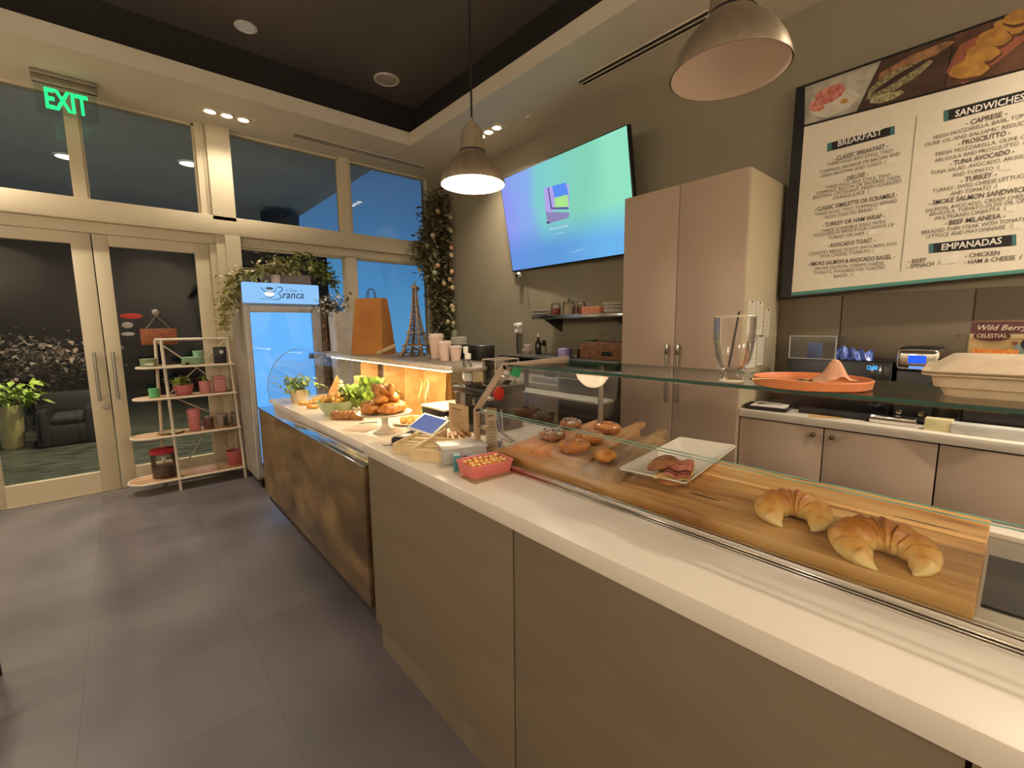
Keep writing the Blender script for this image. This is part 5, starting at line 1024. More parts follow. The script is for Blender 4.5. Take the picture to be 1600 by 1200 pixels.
a_ = P(1500, 655, BZ_); q = MB(); q.box((2.96, a_.y-.5, BZ_), (3.04, a_.y, BZ_+.05), .004); tag(build(q, 'white_paper_stack', mat('white_paper', 'c9c6bd', .7, var=.1)), 'long low stack of white papers at the right end of the back counter', 'papers')
# ================================================================ ON THE COUNTER NEAR THE TILL
def Q(px, py, z=CT): return at(px, py, 'Z', z)
def frm(p, q_):  # rotation about Z that turns +X toward q_
    return math.atan2(q_.y-p.y, q_.x-p.x)
# pink tray of sweets
c4 = [Q(738, 753), Q(803, 735), Q(781, 717, CT+.04), Q(719, 738)]
F0 = Q(738, 752); F1 = Q(803, 737); rz = frm(F0, F1); la = (F1-F0).length/2; L0 = Q(719, 739); lb_ = max(.06, (F0-L0).length/2)
mid = (F0+F1)/2+Vector((-math.sin(rz), math.cos(rz), 0))*lb_
t = thing('pink_tray', 'long pink plastic tray full of small yellow sweets', 'tray', (mid.x, mid.y, CT), rz)
q = MB(); rings(q, [R3(la*.92, lb_*.85, .012, 0), R3(la, lb_, .012, .042), R3(la*1.04, lb_*1.06, .012, .044), R3(la*1.03, lb_*1.04, .012, .047), R3(la*.96, lb_*.94, .012, .045), R3(la*.88, lb_*.8, .012, .005), R3(la*.4, lb_*.4, .01, .004)]); build(q, 'tray_body', mat('salmon_pink_plastic', 'd9786e', .4, var=.04), t, world=False)
rs = random.Random(11); sweets = []
for iy in range(3):
    for ix in range(7):
        sweets.append(((ix-3)*la*.25+(iy % 2)*.006+rs.uniform(-.003, .003), (iy-1)*lb_*.5+rs.uniform(-.003, .003)))
proto = None
cr, sr = math.cos(rz), math.sin(rz)
for i, (x_, y_) in enumerate(sweets):
    loc = (mid.x+x_*cr-y_*sr, mid.y+x_*sr+y_*cr, CT+.006)
    if proto is None:
        proto = thing('yellow_sweet', 'small wrapped yellow orange sweet in the pink tray', 'sweet', loc, 0, 'wrapped sweets in the pink tray')
        q = MB(); q.ell((0, 0, .022), (.0155, .0135, .0165), 14, 9, f=lambda v: 1+.08*math.sin(5*v[0]+4*v[2])); build(q, 'sweet_body', mat('yellow_foil', 'e0963a', .3, var=.35, scale=60, col2='c2562c'), proto, world=False)
        q = MB(); q.ell((.002, 0, .037), (.009, .008, .004), 10, 6); build(q, 'pale_cap', mat('pale_foil', 'f0cd82', .35), proto, world=False)
    else: dup(proto, loc, rs.uniform(0, 6.3), scale=rs.uniform(.92, 1.1))
# paper sheet under the tray
pts = [Q(719, 745, CT+.0006), Q(742, 757, CT+.0006), Q(815, 737, CT+.0006), Q(800, 728, CT+.0006)]; q = MB(); q.ext(pts, (0, 0, .0008)); tag(build(q, 'dark_placemat', mat('brown_mat', 'a88a66', .7)), 'thin brown mat under the pink tray', 'mat')
# two pale wooden boxes with divided contents
m_pw = wood('pale_birch', ['c9ab78', 'd9c090', 'e2cda0'], .55, 4, (1, 8, 1))
def woodbox(A, w_, dep, rz2, label, h=.045, nm='wooden_tea_chest'):
    t = thing(nm, label, 'box', (A.x, A.y, CT), rz2, 'divided wooden boxes by the till')
    lw = w_; 
    q = MB(); T_ = .005
    q.box((0, 0, 0), (dep, T_, h)); q.box((0, lw-T_, 0), (dep, lw, h)); q.box((0, T_, 0), (T_, lw-T_, h)); q.box((dep-T_, T_, 0), (dep, lw-T_, h)); q.box((T_, T_, 0), (dep-T_, lw-T_, .005)); build(q, 'tray_wall', m_pw, t, world=False)
    for i in range(1, 5): q = MB(); q.box((dep*i/5-.0015, T_, .005), (dep*i/5+.0015, lw-T_, h-.006)); build(q, 'divider', m_pw, t, world=False)
    for i in range(5): 
        q = MB(); q.box((dep*i/5+.006, T_+.006, .005), (dep*(i+1)/5-.006, lw-T_-.008, h-.012-.002*(i % 2)), .003, M=None); build(q, 'sachet_bundle', mat('cream_sachet', 'd8c49a', .7, var=.1, scale=60), t, world=False)
    return t
A1 = Q(651, 712); A2 = Q(690, 723); D1 = Q(699, 684); rzb = frm(A1, D1); pv = Vector((-math.sin(rzb), math.cos(rzb), 0))
B1 = Q(628, 702); wb2 = (A1-A2).dot(pv)-.003; wb1 = (B1-A1).dot(pv)
woodbox(A1, wb1, (D1-A1).length, rzb, 'pale wooden divided box behind the card reader, left one')
woodbox(A2, wb2, .20, rzb, 'pale wooden divided box just left of the grey napkin box')
# grey napkin box
A = Q(733, 727); B = Q(694, 725); 
t = thing('grey_napkin_box', 'grey lidded acrylic napkin box in front of the leaflet stand', 'box', (.97, 1.44, CT), -.35)
M_ = None
q = MB(); q.box((-.075, -.055, 0), (.095, .065, .062), .006); build(q, 'box_body', mat('light_grey_acrylic', 'b3aea8', .3, var=.03), t, world=False)
q = MB(); q.box((-.08, -.06, .058), (.10, .07, .066), .004); build(q, 'lid', mat('grey_acrylic_lid', 'c0bab2', .3), t, world=False)
t.location = (.955, 1.415, CT)
c = Q(715, 733); t = thing('teal_card_pack', 'small upright teal and white pack in front of the napkin box', 'packet', (.885, 1.33, CT), -.5)
q = MB(); q.box((-.012, -.028, 0), (.012, .028, .055), .002); build(q, 'pack', mat('pale_blue_pack', '9fb4b8', .5, var=.1), t, world=False)
q = MB(); q.box((-.0135, -.0285, .0), (.0125, -.02, .056), .001); build(q, 'teal_edge', mat('teal_pack', '3f8a90', .5), t, world=False)
rp_ = random.Random(4)
for i, (px, py, w2, d2, h2, a2_, colr, lb) in enumerate(((742, 727, .05, .035, .035, .3, 'c3bfd0', 'white packet with violet print left of the pink tray'), (757, 716, .05, .035, .03, .5, 'cfcad0', 'white and violet packet leaning by the napkin box'), (772, 705, .055, .04, .03, .2, 'bfc2cc', 'pale packet with navy stripe nearest the glass'), (783, 699, .05, .03, .028, .6, 'b8b8ae', 'silver grey packet against the case rail'))):
    c = Q(px, py); t = thing('gum_packet', lb, 'packet', (c.x, c.y+.02, CT), a2_, 'packets between napkin box and pink tray')
    q = MB(); q.box((-w2/2, -d2/2, 0), (w2/2, d2/2, h2), .003); build(q, 'pack', mat('pack_'+colr, colr, .45, var=.1), t, world=False)
    q = MB(); q.box((-w2/2-.0006, -d2/2-.0006, .0), (-w2/2+.012, d2/2+.0006, h2+.0006), .001); build(q, 'printed_band', mat('violet_print', '4a3a7a', .5), t, world=False)
for (px, py, lb) in ((722, 741, 'round red and white candy at the left corner of the pink tray'), (736, 734, 'round red and white candy behind the pink tray'), (757, 727, 'second peppermint candy behind the pink tray, further right')):
    c = Q(px+9, py-9); q = MB(); q.lathe([(0, 0), (.014, .002), (.016, .006), (.014, .010), (0, .012)], (c.x, c.y, CT), 16); tag(build(q, 'peppermint_candy', mat('red_white_candy', 'd8604e', .3, var=.5, scale=50, col2='f0dcc8')), lb, 'candy', 'peppermints by the pink tray')
# card reader + tablet
c = Q(636, 690); rz = frm(Q(620, 694), Q(655, 680))
t = thing('card_reader', 'black handheld card reader at the left end of the till items', 'card reader', (c.x, c.y, CT), rz)
q = MB(); q.box((-.075, -.035, 0), (.075, .035, .035), .012, seg=3); build(q, 'body', m_black, t, world=False)
q = MB(); q.box((-.06, -.026, .0345), (.01, .026, .0375), .002); build(q, 'screen', mat('pale_lcd', 'bdb8a6', .2), t, world=False)
for i in range(3):
    for j in range(3): q = MB(); q.box((.022+i*.016, -.024+j*.017, .0345), (.032+i*.016, -.012+j*.017, .038), .002); build(q, 'key', mat('grey_key', '6b6862', .5), t, world=False)
c = Q(606, 694); q = MB(); q.lathe([(0, 0), (.022, .001), (.026, .004), (.024, .006), (0, .005)], (c.x, c.y, CT), 24); tag(build(q, 'small_white_dish', mat('white_china', 'ded6c8', .25)), 'tiny white dish left of the card reader', 'dish')
T1, T0, T2 = at(634, 668, 'Z', CT+.055), at(676, 681, 'Z', CT+.028), at(664, 652, 'Z', CT+.085)
u = (T0-T1).normalized(); v = (T2-T1); v = (v-u*v.dot(u)).normalized(); nv = u.cross(v).normalized(); cen = (T0+T1)/2+v*.075
if nv.z < 0: u = -u; nv = -nv
t = thing('payment_tablet', 'tilted white edged tablet with a bluish screen beside the card reader', 'tablet', (cen.x, cen.y, CT))
Mt = Matrix(((u.x, v.x, nv.x, cen.x), (u.y, v.y, nv.y, cen.y), (u.z, v.z, nv.z, cen.z), (0, 0, 0, 1)))
hw_ = (T0-T1).length/2
q = MB(); q.box((-hw_, -.075, -.008), (hw_, .075, 0), .003, Mt); build(q, 'tablet_body', m_white, t)
q = MB(); q.add([(-hw_+.012, -.063, .0008), (hw_-.012, -.063, .0008), (hw_-.012, .063, .0008), (-hw_+.012, .063, .0008)], [(0, 1, 2, 3)], False, Mt); build(q, 'screen', emis('tablet_screen', '7a86b8', .9), t, fix=False)
q = MB(); q.tube([cen-nv*.009, Vector((cen.x, cen.y, CT+.01))], .02, 12); q.lathe([(.05, 0), (.05, .008), (.02, .012)], (cen.x, cen.y, CT), 24); build(q, 'stand', m_black, t)
# white topped black printer box
a_ = Q(665, 652); 
t = thing('receipt_printer', 'black till printer box with a white top behind the tablet', 'printer', (1.36, 2.10, CT))
q = MB(); q.box((1.26, 2.0, CT), (1.48, 2.24, CT+.07), .006); build(q, 'body', m_black, t)
q = MB(); q.box((1.255, 1.995, CT+.07), (1.485, 2.245, CT+.082), .004); build(q, 'white_top', mat('white_printer_top', 'e6dfc9', .4), t)
q = MB(); q.box((1.33, 2.1, CT+.0821), (1.42, 2.11, CT+.083)); build(q, 'paper_slot', m_black, t)
t.location.z = CT
# cutlery rolls (silver clutter) between tablet and leaflet
for i in range(7):
    c = Q(688+i*5, 664-i*2.0+((i*37) % 5)); q = MB(); an = .5+i*.35
    q.ell((0, 0, .022+.004*(i % 3)), (.035, .02, .018), 12, 8, Matrix.Translation((c.x, c.y, CT)) @ Matrix.Rotation(an, 4, 'Z'), f=lambda v: 1+.22*math.sin(7*v[0]+5*v[1]+9*v[2]))
    tag(build(q, 'foil_wrapped_sweet', mat('crumpled_foil', 'a8a596', .25, .7, var=.3, scale=60, bump=.4)), 'crumpled silver foil wrapped treat between the tablet and the leaflet', 'sweet', 'foil wrapped treats beside the tablet')
for i in range(5):
    c = Q(694+i*9, 686-i*1.5); M3 = Matrix.Translation((c.x, c.y, CT)) @ Matrix.Rotation(.9+.1*i, 4, 'Z'); q = MB(); q.box((-.04, -.008, 0), (.04, .008, .02), .003, M3)
    tag(build(q, 'brown_snack_bar', mat('brown_wrapper', ['a8743c', '8c4c34', 'b98a58', 'a55c44', 'c49a6c'][i], .5)), ['leftmost', 'second', 'middle', 'fourth', 'rightmost'][i]+' brown wrapped snack bar in the row behind the wooden boxes', 'snack bar', 'snack bars behind the wooden boxes')
# leaflet stands
def leaflet(pts, label, th=.003):
    P_ = pts; t = thing('leaflet_holder', label, 'leaflet holder', ((P_[0]+P_[1])/2).to_tuple())
    n_ = (P_[1]-P_[0]).cross(P_[3]-P_[0]).normalized()*th
    q = MB(); q.ext(P_, n_); build(q, 'panel', mat('beige_leaflet', 'b99d76', .5, var=.08, scale=14), t)
    q = MB(); u_ = (P_[1]-P_[0]); v_ = (P_[3]-P_[0]); nn2 = -n_*.3
    if nn2.dot(EYE-P_[0]) < 0: nn2 = n_*1.3
    def rect(a, b, c, d): q.face(P_[0]+u_*a+v_*b+nn2, P_[0]+u_*c+v_*b+nn2, P_[0]+u_*c+v_*d+nn2, P_[0]+u_*a+v_*d+nn2)
    rect(.15, .80, .65, .84)
    for i in range(9): rect(.12, .70-.065*i, .55+.3*((i*7) % 3)/3, .715-.065*i)
    build(q, 'printed_lines', mat('brown_ink', '6e5236', .7), t, fix=False)
    q = MB(); foot = Vector((n_.x, n_.y, 0)).normalized()*.03; q.ext([P_[0], P_[1], P_[1]+foot, P_[0]+foot], (0, 0, .003)); build(q, 'foot', m_cg, t)
A = Q(733, 681.5); B = Q(703, 672); A = Vector((A.x, A.y, CT)); B = Vector((B.x, B.y, CT)); hA = at(733, 635, 'Y', A.y).z-CT
leaflet([B, A, A+Vector((0, 0, hA)), B+Vector((0, 0, hA))], 'upright beige leaflet holder left of the metal case frame')
yy = YE-.03; a_ = at(754, 692, 'Y', yy); b_ = at(776, 695, 'Y', yy); zt = at(756, 637, 'Y', yy).z
leaflet([Vector((GX+.02, yy, CT)), Vector((b_.x, yy, CT)), Vector((b_.x, yy, zt-.01)), Vector((GX+.02, yy, zt))], 'beige leaflet standing just inside the end of the glass case')
# black till machine with tip jar and bottles
t = thing('black_till_unit', 'tall black till unit behind the upright leaflet holder', 'till', (1.42, 1.76, CT))
zz = at(735, 610, 'Y', 1.66).z
q = MB(); q.box((1.26, 1.66, CT), (1.52, 1.90, zz-.04), .01); build(q, 'body', m_black, t)
q = MB(); q.box((1.25, 1.65, zz-.04), (1.53, 1.91, zz), .012); build(q, 'head', m_black, t)
q = MB(); q.box((1.2555, 1.8, CT+.13), (1.2595, 1.84, CT+.19)); q.box((1.2555, 1.72, CT+.14), (1.2595, 1.74, CT+.17)); build(q, 'label_sticker', mat('grey_label', '8d877e', .5), t)
tx, ty = 1.42, 1.72
t = thing('acrylic_tip_box', 'clear acrylic tip box holding a banknote on the black till unit', 'tip box', (tx, ty, zz))
q = MB(); w_ = .075; h_ = .13
for lo, hi in (((-w_, -.05, 0), (w_, -.047, h_)), ((-w_, .047, 0), (w_, .05, h_)), ((-w_, -.047, 0), (-w_+.003, .047, h_)), ((w_-.003, -.047, 0), (w_, .047, h_)), ((-w_, -.05, 0), (w_, .05, .003)), ((-w_, -.05, h_-.003), (w_, .05, h_))): q.box(Vector(lo)+Vector((tx, ty, zz)), Vector(hi)+Vector((tx, ty, zz)))
build(q, 'box', glass('acrylic', (.93, .92, .9), 1.2, .02), t)
q = MB()
cor = [Vector((tx+sx*w_, ty+sy*.05, zz)) for sx, sy in ((-1, -1), (1, -1), (1, 1), (-1, 1))]
for i in range(4):
    q.tube([cor[i], cor[(i+1) % 4]], .002, 5); q.tube([cor[i]+Vector((0, 0, h_)), cor[(i+1) % 4]+Vector((0, 0, h_))], .002, 5); q.tube([cor[i], cor[i]+Vector((0, 0, h_))], .002, 5)
build(q, 'edges', mat('pale_acrylic_edge', 'c9bba4', .2), t)
q = MB(); q.grid(lambda u, v: (tx-.045+.1*u, ty-.035+.012*math.sin(u*5), zz+.02+.065*v), 12, 4); tag(build(q, 'banknote', mat('green_grey_banknote', '8f8a5e', .8, var=.25, scale=60), fix=False), 'grey green banknote standing in the clear tip box', 'banknote')
q = MB(); q.face((tx-.02, ty-.046, zz+.028), (tx+.03, ty-.046, zz+.028), (tx+.03, ty-.046, zz+.075), (tx-.02, ty-.046, zz+.075)); 
for i, (dx, dy, r, h, colr, lb) in enumerate(((-.135, .09, .022, .16, 'c9c6bd', 'clear hand sanitiser bottle with white cap left of the tip box'), (-.105, .15, .018, .19, 'bdb8ac', 'slim clear bottle behind the sanitiser'),)):
    t = thing('clear_bottle', lb, 'bottle', (tx+dx, ty+dy, zz)); p = Vector((tx+dx, ty+dy, zz))
    q = MB(); q.lathe([(r, 0), (r, h*.6), (r*.5, h*.78), (r*.45, h*.85)], p, 24); build(q, 'bottle_body', glass('bottle_plastic', (.85, .85, .82), 1.3, .05), t)
    q = MB(); q.lathe([(r*.7, h*.83), (r*.72, h), (0, h+.002)], p, 20); build(q, 'cap', m_white, t)
    q = MB(); q.lathe([(r+.001, h*.15), (r+.001, h*.5)], p, 24, cap=False); build(q, 'label', mat('bottle_label_'+colr, colr, .5), t)
q = MB(); q.lathe([(.03, 0), (.034, .05), (.028, .05), (.0, .01)], (tx-.06, ty+.12, TZ2), 20); 
c = at(722, 560, 'Z', TZ2); t = thing('brown_paper_cup', 'small brown crumpled paper cup at the near end of the pastry case top', 'cup', (c.x, c.y, TZ2))
q = MB(); q.lathe([(.022, 0), (.032, .055), (.034, .06), (.030, .058), (.02, .004), (0, .004)], (c.x, c.y, TZ2), 20); build(q, 'cup_body', mat('brown_paper', '9a6c44', .8, var=.2, scale=40), t)
t = thing('white_hand_sensor', 'white rounded gadget at the back edge behind the till', 'device', (1.66, 2.07, TZ2))
c = at(762, 556, 'X', 1.65); t.location = (1.655, c.y, TZ2); q = MB(); q.box((1.64, c.y-.02, TZ2), (1.67, c.y+.035, c.z+.03), .012, seg=3); build(q, 'body', m_white, t)
# things under and behind the case end: cables, red cloth, dark shelf
cl = thing('cable_bundle', 'loose white and blue cables hanging behind the glass case end', 'cables', (1.55, 1.36, CT-.0))
for i, (px0, py0, px1, py1, colr) in enumerate(((772, 655, 798, 692, 'b8b2a4'), (776, 648, 803, 690, '7f86b4'), (783, 640, 800, 690, 'a9a49a'))):
    a_ = at(px0, py0, 'Y', 1.38); b_ = at(px1, py1, 'Y', 1.36); q = MB(); q.tube([a_, (a_+b_)/2+Vector((-.02, 0, -.02)), b_], .0035, 6); build(q, 'cable', mat('cable_'+colr, colr, .5), cl)
# ================================================================ INSIDE THE PASTRY CASE
Bz = BZ
def Z(px, py, z=Bz): return at(px, py, 'Z', z)
rf = random.Random(21)
def atxy(px, py, X=None, z=Bz):
    v = Z(px, py, z); return v
# kraft paper bags standing upright at the back
m_kraft = mat('kraft_paper', 'c08a4e', .75, var=.08, scale=18, bump=.1, col2='a8763c')
def paperbag(cx, cy, z, w, d, h, rz, label, m=None, top=1.0, open_=False, fold=0, handles=False, nm='kraft_bag', lean=0, group=None):
    t = thing(nm, label, 'paper bag', (cx, cy, z), rz, group)
    m = m or m_kraft; q = MB(); n_ = 7
    L_ = []
    for k_ in range(n_+1):
        f = k_/n_; ww = w/2*(1+(top-1)*f)+rf.uniform(-.002, .002); dd = d/2*(1-.55*f if not open_ else 1-.15*f)
        cr_ = .012*math.sin(f*PI)
        L_.append([(-ww, -dd, h*f), (0, -dd+cr_*.5, h*f), (ww, -dd, h*f), (ww-cr_, 0, h*f), (ww, dd, h*f), (0, dd, h*f), (-ww, dd, h*f), (-ww+cr_, 0, h*f)])
    k_ = 8; vs = [v for r_ in L_ for v in r_]; fs = []
    for j in range(n_):
        for i in range(k_): fs.append((j*k_+i, j*k_+(i+1) % k_, (j+1)*k_+(i+1) % k_, (j+1)*k_+i))
    fs.append(tuple(range(k_))[::-1]); q.add([Vector(v)+Vector((0, lean*v[2], 0)) for v in vs], fs)
    build(q, 'bag_body', m, t, world=False, angle=18, fix=False)
    q = MB(); q.box((-w/2*top, -d*.235+lean*h, h*.90), (w/2*top, -d*.22+lean*h, h*1.0)); build(q, 'folded_cuff', m, t, world=False)
    if handles:
        for s in (-1, 1):
            q = MB(); q.tube([(-.03, s*.01+lean*h, h-.02), (-.032, s*.01+lean*h, h+.04), (-.015, s*.01+lean*h, h+.07), (.015, s*.01+lean*h, h+.07), (.032, s*.01+lean*h, h+.04), (.03, s*.01+lean*h, h-.02)], .003, 6); build(q, 'handle', mat('dark_cord', '4c4038', .8), t, world=False)
    return t
G = 'kraft bags at the back of the pastry case'
def stand(px, X):  # foot position under pixel column px at distance X from the left
    v = at(px, 620, 'X', X); return v.y
specs = [(582, 1.50, .15, .345, .12, 'narrow kraft bag behind the green sprigs, farthest of the kraft bags'),
         (623, 1.50, .21, .35, -.05, 'wide kraft bag behind the croissant stand'),
         (655, 1.47, .17, .34, .10, 'kraft bag with slanted folded top right of the wide bag'),
         (684, 1.45, .18, .31, -.2, 'creased kraft bag nearest the till'),
         (702, 1.54, .12, .22, .4, 'small deeper brown kraft bag in front of the creased one')]
for px, X_, w_, h_, rz, lb in specs:
    paperbag(X_, stand(px, X_), Bz, w_, .09, h_, -PI/2+rz+.5, lb, top=1.02, group=G, m=mat('kraft_dark', 'a8703a', .75, var=.1, scale=18) if px == 700 else None)
# green and white ribbon
for (px, X_, colr, lb) in ((662, 1.38, 'a8bf5c', 'yellow green ribbon hanging in front of the folded kraft bag'), (672, 1.40, 'e0e0b0', 'pale ribbon strip with green dots right of the green ribbon')):
    y_ = stand(px, X_); q = MB(); q.grid(lambda u, v: (X_-.03+.01*math.sin(v*9)+.004*u, y_-.02+.022*u+.008*math.sin(v*6), Bz+.03+.24*v), 3, 20); tag(build(q, 'ribbon', mat('ribbon_'+colr, colr, .5, var=.3, scale=30), fix=False), lb, 'ribbon', 'ribbons in the pastry case')
# stacked white meringue cone (bell ornament)
c = Z(533, 632); y_ = c.y; cx_ = 1.2; yv = at(533, 600, 'X', cx_).y
t = thing('tiered_white_cone', 'white stacked cone ornament behind the pretzel bowl', 'ornament', (cx_, yv, Bz))
pr = [(.055, 0), (.05, .04)]
for i in range(6): r_ = .042-.0058*i; z_ = .05+i*.024; pr += [(r_, z_), (r_+.004, z_+.008), (r_, z_+.016), (r_-.006, z_+.02)]
pr += [(0, .2)]
q = MB(); q.lathe(pr, (cx_, yv, Bz), 28); build(q, 'cone', mat('ivory_ceramic', 'e2d0a6', .35), t)
# leaning brown menu card
yv = at(516, 600, 'X', 1.25).y; q = MB(); q.ext([(1.22, yv+.05, Bz), (1.28, yv-.03, Bz), (1.31, yv-.05, Bz+.16), (1.30, yv-.02, Bz+.2)], (.005, .01, 0)); tag(build(q, 'brown_wedge_card', mat('tan_card', 'c08a50', .6)), 'tan wedge shaped card leaning behind the pretzels', 'card')
# pale box with pink and green print
yv = at(565, 600, 'X', 1.33).y; t = thing('printed_gift_tin', 'printed tin with green and pink label behind the leaf garnish', 'tin', (1.33, yv, Bz))
q = MB(); q.box((1.29, yv-.045, Bz), (1.37, yv+.045, Bz+.22), .004); build(q, 'tin_body', mat('tan_tin', 'c9a060', .5, var=.25, scale=14), t)
q = MB(); q.ell((1.289, yv+.02, Bz+.12), (.002, .02, .03), 14, 8); build(q, 'green_dot', mat('leaf_green_print', '4f9a3c', .5), t)
q = MB(); q.ell((1.289, yv-.02, Bz+.11), (.002, .022, .03), 14, 8); build(q, 'pink_dot', mat('pink_print', 'd8b0a8', .5), t)
# potted plant on the ledge end of the case
c = Z(466, 622); c = at(466, 618, 'Y', 3.72); cx_, cy_ = c.x, 3.72
cx_ = at(466, 610, 'Y', 3.72).x
t = thing('small_potted_plant', 'small white pot with bushy green plant at the far end of the pastry case', 'plant', (cx_, cy_, Bz))
q = MB(); q.lathe([(.05, 0), (.056, .01), (.06, .10), (.062, .105), (.054, .105), (.05, .09), (0, .088)], (cx_, cy_, Bz), 30); build(q, 'pot', mat('cream_pot', 'd8c3a2', .5), t)
q = MB()
for i in range(9): an = i*.7; q.tube([(cx_, cy_, Bz+.08), (cx_+.04*math.cos(an), cy_+.04*math.sin(an), Bz+.15), (cx_+.09*math.cos(an), cy_+.08*math.sin(an), Bz+.17+.02*(i % 3))], .002, 5)
build(q, 'stems', mat('green_stem', '5e7a3a', .6), t)
q = MB(); leaves(q, [(cx_+rf.gauss(0, .055), cy_+rf.gauss(0, .045), Bz+.15+rf.gauss(0, .035)) for _ in range(190)], .05, rnd=rf); build(q, 'foliage', mat('sage_leaf', '9fb86a', .5, var=.25), t)
# row of flat pastries (yellow twists) on board, left
def atz(px, py, dz=0): v = Z(px, py, Bz+dz); return v
m_gold = mat('golden_pastry', 'd9a850', .45, var=.25, scale=40, col2='b87a2c', bump=.2)
for i, (px, py, an, lb) in enumerate(((484, 632, .2, 'leftmost flat golden pastry finger'), (496, 637, .5, 'golden pastry finger crossing the leftmost one'), (507, 630, -.1, 'golden pastry finger touching the glass bowl'), (500, 625, .8, 'golden pastry finger at the back of the row'))):
    c = atz(px, py); M3 = Matrix.Translation((c.x, c.y, Bz)) @ Matrix.Rotation(an, 4, 'Z'); q = MB()
    q.tube([M3 @ Vector((x_, .006*math.sin(x_*60), .016+.004*math.sin(x_*70))) for x_ in [-.09+.012*k_ for k_ in range(16)]], [.006]+[.015+.002*math.sin(k_*2) for k_ in range(14)]+[.006], 10); tag(build(q, 'pastry_finger', m_gold), lb, 'pastry', 'golden pastry fingers in the case')
# green glass bowl of pretzel pastries
c = atz(527, 648); t = thing('pale_green_bowl', 'pale green glass bowl heaped with golden twists', 'bowl', (c.x, c.y, Bz))
q = MB(); q.lathe([(.05, 0), (.07, .008), (.105, .05), (.125, .10), (.119, .10), (.10, .054), (.065, .014), (0, .012)], (c.x, c.y, Bz), 40); build(q, 'bowl_body', mat('pale_green_glass', 'b9c79a', .2, var=.08), t)
bc_ = c.copy()
def knot(cx_, cy_, z_, R_, r_, an, m, label, nm='golden_twist', g=None, cat='pastry'):
    q = MB(); M3 = Matrix.Translation((cx_, cy_, z_)) @ Matrix.Rotation(an, 4, 'Z') @ Matrix.Rotation(rf.uniform(-.4, .4), 4, 'X')
    pts = [M3 @ Vector((R_*math.sin(a_)+R_*.35*math.sin(2*a_), R_*.7*math.cos(a_)-R_*.3*math.cos(2*a_), r_*.9*math.sin(3*a_))) for a_ in [2*PI*k_/40 for k_ in range(41)]]
    q.tube(pts, [r_*(1+.1*math.sin(k_*1.7)) for k_ in range(41)], 9); tag(build(q, nm, m), label, cat, g)
for i in range(7):
    a_ = i*1.05; r_ = .055 if i < 6 else 0
    knot(bc_.x+r_*math.cos(a_), bc_.y+r_*math.sin(a_), Bz+.105+(.02 if i == 6 else 0), .035, .014, a_, m_gold, 'golden twisted pastry heaped in the pale green bowl', g='twists in the pale green bowl')
# heap of green leaves (salad/herb) with a braided dark loaf in front
c = atz(570, 648); t = thing('lettuce_heap', 'heap of frilly green lettuce beside the croissant stand', 'lettuce', (c.x+.0, c.y+.06, Bz)); q = MB()
gx_, gy_ = c.x+.08, c.y+.10
for i in range(80):
    a_ = rf.uniform(0, 6.28); e_ = rf.uniform(.2, 1.3); r_ = rf.uniform(.02, .15); S_ = rf.uniform(.05, .09)
    o0 = Vector((gx_+r_*math.cos(a_)*.9, gy_+r_*math.sin(a_)*1.1, Bz+.02+rf.uniform(0, .17)*(1-r_/.25))); d_ = Vector((math.cos(a_)*math.cos(e_), math.sin(a_)*math.cos(e_), math.sin(e_))); s_v = d_.cross(Vector((0, 0, 1))).normalized(); n_v = s_v.cross(d_)
    ph = rf.uniform(0, 6)
    q.grid(lambda u, v: tuple(o0+d_*S_*v*1.2+s_v*S_*(u-.5)*(.5+v)*1.2+n_v*(.012*v*math.sin(u*17+ph)+.02*v*v)), 10, 5)
q.v = [Vector((v.x, v.y, max(v.z, Bz+.002))) for v in q.v]
build(q, 'leaf_mass', mat('lettuce_green', 'a9ba4e', .5, var=.35, scale=14, col2='6c8a3c'), t, fix=False)
for i, (px, py, lb, r_) in enumerate(((545, 655, 'dark braided loaf in front of the lettuce heap', .05),)):
    c = atz(px, py); t = thing('braided_loaf', lb, 'bread', (c.x, c.y, Bz)); q = MB()
    for ph in (0, 2.09, 4.19):
        q.tube([(c.x-.085+.0085*k_*.9-.0, c.y+.06-.0075*k_+.020*math.sin(k_*.75+ph), Bz+.030+.014*math.cos(k_*.75+ph)) for k_ in range(20)], [.008]+[.019]*18+[.008], 10)
    build(q, 'braid', mat('dark_crust', 'b07a38', .45, var=.3, scale=40, col2='74421a', bump=.2), t)
c = atz(540, 640); q = MB(); q.ell((c.x+.02, c.y+.02, Bz+.075), (.05, .045, .045), 20, 12, f=lambda v: 1+.06*math.sin(5*v[0]+3*v[2])); q.lathe([(.03, 0), (.035, .04)], (c.x+.02, c.y+.02, Bz), 16)
tag(build(q, 'round_brown_roll', mat('brown_roll_crust', '8a5226', .5, var=.25, scale=30, bump=.2)), 'round dark brown roll on top behind the braided loaf', 'bread')
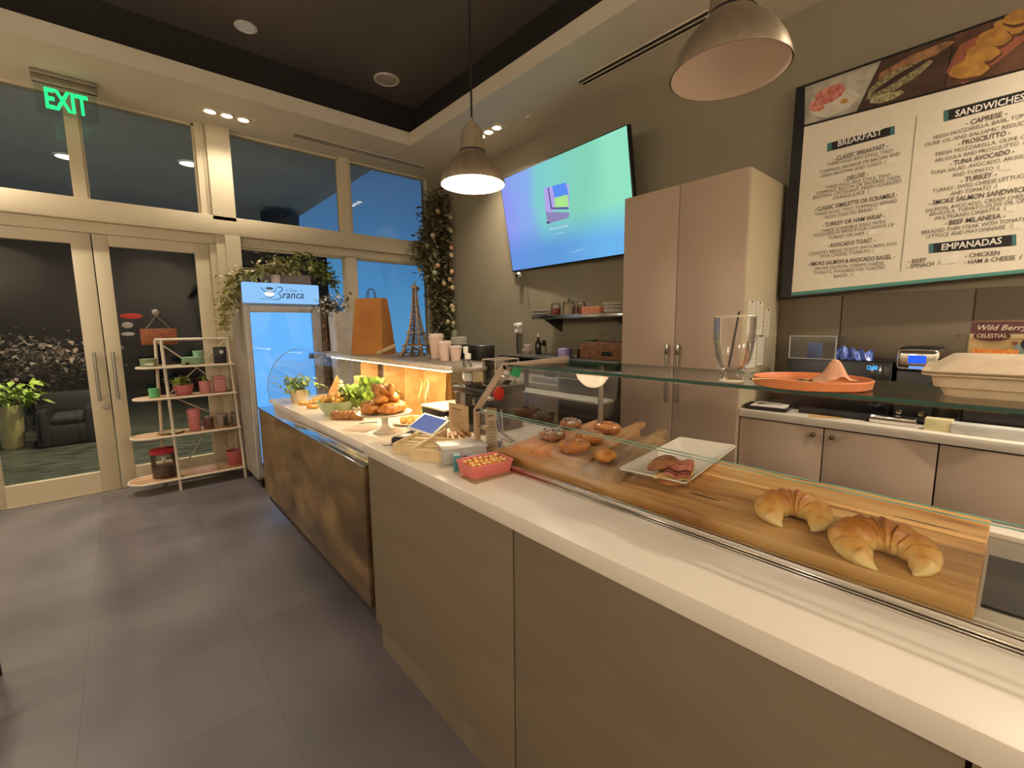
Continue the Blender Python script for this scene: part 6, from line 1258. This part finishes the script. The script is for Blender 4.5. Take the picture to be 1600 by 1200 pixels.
# cake stand with croissants
c = atz(598, 678); sx_, sy_ = c.x+.03, c.y+.03
top_z = at(598, 650, 'Y', sy_).z
SZt = Bz+.115
t = thing('white_cake_stand', 'white footed cake stand piled with croissants and rolls', 'cake stand', (sx_, sy_, Bz))
q = MB(); q.lathe([(.065, 0), (.068, .006), (.03, .02), (.018, .04), (.018, .075), (.035, .095), (.11, .103), (.145, .108), (.150, .116), (.144, .117), (.11, .112), (0, .110)], (sx_, sy_, Bz), 48); build(q, 'stand_body', mat('white_porcelain', 'ded3c2'), t)
m_roll = mat('roll_crust', 'cf8c42', .42, var=.25, scale=30, col2='a9601f', bump=.1)
for i, (dx, dy, dz, an, L_, lb) in enumerate(((-.075, -.01, 0, .3, 1, 'plump roll at the left of the cake stand'), (.0, -.075, 0, .1, 1.1, 'plump golden roll at the front of the cake stand'), (.075, -.03, 0, 1.3, 1, 'plump roll at the right of the cake stand'), (.06, .06, 0, 2, 1, 'plump roll at the back of the cake stand'), (-.04, .07, 0, 2.6, 1, 'plump roll at the back left of the cake stand'), (-.02, -.015, .048, .7, 1, 'plump roll in the upper layer of the cake stand pile, left'), (.045, .0, .048, 1.4, 1, 'plump roll in the upper layer of the cake stand pile, right'))):
    M3 = Matrix.Translation((sx_+dx, sy_+dy, SZt+.030+dz-.002)) @ Matrix.Rotation(an, 4, 'Z'); q = MB(); q.ell((0, 0, 0), (.066*L_, .040, .031), 24, 12, M3, f=lambda v: 1+.06*math.sin(11*v[0])+.03*math.sin(6*v[1])); tag(build(q, 'bread_roll', m_roll), lb, 'bread roll', 'rolls on the cake stand')
knot(sx_+.01, sy_-.01, SZt+.118, .042, .018, .4, m_roll, 'twisted pastry ring crowning the pile on the cake stand', 'pastry_ring')
knot(sx_-.005, sy_+.055, SZt+.125, .022, .014, 1.8, m_roll, 'small curled pastry tip at the very top of the pile', 'pastry_curl')
# plate of little pastries behind the stand
c = atz(641, 662); t = thing('white_plate', 'white plate of small pastries right of the cake stand', 'plate', (c.x, c.y, Bz)); q = MB(); q.lathe([(.05, 0), (.10, .012), (.104, .016), (.098, .016), (.05, .005), (0, .005)], (c.x, c.y, Bz), 36); build(q, 'plate_body', mat('white_porcelain', 'ded3c2'), t)
for i in range(6):
    a_ = i*1.05; q = MB(); q.ell((c.x+.045*math.cos(a_), c.y+.045*math.sin(a_), Bz+.024), (.022, .018, .016), 12, 8, f=lambda v: 1+.15*math.sin(8*v[0]+7*v[1])); tag(build(q, 'mini_pastry', m_gold), 'small golden pastry on the white plate beside the cake stand', 'pastry', 'mini pastries on the white plate')
# pink napkins and tongs
for px, py, an, lb in ((572, 668, .5, 'pinkish paper napkin lying under the cake stand'), (545, 645, .4, 'pinkish paper napkin lying under the braided loaf')):
    c = atz(px, py); M3 = Matrix.Translation((c.x-.02, c.y, Bz)) @ Matrix.Rotation(an, 4, 'Z'); q = MB(); q.box((-.09, -.09, .0003), (.09, .09, .0015), M=M3); tag(build(q, 'paper_napkin', mat('blush_paper', 'd3b2a0', .8)), lb, 'napkin', 'napkins on the pastry board')
c = atz(577, 660, .01); q = MB(); q.tube([(c.x-.05, c.y+.03, Bz+.008), (c.x+.04, c.y-.03, Bz+.012)], [.006, .01], 8, flat=.5); tag(build(q, 'serving_spoon', m_steel), 'small steel spoon lying between braided loaf and cake stand', 'spoon')
# ================================================================ ON TOP OF THE PASTRY CASE
c = at(581, 552, 'Z', TZ2); yb = 3.28; xb = 1.47
e0 = at(541, 551, 'Z', TZ2); e1 = at(600, 553, 'Z', TZ2)
bw = .245; hB = at(570, 466, 'Y', yb).z-TZ2
t = paperbag(xb-.02, yb, TZ2, .27, .19, hB, -1.0, 'large tall brown paper carrier bag on the pastry case', m=mat('orange_brown_paper', 'b5772e', .7, var=.08, scale=5, bump=.08, col2='a06422'), top=.82, handles=True, nm='brown_carrier_bag')
# Eiffel tower model
yE = 2.86; xE = 1.585; zE = TZ2; hE = at(641, 437, 'Y', yE).z-zE
t = thing('eiffel_tower_model', 'bronze coloured lattice tower model on the pastry case', 'model tower', (xE, yE, zE), .6)
m_br = mat('antique_bronze', 'a68a68', .4, .6, var=.25, scale=60)
def wE(f): return .078*math.exp(-2.9*f)+.0045   # half width against height
q = MB()
for sx_ in (-1, 1):
    for sy_ in (-1, 1):
        for k_ in range(16):
            f0, f1 = k_/16*.93, (k_+1)/16*.93; a0, a1 = wE(f0), wE(f1); th = .010*(1-f0)+.0025
            q.tube([(sx_*a0, sy_*a0, hE*f0), (sx_*a1, sy_*a1, hE*f1)], [th, .010*(1-f1)+.0025], 5, cap=False)
build(q, 'legs', m_br, t, world=False)
q = MB()
for k_ in range(3, 22):
    f0, f1 = k_/24, (k_+1)/24; a0, a1 = wE(f0), wE(f1)
    for r_ in range(4):
        ca, sa = math.cos(r_*PI/2), math.sin(r_*PI/2); R_ = lambda x_, y_, z_: (x_*ca-y_*sa, x_*sa+y_*ca, z_)
        q.tube([R_(-a0, -a0, hE*f0), R_(a1, -a1, hE*f1)], .0022, 4, cap=False); q.tube([R_(a0, -a0, hE*f0), R_(-a1, -a1, hE*f1)], .0022, 4, cap=False)
build(q, 'lattice', m_br, t, world=False)
for f, k_ in ((.13, 1.35), (.30, 1.5), (.90, 2.2)):
    a_ = wE(f)*k_; q = MB(); q.box((-a_, -a_, hE*f-.004), (a_, a_, hE*f+.006), .001); build(q, 'platform', m_br, t, world=False)
q = MB()
for r_ in range(4):
    ca, sa = math.cos(r_*PI/2), math.sin(r_*PI/2); q.tube([((x_*ca+.066*sa), (x_*sa-.066*ca), .012+.034*math.sqrt(max(0, 1-(x_/.052)**2))) for x_ in [-.052+.0104*j for j in range(11)]], .004, 5)
build(q, 'arch', m_br, t, world=False)
for sx_ in (-1, 1):
    for sy_ in (-1, 1): q = MB(); q.box((sx_*.082-.018, sy_*.082-.018, 0), (sx_*.082+.018, sy_*.082+.018, .014), .002); build(q, 'foot', m_br, t, world=False)
q = MB(); q.lathe([(.010, hE*.9), (.011, hE*.94), (.004, hE*.96), (.002, hE)], (0, 0, 0), 10); build(q, 'spire', m_br, t, world=False)
# small dark heart ornament leaning on it and paper scroll
p = at(646, 545, 'Z', TZ2); t = thing('dark_horseshoe_ornament', 'small dark ring ornament at the right foot of the tower', 'ornament', (1.50, 2.72, TZ2)); q = MB()
q.tube([(1.50+.022*math.cos(a_)*.7, 2.72-.022*math.cos(a_), TZ2+.03+.025*math.sin(a_)) for a_ in [2*PI*k_/20 for k_ in range(21)]], .006, 8); build(q, 'ring', mat('dark_pewter', '3f3c36', .5), t)
t = thing('paper_scroll', 'rolled cream paper leaning between the carrier bag and the tower', 'paper roll', (1.42, 2.98, TZ2)); q = MB(); q.tube([(1.36, 3.02, TZ2+.016), (1.47, 2.96, TZ2+.07)], .015, 14); build(q, 'roll', mat('cream_paper_roll', 'c9ab7c', .8, var=.15), t)
# silver snow globe thing behind
c = at(662, 540, 'Z', TZ2)
t = thing('silver_trinket', 'low silver trinket between the tower and the tallest cup', 'ornament', (1.6, 2.6, TZ2)); q = MB(); q.lathe([(.03, 0), (.034, .01), (.03, .05), (.036, .08), (.02, .10), (0, .105)], (1.6, 2.6, TZ2), 20); build(q, 'body', mat('worn_silver', '9c9484', .35, .8, var=.2, scale=40), t)
# paper cups
def cup(px, X, h, r, label, base=TZ2):
    v = at(px, 545, 'X', X); t = thing('takeaway_cup', label, 'cup', (X, v.y, base), 0, 'takeaway cups on the pastry case')
    q = MB(); q.lathe([(r*.68, 0), (r*.70, .003), (r*.96, h*.86), (0, h*.86)], (X, v.y, base), 36); build(q, 'paper_cup', mat('blush_paper_cup', 'dcbfae', .6, var=.02), t)
    q = MB(); q.lathe([(r*1.02, h*.84), (r*1.04, h*.87), (r*1.0, h*.89), (r*.93, h*.93), (r*.9, h*.985), (r*.84, h), (0, h*.985)], (X, v.y, base), 36); build(q, 'lid', mat('pale_plastic_lid', 'e0cbbe', .4), t)
cup(682, 1.50, .158, .048, 'tallest pale takeaway cup with lid beside the tower'); cup(695, 1.44, .118, .042, 'middle sized pale takeaway cup with lid'); cup(712, 1.47, .090, .038, 'smallest pale takeaway cup with lid, nearest the till')
# stack of lids on the black box
t = thing('black_cube_box', 'black box carrying the stack of cup lids', 'box', (1.62, 2.16, TZ2))
v0 = at(728, 545, 'X', 1.56).y; v1 = at(750, 545, 'X', 1.56).y; zt = at(740, 540, 'X', 1.56).z
q = MB(); q.box((1.56, v1, TZ2), (1.67, v0+.02, zt), .004); build(q, 'box_body', m_black, t)
v = at(717, 530, 'X', 1.60); ys2 = at(717, 530, 'X', 1.6).y
zl = at(717, 538, 'X', 1.6).z
q = MB(); q.box((1.55, ys2-.05, TZ2), (1.65, ys2+.05, zl-.002), .003); tag(build(q, 'low_black_stand', m_black), 'low black stand directly under the stack of white lids', 'stand')
for i in range(5):
    q = MB(); z_ = zl+i*.0095; q.lathe([(.050, 0), (.052, .004), (.047, .008), (.044, .009), (0, .009)], (1.6, ys2, z_), 36); tag(build(q, 'cup_lid', mat('white_cup_lid', 'd9d2c6' if i % 2 else 'b9b3a8', .4)), ['bottom', 'second lowest', 'middle', 'second highest', 'top'][i]+' white cup lid of the stack behind the cups', 'lid', 'stacked cup lids')
# small dark trivet bottle tops above the tallest cup
t = thing('pepper_mill', 'small dark topped jar peeking out behind the tallest cup', 'jar', (1.62, 2.42, TZ2)); q = MB(); q.lathe([(.024, 0), (.026, .01), (.022, .13), (.026, .15), (.022, .175), (0, .18)], (1.62, 2.42, TZ2), 20); build(q, 'body', mat('grey_green_jar', '6d6c58', .4), t)
# ================================================================ BEHIND THE CASE, RIGHT OF THE FRIDGE
yp = 4.30; a_ = at(516, 487, 'Y', yp); b_ = at(545, 487, 'Y', yp); zt = a_.z; xc_ = (a_.x+b_.x)/2; r_ = (b_.x-a_.x)/2
t = thing('tall_white_planter', 'tall tapering white planter with white flowers between fridge and carrier bag', 'planter', (xc_, yp, 0))
q = MB(); rings(q, [[(xc_+x_, yp+y_, z_) for x_, y_ in rrect(a2_, a2_, .02)] for a2_, z_ in ((r_*.62, 0), (r_, zt-.02), (r_*1.03, zt), (r_*.9, zt), (r_*.85, zt-.04))]); build(q, 'pot', mat('matte_white_planter', 'd2c8bc', .5), t)
q = MB()
for i in range(14): an = rf.uniform(0, 6.3); q.tube([(xc_, yp, zt-.05), (xc_+.05*math.cos(an), yp+.05*math.sin(an), zt+.06), (xc_+.12*math.cos(an)-.04, yp+.08*math.sin(an), zt+.10+.05*rf.random())], .003, 5)
build(q, 'stems', mat('dark_stem', '4a3c28', .7), t)
q = MB(); leaves(q, [(xc_-.05+rf.gauss(0, .08), yp+rf.gauss(0, .06), zt+.07+rf.gauss(0, .05)) for _ in range(120)], .045, rnd=rf); build(q, 'leaves', mat('dusky_green_leaf', '54563a', .6, var=.3), t)
q = MB(); leaves(q, [(xc_-.05+rf.gauss(0, .09), yp-.03+rf.gauss(0, .06), zt+.07+rf.gauss(0, .05)) for _ in range(80)], .04, aspect=.8, rnd=rf); tag(build(q, 'white_flowers', mat('white_petal', 'e2dccf', .6), t), kind='stuff')
a_ = at(498, 465, 'Y', 4.42); b_ = at(513, 465, 'Y', 4.42); 
t = thing('dried_branch_bundle', 'brown dried branch bundle standing between the fridge and the white planter', 'branches', ((a_.x+b_.x)/2, 4.44, 0)); q = MB()
for i in range(16): x0 = a_.x+.02+(b_.x-a_.x)*rf.random(); x1 = a_.x+.02+(b_.x-a_.x)*rf.random(); q.tube([(x0, 4.44+rf.uniform(-.04, .04), 0), ((x0+x1)/2, 4.44+rf.uniform(-.05, .05), .9), (x1, 4.44+rf.uniform(-.05, .05), a_.z-.02+rf.uniform(-.05, .02))], .012, 6)
build(q, 'branches', mat('dry_bark', '7a6046', .9, var=.3, scale=30, bump=.4), t)
q = MB(); leaves(q, [((a_.x+b_.x)/2+rf.gauss(0, .05), 4.42+rf.gauss(0, .05), rf.uniform(.9, 1.7)) for _ in range(90)], .045, rnd=rf); build(q, 'dry_leaves', mat('dry_leaf', '9a7a56', .8, var=.3), t)
# paper sheet box on top above it (beige parcel behind carrier bag)
a_ = at(500, 460, 'Y', 4.55); b_ = at(553, 460, 'Y', 4.55); 
# ---- planter and ivy on the fridge
t = thing('fridge_top_planter', 'long planter with trailing variegated ivy on top of the fridge', 'planter', (1.2, 4.85, FZ))
q = MB(); q.box((1.04, 4.68, FZ), (1.46, 4.84, FZ+.10), .015); build(q, 'trough', mat('taupe_trough', '7d6a5a', .6), t)
v = at(430, 431, 'Y', 4.66); q = MB(); q.lathe([(.035, 0), (.042, .075), (.044, .08), (.038, .08), (.032, .01), (0, .01)], (v.x, 4.66, FZ), 24)
tag(build(q, 'little_blush_pot', mat('blush_pot', 'd8b8a0', .5)), 'tiny blush coloured pot in front of the ivy trough on the fridge', 'pot')
def trail(path, n, spread): 
    out = []; P_ = [Vector(p) for p in path]
    for _ in range(n):
        k_ = rf.random()*(len(P_)-1); i = int(k_); f = k_-i; p = P_[i].lerp(P_[min(i+1, len(P_)-1)], f); out.append(p+Vector((rf.gauss(0, spread), rf.gauss(0, spread*.8), rf.gauss(0, spread))))
    return out
def F(px, py, y): return at(px, py, 'Y', y)
paths = [[F(470, 418, 4.72), F(430, 416, 4.68), F(400, 424, 4.62), F(372, 432, 4.66), F(352, 440, 4.8)], [F(372, 434, 4.7), F(358, 455, 4.8), F(352, 480, 4.82), F(350, 515, 4.86)], [F(388, 432, 4.7), F(368, 450, 4.75), F(362, 480, 4.8)]]
q = MB()
for pth in paths: q.tube(pth, .003, 5)
build(q, 'vine_stems', mat('vine_stem', '6a6038', .7), t)
q = MB()
for pth, n_, s_ in zip(paths, (700, 420, 260), (.035, .03, .025)): leaves(q, trail(pth, n_, s_), .042, aspect=.6, rnd=rf)
build(q, 'variegated_leaves', mat('variegated_leaf', 'd3c890', .5, var=.35, scale=30, col2='8c8c4c'), t)
q = MB(); leaves(q, trail([F(430, 415, 4.78), F(455, 408, 4.76), F(485, 412, 4.76), F(500, 420, 4.74), F(518, 434, 4.7)], 420, .045), .055, aspect=.6, rnd=rf); leaves(q, trail([F(505, 425, 4.7), F(520, 438, 4.7), F(524, 448, 4.7)], 60, .015), .05, rnd=rf)
build(q, 'green_leaves', mat('mid_green_leaf', '8a9046', .5, var=.4, scale=20, col2='4c5628'), t)
# ---- flower garland hanging in the corner
t = thing('hanging_flower_garland', 'long dark leafy garland with cream and peach flowers hanging in the window corner', 'garland', (3.3, 5.3, 2.0))
def Gp(px, py, y=5.32): return at(px, py, 'Y', y)
gp = [[Gp(682, 305), Gp(672, 345), Gp(668, 385), Gp(678, 425), Gp(692, 465), Gp(698, 505), Gp(702, 535)], [Gp(716, 318), Gp(716, 350), Gp(718, 385), Gp(722, 425), Gp(722, 465), Gp(724, 500), Gp(728, 525)], [Gp(698, 310), Gp(695, 350), Gp(697, 395), Gp(706, 440), Gp(712, 485), Gp(714, 530)]]
gp.append([Gp(678, 322), Gp(670, 360), Gp(664, 392), Gp(672, 425), Gp(684, 465), Gp(690, 500)])
gp = [[Vector((min(p.x, 3.42), p.y, p.z)) for p in pth] for pth in gp]
q = MB(); 
for pth in gp: q.tube(pth, .006, 5)
build(q, 'vine_core', mat('vine_brown', '4a3e26', .8), t)
q = MB()
for pth, n_, s_ in zip(gp, (1000, 700, 1000, 700), (.075, .055, .08, .07)): leaves(q, [Vector((min(v.x, 3.46), min(v.y, 5.46), v.z)) for v in trail(pth, n_, s_)], .085, rnd=rf)
q.v = [Vector((min(v.x, 3.485), min(v.y, 5.505), v.z)) for v in q.v]
build(q, 'dark_leaves', mat('dark_olive_leaf', '8a7f55', .6, var=.45, scale=12, col2='45432c'), t)
q = MB(); leaves(q, [Vector((min(v.x, 3.44), v.y-.05, v.z)) for v in trail(gp[1], 110, .035)], .055, aspect=.8, rnd=rf); q.v = [Vector((min(v.x, 3.485), v.y, v.z)) for v in q.v]; build(q, 'pale_leaves', mat('pale_olive_leaf', 'a39c6c', .6, var=.3), t)
for i, (px, py, colr) in enumerate(((684, 330, 'b59c74'), (676, 368, 'a98e78'), (718, 342, 'a39c78'), (716, 362, 'b0a67e'), (713, 388, 'c09070'), (717, 400, 'd0bd92'), (723, 426, 'dca888'), (684, 415, 'b88a60'), (694, 443, 'b3946e'), (703, 437, 'b09066'), (717, 450, 'c8b08a'), (679, 426, 'a8a68a'), (706, 478, 'c7b68a'), (712, 480, 'd0b07a'), (727, 485, 'b0aa7c'), (700, 503, 'c2b284'), (724, 505, 'b8ae84'))):
    v = at(px, py, 'Y', 5.14); v.x = min(v.x, 3.42); q = MB()
    for k_ in range(6): a_ = k_*PI/3; q.ell((v.x+.018*math.cos(a_), v.y, v.z+.018*math.sin(a_)), (.017, .012, .015), 8, 6)
    q.ell((v.x, v.y-.008, v.z), (.014, .012, .014), 8, 6); build(q, 'flower', mat('petal_'+colr, colr, .6, var=.1), t)
# ================================================================ SHELF RACK
SY = 5.17   # front edge distance
m_rk = mat('pale_metal_rack', 'cbbca4', .45, var=.03); m_rs = wood('warm_rack_wood', ['9a7252', 'b88e68', 'c8a27c'], .5, 3, (1, 8, 1))
t = thing('ladder_shelf_rack', 'four tier rack with rounded wooden shelves beside the glass door', 'shelf rack', (.45, 5.27, 0))
def S(px, py, y=SY-.0): return at(px, py, 'Y', y)
tiers = [(at(200, 752, 'Y', SY), at(386, 732, 'Y', SY)), (at(204, 683, 'Y', SY), at(378, 670, 'Y', SY)), (at(208, 623, 'Y', SY), at(371, 615, 'Y', SY)), (at(213, 573, 'Y', SY), at(366, 570, 'Y', SY))]
SXR = .83
dps = [.30, .27, .24, .21]; tz = []
for (L_, R_), dp in zip(tiers, dps):
    z_ = (L_.z+R_.z)/2; tz.append(z_); x0 = L_.x; q = MB(); r_ = dp/2
    y_b = 5.42; y_f = y_b-dp
    out = [(x0+r_-r_*math.sin(a_), (y_f+y_b)/2-r_*math.cos(a_), z_-.018) for a_ in [PI*k_/12 for k_ in range(13)]]+[(SXR, y_b, z_-.018), (SXR, y_f, z_-.018)]
    q.ext(out, (0, 0, .018)); build(q, 'shelf_board', m_rs, t)
    q = MB(); q.tube([(SXR, y_f, z_-.009)]+[(p[0], p[1], z_-.009) for p in out[:13]]+[(SXR, y_b, z_-.009)], .0115, 6); build(q, 'shelf_edge', m_rk, t)
RT = at(250, 531, 'Y', 5.25).z
ytop = 5.30
xl = at(262, 600, 'Y', 5.15).x
for (xa, xb, ya_, yb_) in ((at(283, 765, 'Z', 0).x, at(251, 532, 'Y', ytop).x, 5.12, ytop-.04), (at(283, 765, 'Z', 0).x-.10, at(243, 533, 'Y', ytop).x, 5.44, ytop+.06), (.83, .80, 5.12, ytop-.04), (.83, .80, 5.44, ytop+.06)):
    q = MB(); q.tube([(xa, ya_, 0), (xb, yb_, RT)], .013, 8); build(q, 'post', m_rk, t)
q = MB(); q.tube([(at(243, 533, 'Y', ytop).x, ytop-.04, RT), (.80, ytop-.04, RT)], .011, 8); q.tube([(at(243, 533, 'Y', ytop).x, ytop+.06, RT), (.80, ytop+.06, RT)], .011, 8); q.tube([(.80, ytop-.04, RT), (.80, ytop+.06, RT)], .011, 8); q.tube([(at(243, 533, 'Y', ytop).x, ytop-.04, RT), (at(243, 533, 'Y', ytop).x, ytop+.06, RT)], .011, 8); build(q, 'top_rail', m_rk, t)
q = MB(); xm = at(263, 600, 'Y', 5.4).x
q.tube([(xm-.05, 5.43, RT-.02), (.80, 5.44, tz[2]+.0)], .006, 6); q.tube([(.80, 5.43, RT-.02), (xm, 5.44, tz[2])], .006, 6); q.tube([(xm+.05, 5.45, tz[0]), (.58, 5.45, tz[1]-.03)], .006, 6); q.tube([(.58, 5.45, tz[1]-.03), (.82, 5.45, tz[0])], .006, 6); q.tube([(xm-.02, 5.44, tz[2]), (.82, 5.45, tz[1])], .006, 6); build(q, 'cross_brace', m_rk, t)
# things on the rack
def onrack(px, k_, y=5.30): v = at(px, 600, 'Y', y); return Vector((v.x, y, tz[k_]))
def pot(px, k_, r, h, colr, label, nm, cat='pot', taper=.85, y=5.30, lid=False, rough=.45, handle=False):
    p = onrack(px, k_, y); t = thing(nm, label, cat, p); q = MB()
    q.lathe([(r*taper*.95, 0), (r*taper, .004), (r, h), (r*.9, h), (r*taper*.85, h*.1), (0, h*.1)], p, 28); build(q, 'vessel', mat('rack_'+colr, colr, rough, var=.06), t)
    if lid: q = MB(); q.lathe([(r*1.02, h), (r*1.03, h+.02), (r*.8, h+.028), (0, h+.03)], p, 28); build(q, 'lid', mat('rack_'+colr, colr), t)
    return t, p
# top tier (index 3): green caddy, green box, dark frame
p = onrack(236, 3); t = thing('green_tin_caddy', 'round green tin with pale label at the left end of the top rack shelf', 'tin', p); q = MB(); q.lathe([(.06, 0), (.062, .004), (.062, .055), (.064, .057), (.064, .075), (0, .077)], p, 30); build(q, 'tin_body', mat('sage_tin', '7f9468', .4), t); q = MB(); q.box((p.x-.03, p.y-.0635, p.z+.015), (p.x+.03, p.y-.058, p.z+.04)); build(q, 'label_patch', mat('pale_tin_label', 'd8d4b8', .6), t)
p = onrack(302, 3); t = thing('green_storage_box', 'green fabric box in the middle of the top rack shelf', 'box', p); q = MB(); q.box((p.x-.07, p.y-.06, p.z), (p.x+.07, p.y+.06, p.z+.075), .008); build(q, 'box_body', mat('sage_fabric', '7c9a72', .8), t)
p = onrack(296, 3, 5.26); q = MB(); q.box((p.x-.02, p.y-.02, p.z), (p.x+.015, p.y+.01, p.z+.03), .004); tag(build(q, 'small_terracotta_pot', mat('terracotta', 'a8664a', .7)), 'tiny terracotta block in front of the green fabric box', 'pot')
p = onrack(314, 3, 5.36); t, p = pot(315, 3, .05, .13, '8fb598', 'tall pale green vase behind the green fabric box', 'pale_green_vase', 'vase', .8, 5.37)
p = onrack(348, 3, 5.28); t = thing('black_coffee_pack', 'upright black packet with a round pale label on the top rack shelf', 'packet', p); q = MB(); q.box((p.x-.052, p.y-.03, p.z), (p.x+.052, p.y+.03, p.z+.165), .006); build(q, 'pack', mat('black_pack', '17100d', .4), t); q = MB(); q.lathe([(0, .001), (.018, 0)], (0, 0, 0), 24, Matrix.Translation((p.x+.01, p.y-.031, p.z+.115)) @ Matrix.Rotation(PI/2, 4, 'X')); build(q, 'round_label', mat('pale_round_label', 'c9c6b4', .6), t)
# second tier from top (index 2): green candle, pink planter, pink vase, pink canister
t, p = pot(239, 2, .042, .085, '66b878', 'bright green candle glass on the second shelf of the rack', 'green_candle_glass', 'candle', .92)
t, p = pot(286, 2, .085, .10, 'c4706c', 'wide pink planter with yellow green leaves on the second rack shelf', 'pink_planter', 'planter', .75)
q = MB(); leaves(q, [(p.x-.03+rf.gauss(0, .05), p.y+rf.gauss(0, .03), p.z+.13+abs(rf.gauss(0, .02))) for _ in range(60)], .06, aspect=.6, rnd=rf); build(q, 'foliage', mat('lime_leaf', 'b9c860', .5, var=.3), t)
t, p = pot(320, 2, .05, .12, 'd08a84', 'pink vase with a small green sprig on the second rack shelf', 'pink_vase', 'vase', .95)
q = MB(); leaves(q, [(p.x+rf.gauss(0, .012), p.y, p.z+.135+rf.uniform(0, .04)) for _ in range(20)], .035, rnd=rf); build(q, 'sprig', mat('lime_leaf', 'b9c860'), t)
p = onrack(343, 2); t = thing('pink_canister', 'square shouldered pink canister at the right of the second rack shelf', 'canister', p); q = MB(); q.box((p.x-.05, p.y-.045, p.z), (p.x+.05, p.y+.045, p.z+.135), .012); build(q, 'canister_body', mat('dusty_pink', 'c98480', .5), t); q = MB(); q.box((p.x-.052, p.y-.047, p.z+.135), (p.x+.052, p.y+.047, p.z+.16), .008); build(q, 'lid', mat('dusty_pink', 'c98480'), t)
# third tier (index 1)
t, p = pot(298, 1, .055, .18, 'd07f7c', 'tall pink travel cup in the middle of the third rack shelf', 'pink_travel_cup', 'cup', .85, lid=True)
t, p = pot(320, 1, .045, .10, '6d4440', 'dark maroon jar right of the tall pink cup', 'maroon_jar', 'jar', .95, lid=False)
q = MB(); q.lathe([(.04, .10), (.042, .118), (0, .12)], p, 24); build(q, 'silver_cap', m_steel, t)
t, p = pot(342, 1, .05, .13, '9c8a78', 'greyish beige glass jar with dark filling on the third rack shelf', 'beige_jar', 'jar', .95); q = MB(); q.box((p.x+.0, p.y-.052, p.z+.01), (p.x+.035, p.y-.045, p.z+.1), .01); build(q, 'dark_label', mat('dark_brown_label', '3f342c', .6), t)
t, p = pot(365, 1, .05, .12, '8d8070', 'grey jar at the right end of the third rack shelf', 'grey_jar', 'jar', .95, 5.33)
p = onrack(270, 1, 5.28); t = thing('wicker_platter', 'flat pale plate lying on the left half of the third rack shelf', 'plate', (p.x-.05, p.y, p.z)); q = MB(); q.lathe([(.05, 0), (.10, .012), (.105, .016), (.09, .012), (0, .006)], (p.x-.05, p.y, p.z), 30); build(q, 'plate_body', mat('straw', 'b89868', .7, var=.2, scale=50), t)
# dark hat like bowl above (second tier underside)
# bottom tier (index 0)
p = onrack(243, 0, 5.29); t = thing('red_lidded_glass_jar', 'large glass jar with a red lid on the bottom rack shelf', 'jar', p); q = MB(); q.lathe([(.095, 0), (.10, .01), (.10, .215), (.085, .235)], p, 36); build(q, 'glass_body', glass('big_jar_glass', (.86, .84, .8), 1.4, .03), t)
q = MB(); q.lathe([(.09, .006), (.094, .02), (.094, .10), (0, .10)], p, 30); build(q, 'contents', mat('brown_jar_fill', '8c6a50', .8, var=.3, scale=40), t)
q = MB(); q.lathe([(.10, .228), (.104, .235), (.104, .26), (.09, .27), (0, .272)], p, 36); build(q, 'lid', mat('glossy_red_lid', 'b03038', .3), t)
p = onrack(310, 0, 5.20); q = MB(); q.box((p.x-.09, p.y-.05, p.z), (p.x+.09, p.y+.05, p.z+.012), .003, M=None); q.box((p.x-.08, p.y-.045, p.z+.012), (p.x+.085, p.y+.045, p.z+.028), .003); tag(build(q, 'pink_booklets', mat('pale_pink_paper', 'd8b0a8', .6)), 'two pale pink booklets lying on the bottom rack shelf', 'booklets')
t, p = pot(358, 0, .085, .14, 'b8605c', 'round pink pot at the right end of the bottom rack shelf', 'round_pink_pot', 'pot', .85)
# ================================================================ CHAIR cut by the left edge
b0 = at(8, 1052, 'Z', 0); b1 = at(18, 1200, 'Z', 0)
t = thing('dark_dining_chair', 'dark chair just entering the picture at the lower left edge', 'chair', (b0.x-.22, b0.y-.1, 0))
mch = mat('black_stained_wood', '1a1512', .4)
lx, ly = b0.x-.02, b0.y
for (x_, y_) in ((lx, ly), (lx-.03, ly-.42), (lx-.42, ly), (lx-.42, ly-.42)): q = MB(); q.tube([(x_, y_, 0), (x_-.02 if x_ > lx-.2 else x_+.02, y_, .44)], [.013, .018], 10); build(q, 'leg', mch, t)
q = MB(); q.box((lx-.45, ly-.45, .44), (lx-.0, ly+.02, .475), .015); build(q, 'seat', mch, t)
q = MB(); q.box((lx-.46, ly-.44, .47), (lx-.43, ly+.0, .86), .012); build(q, 'backrest', mch, t)
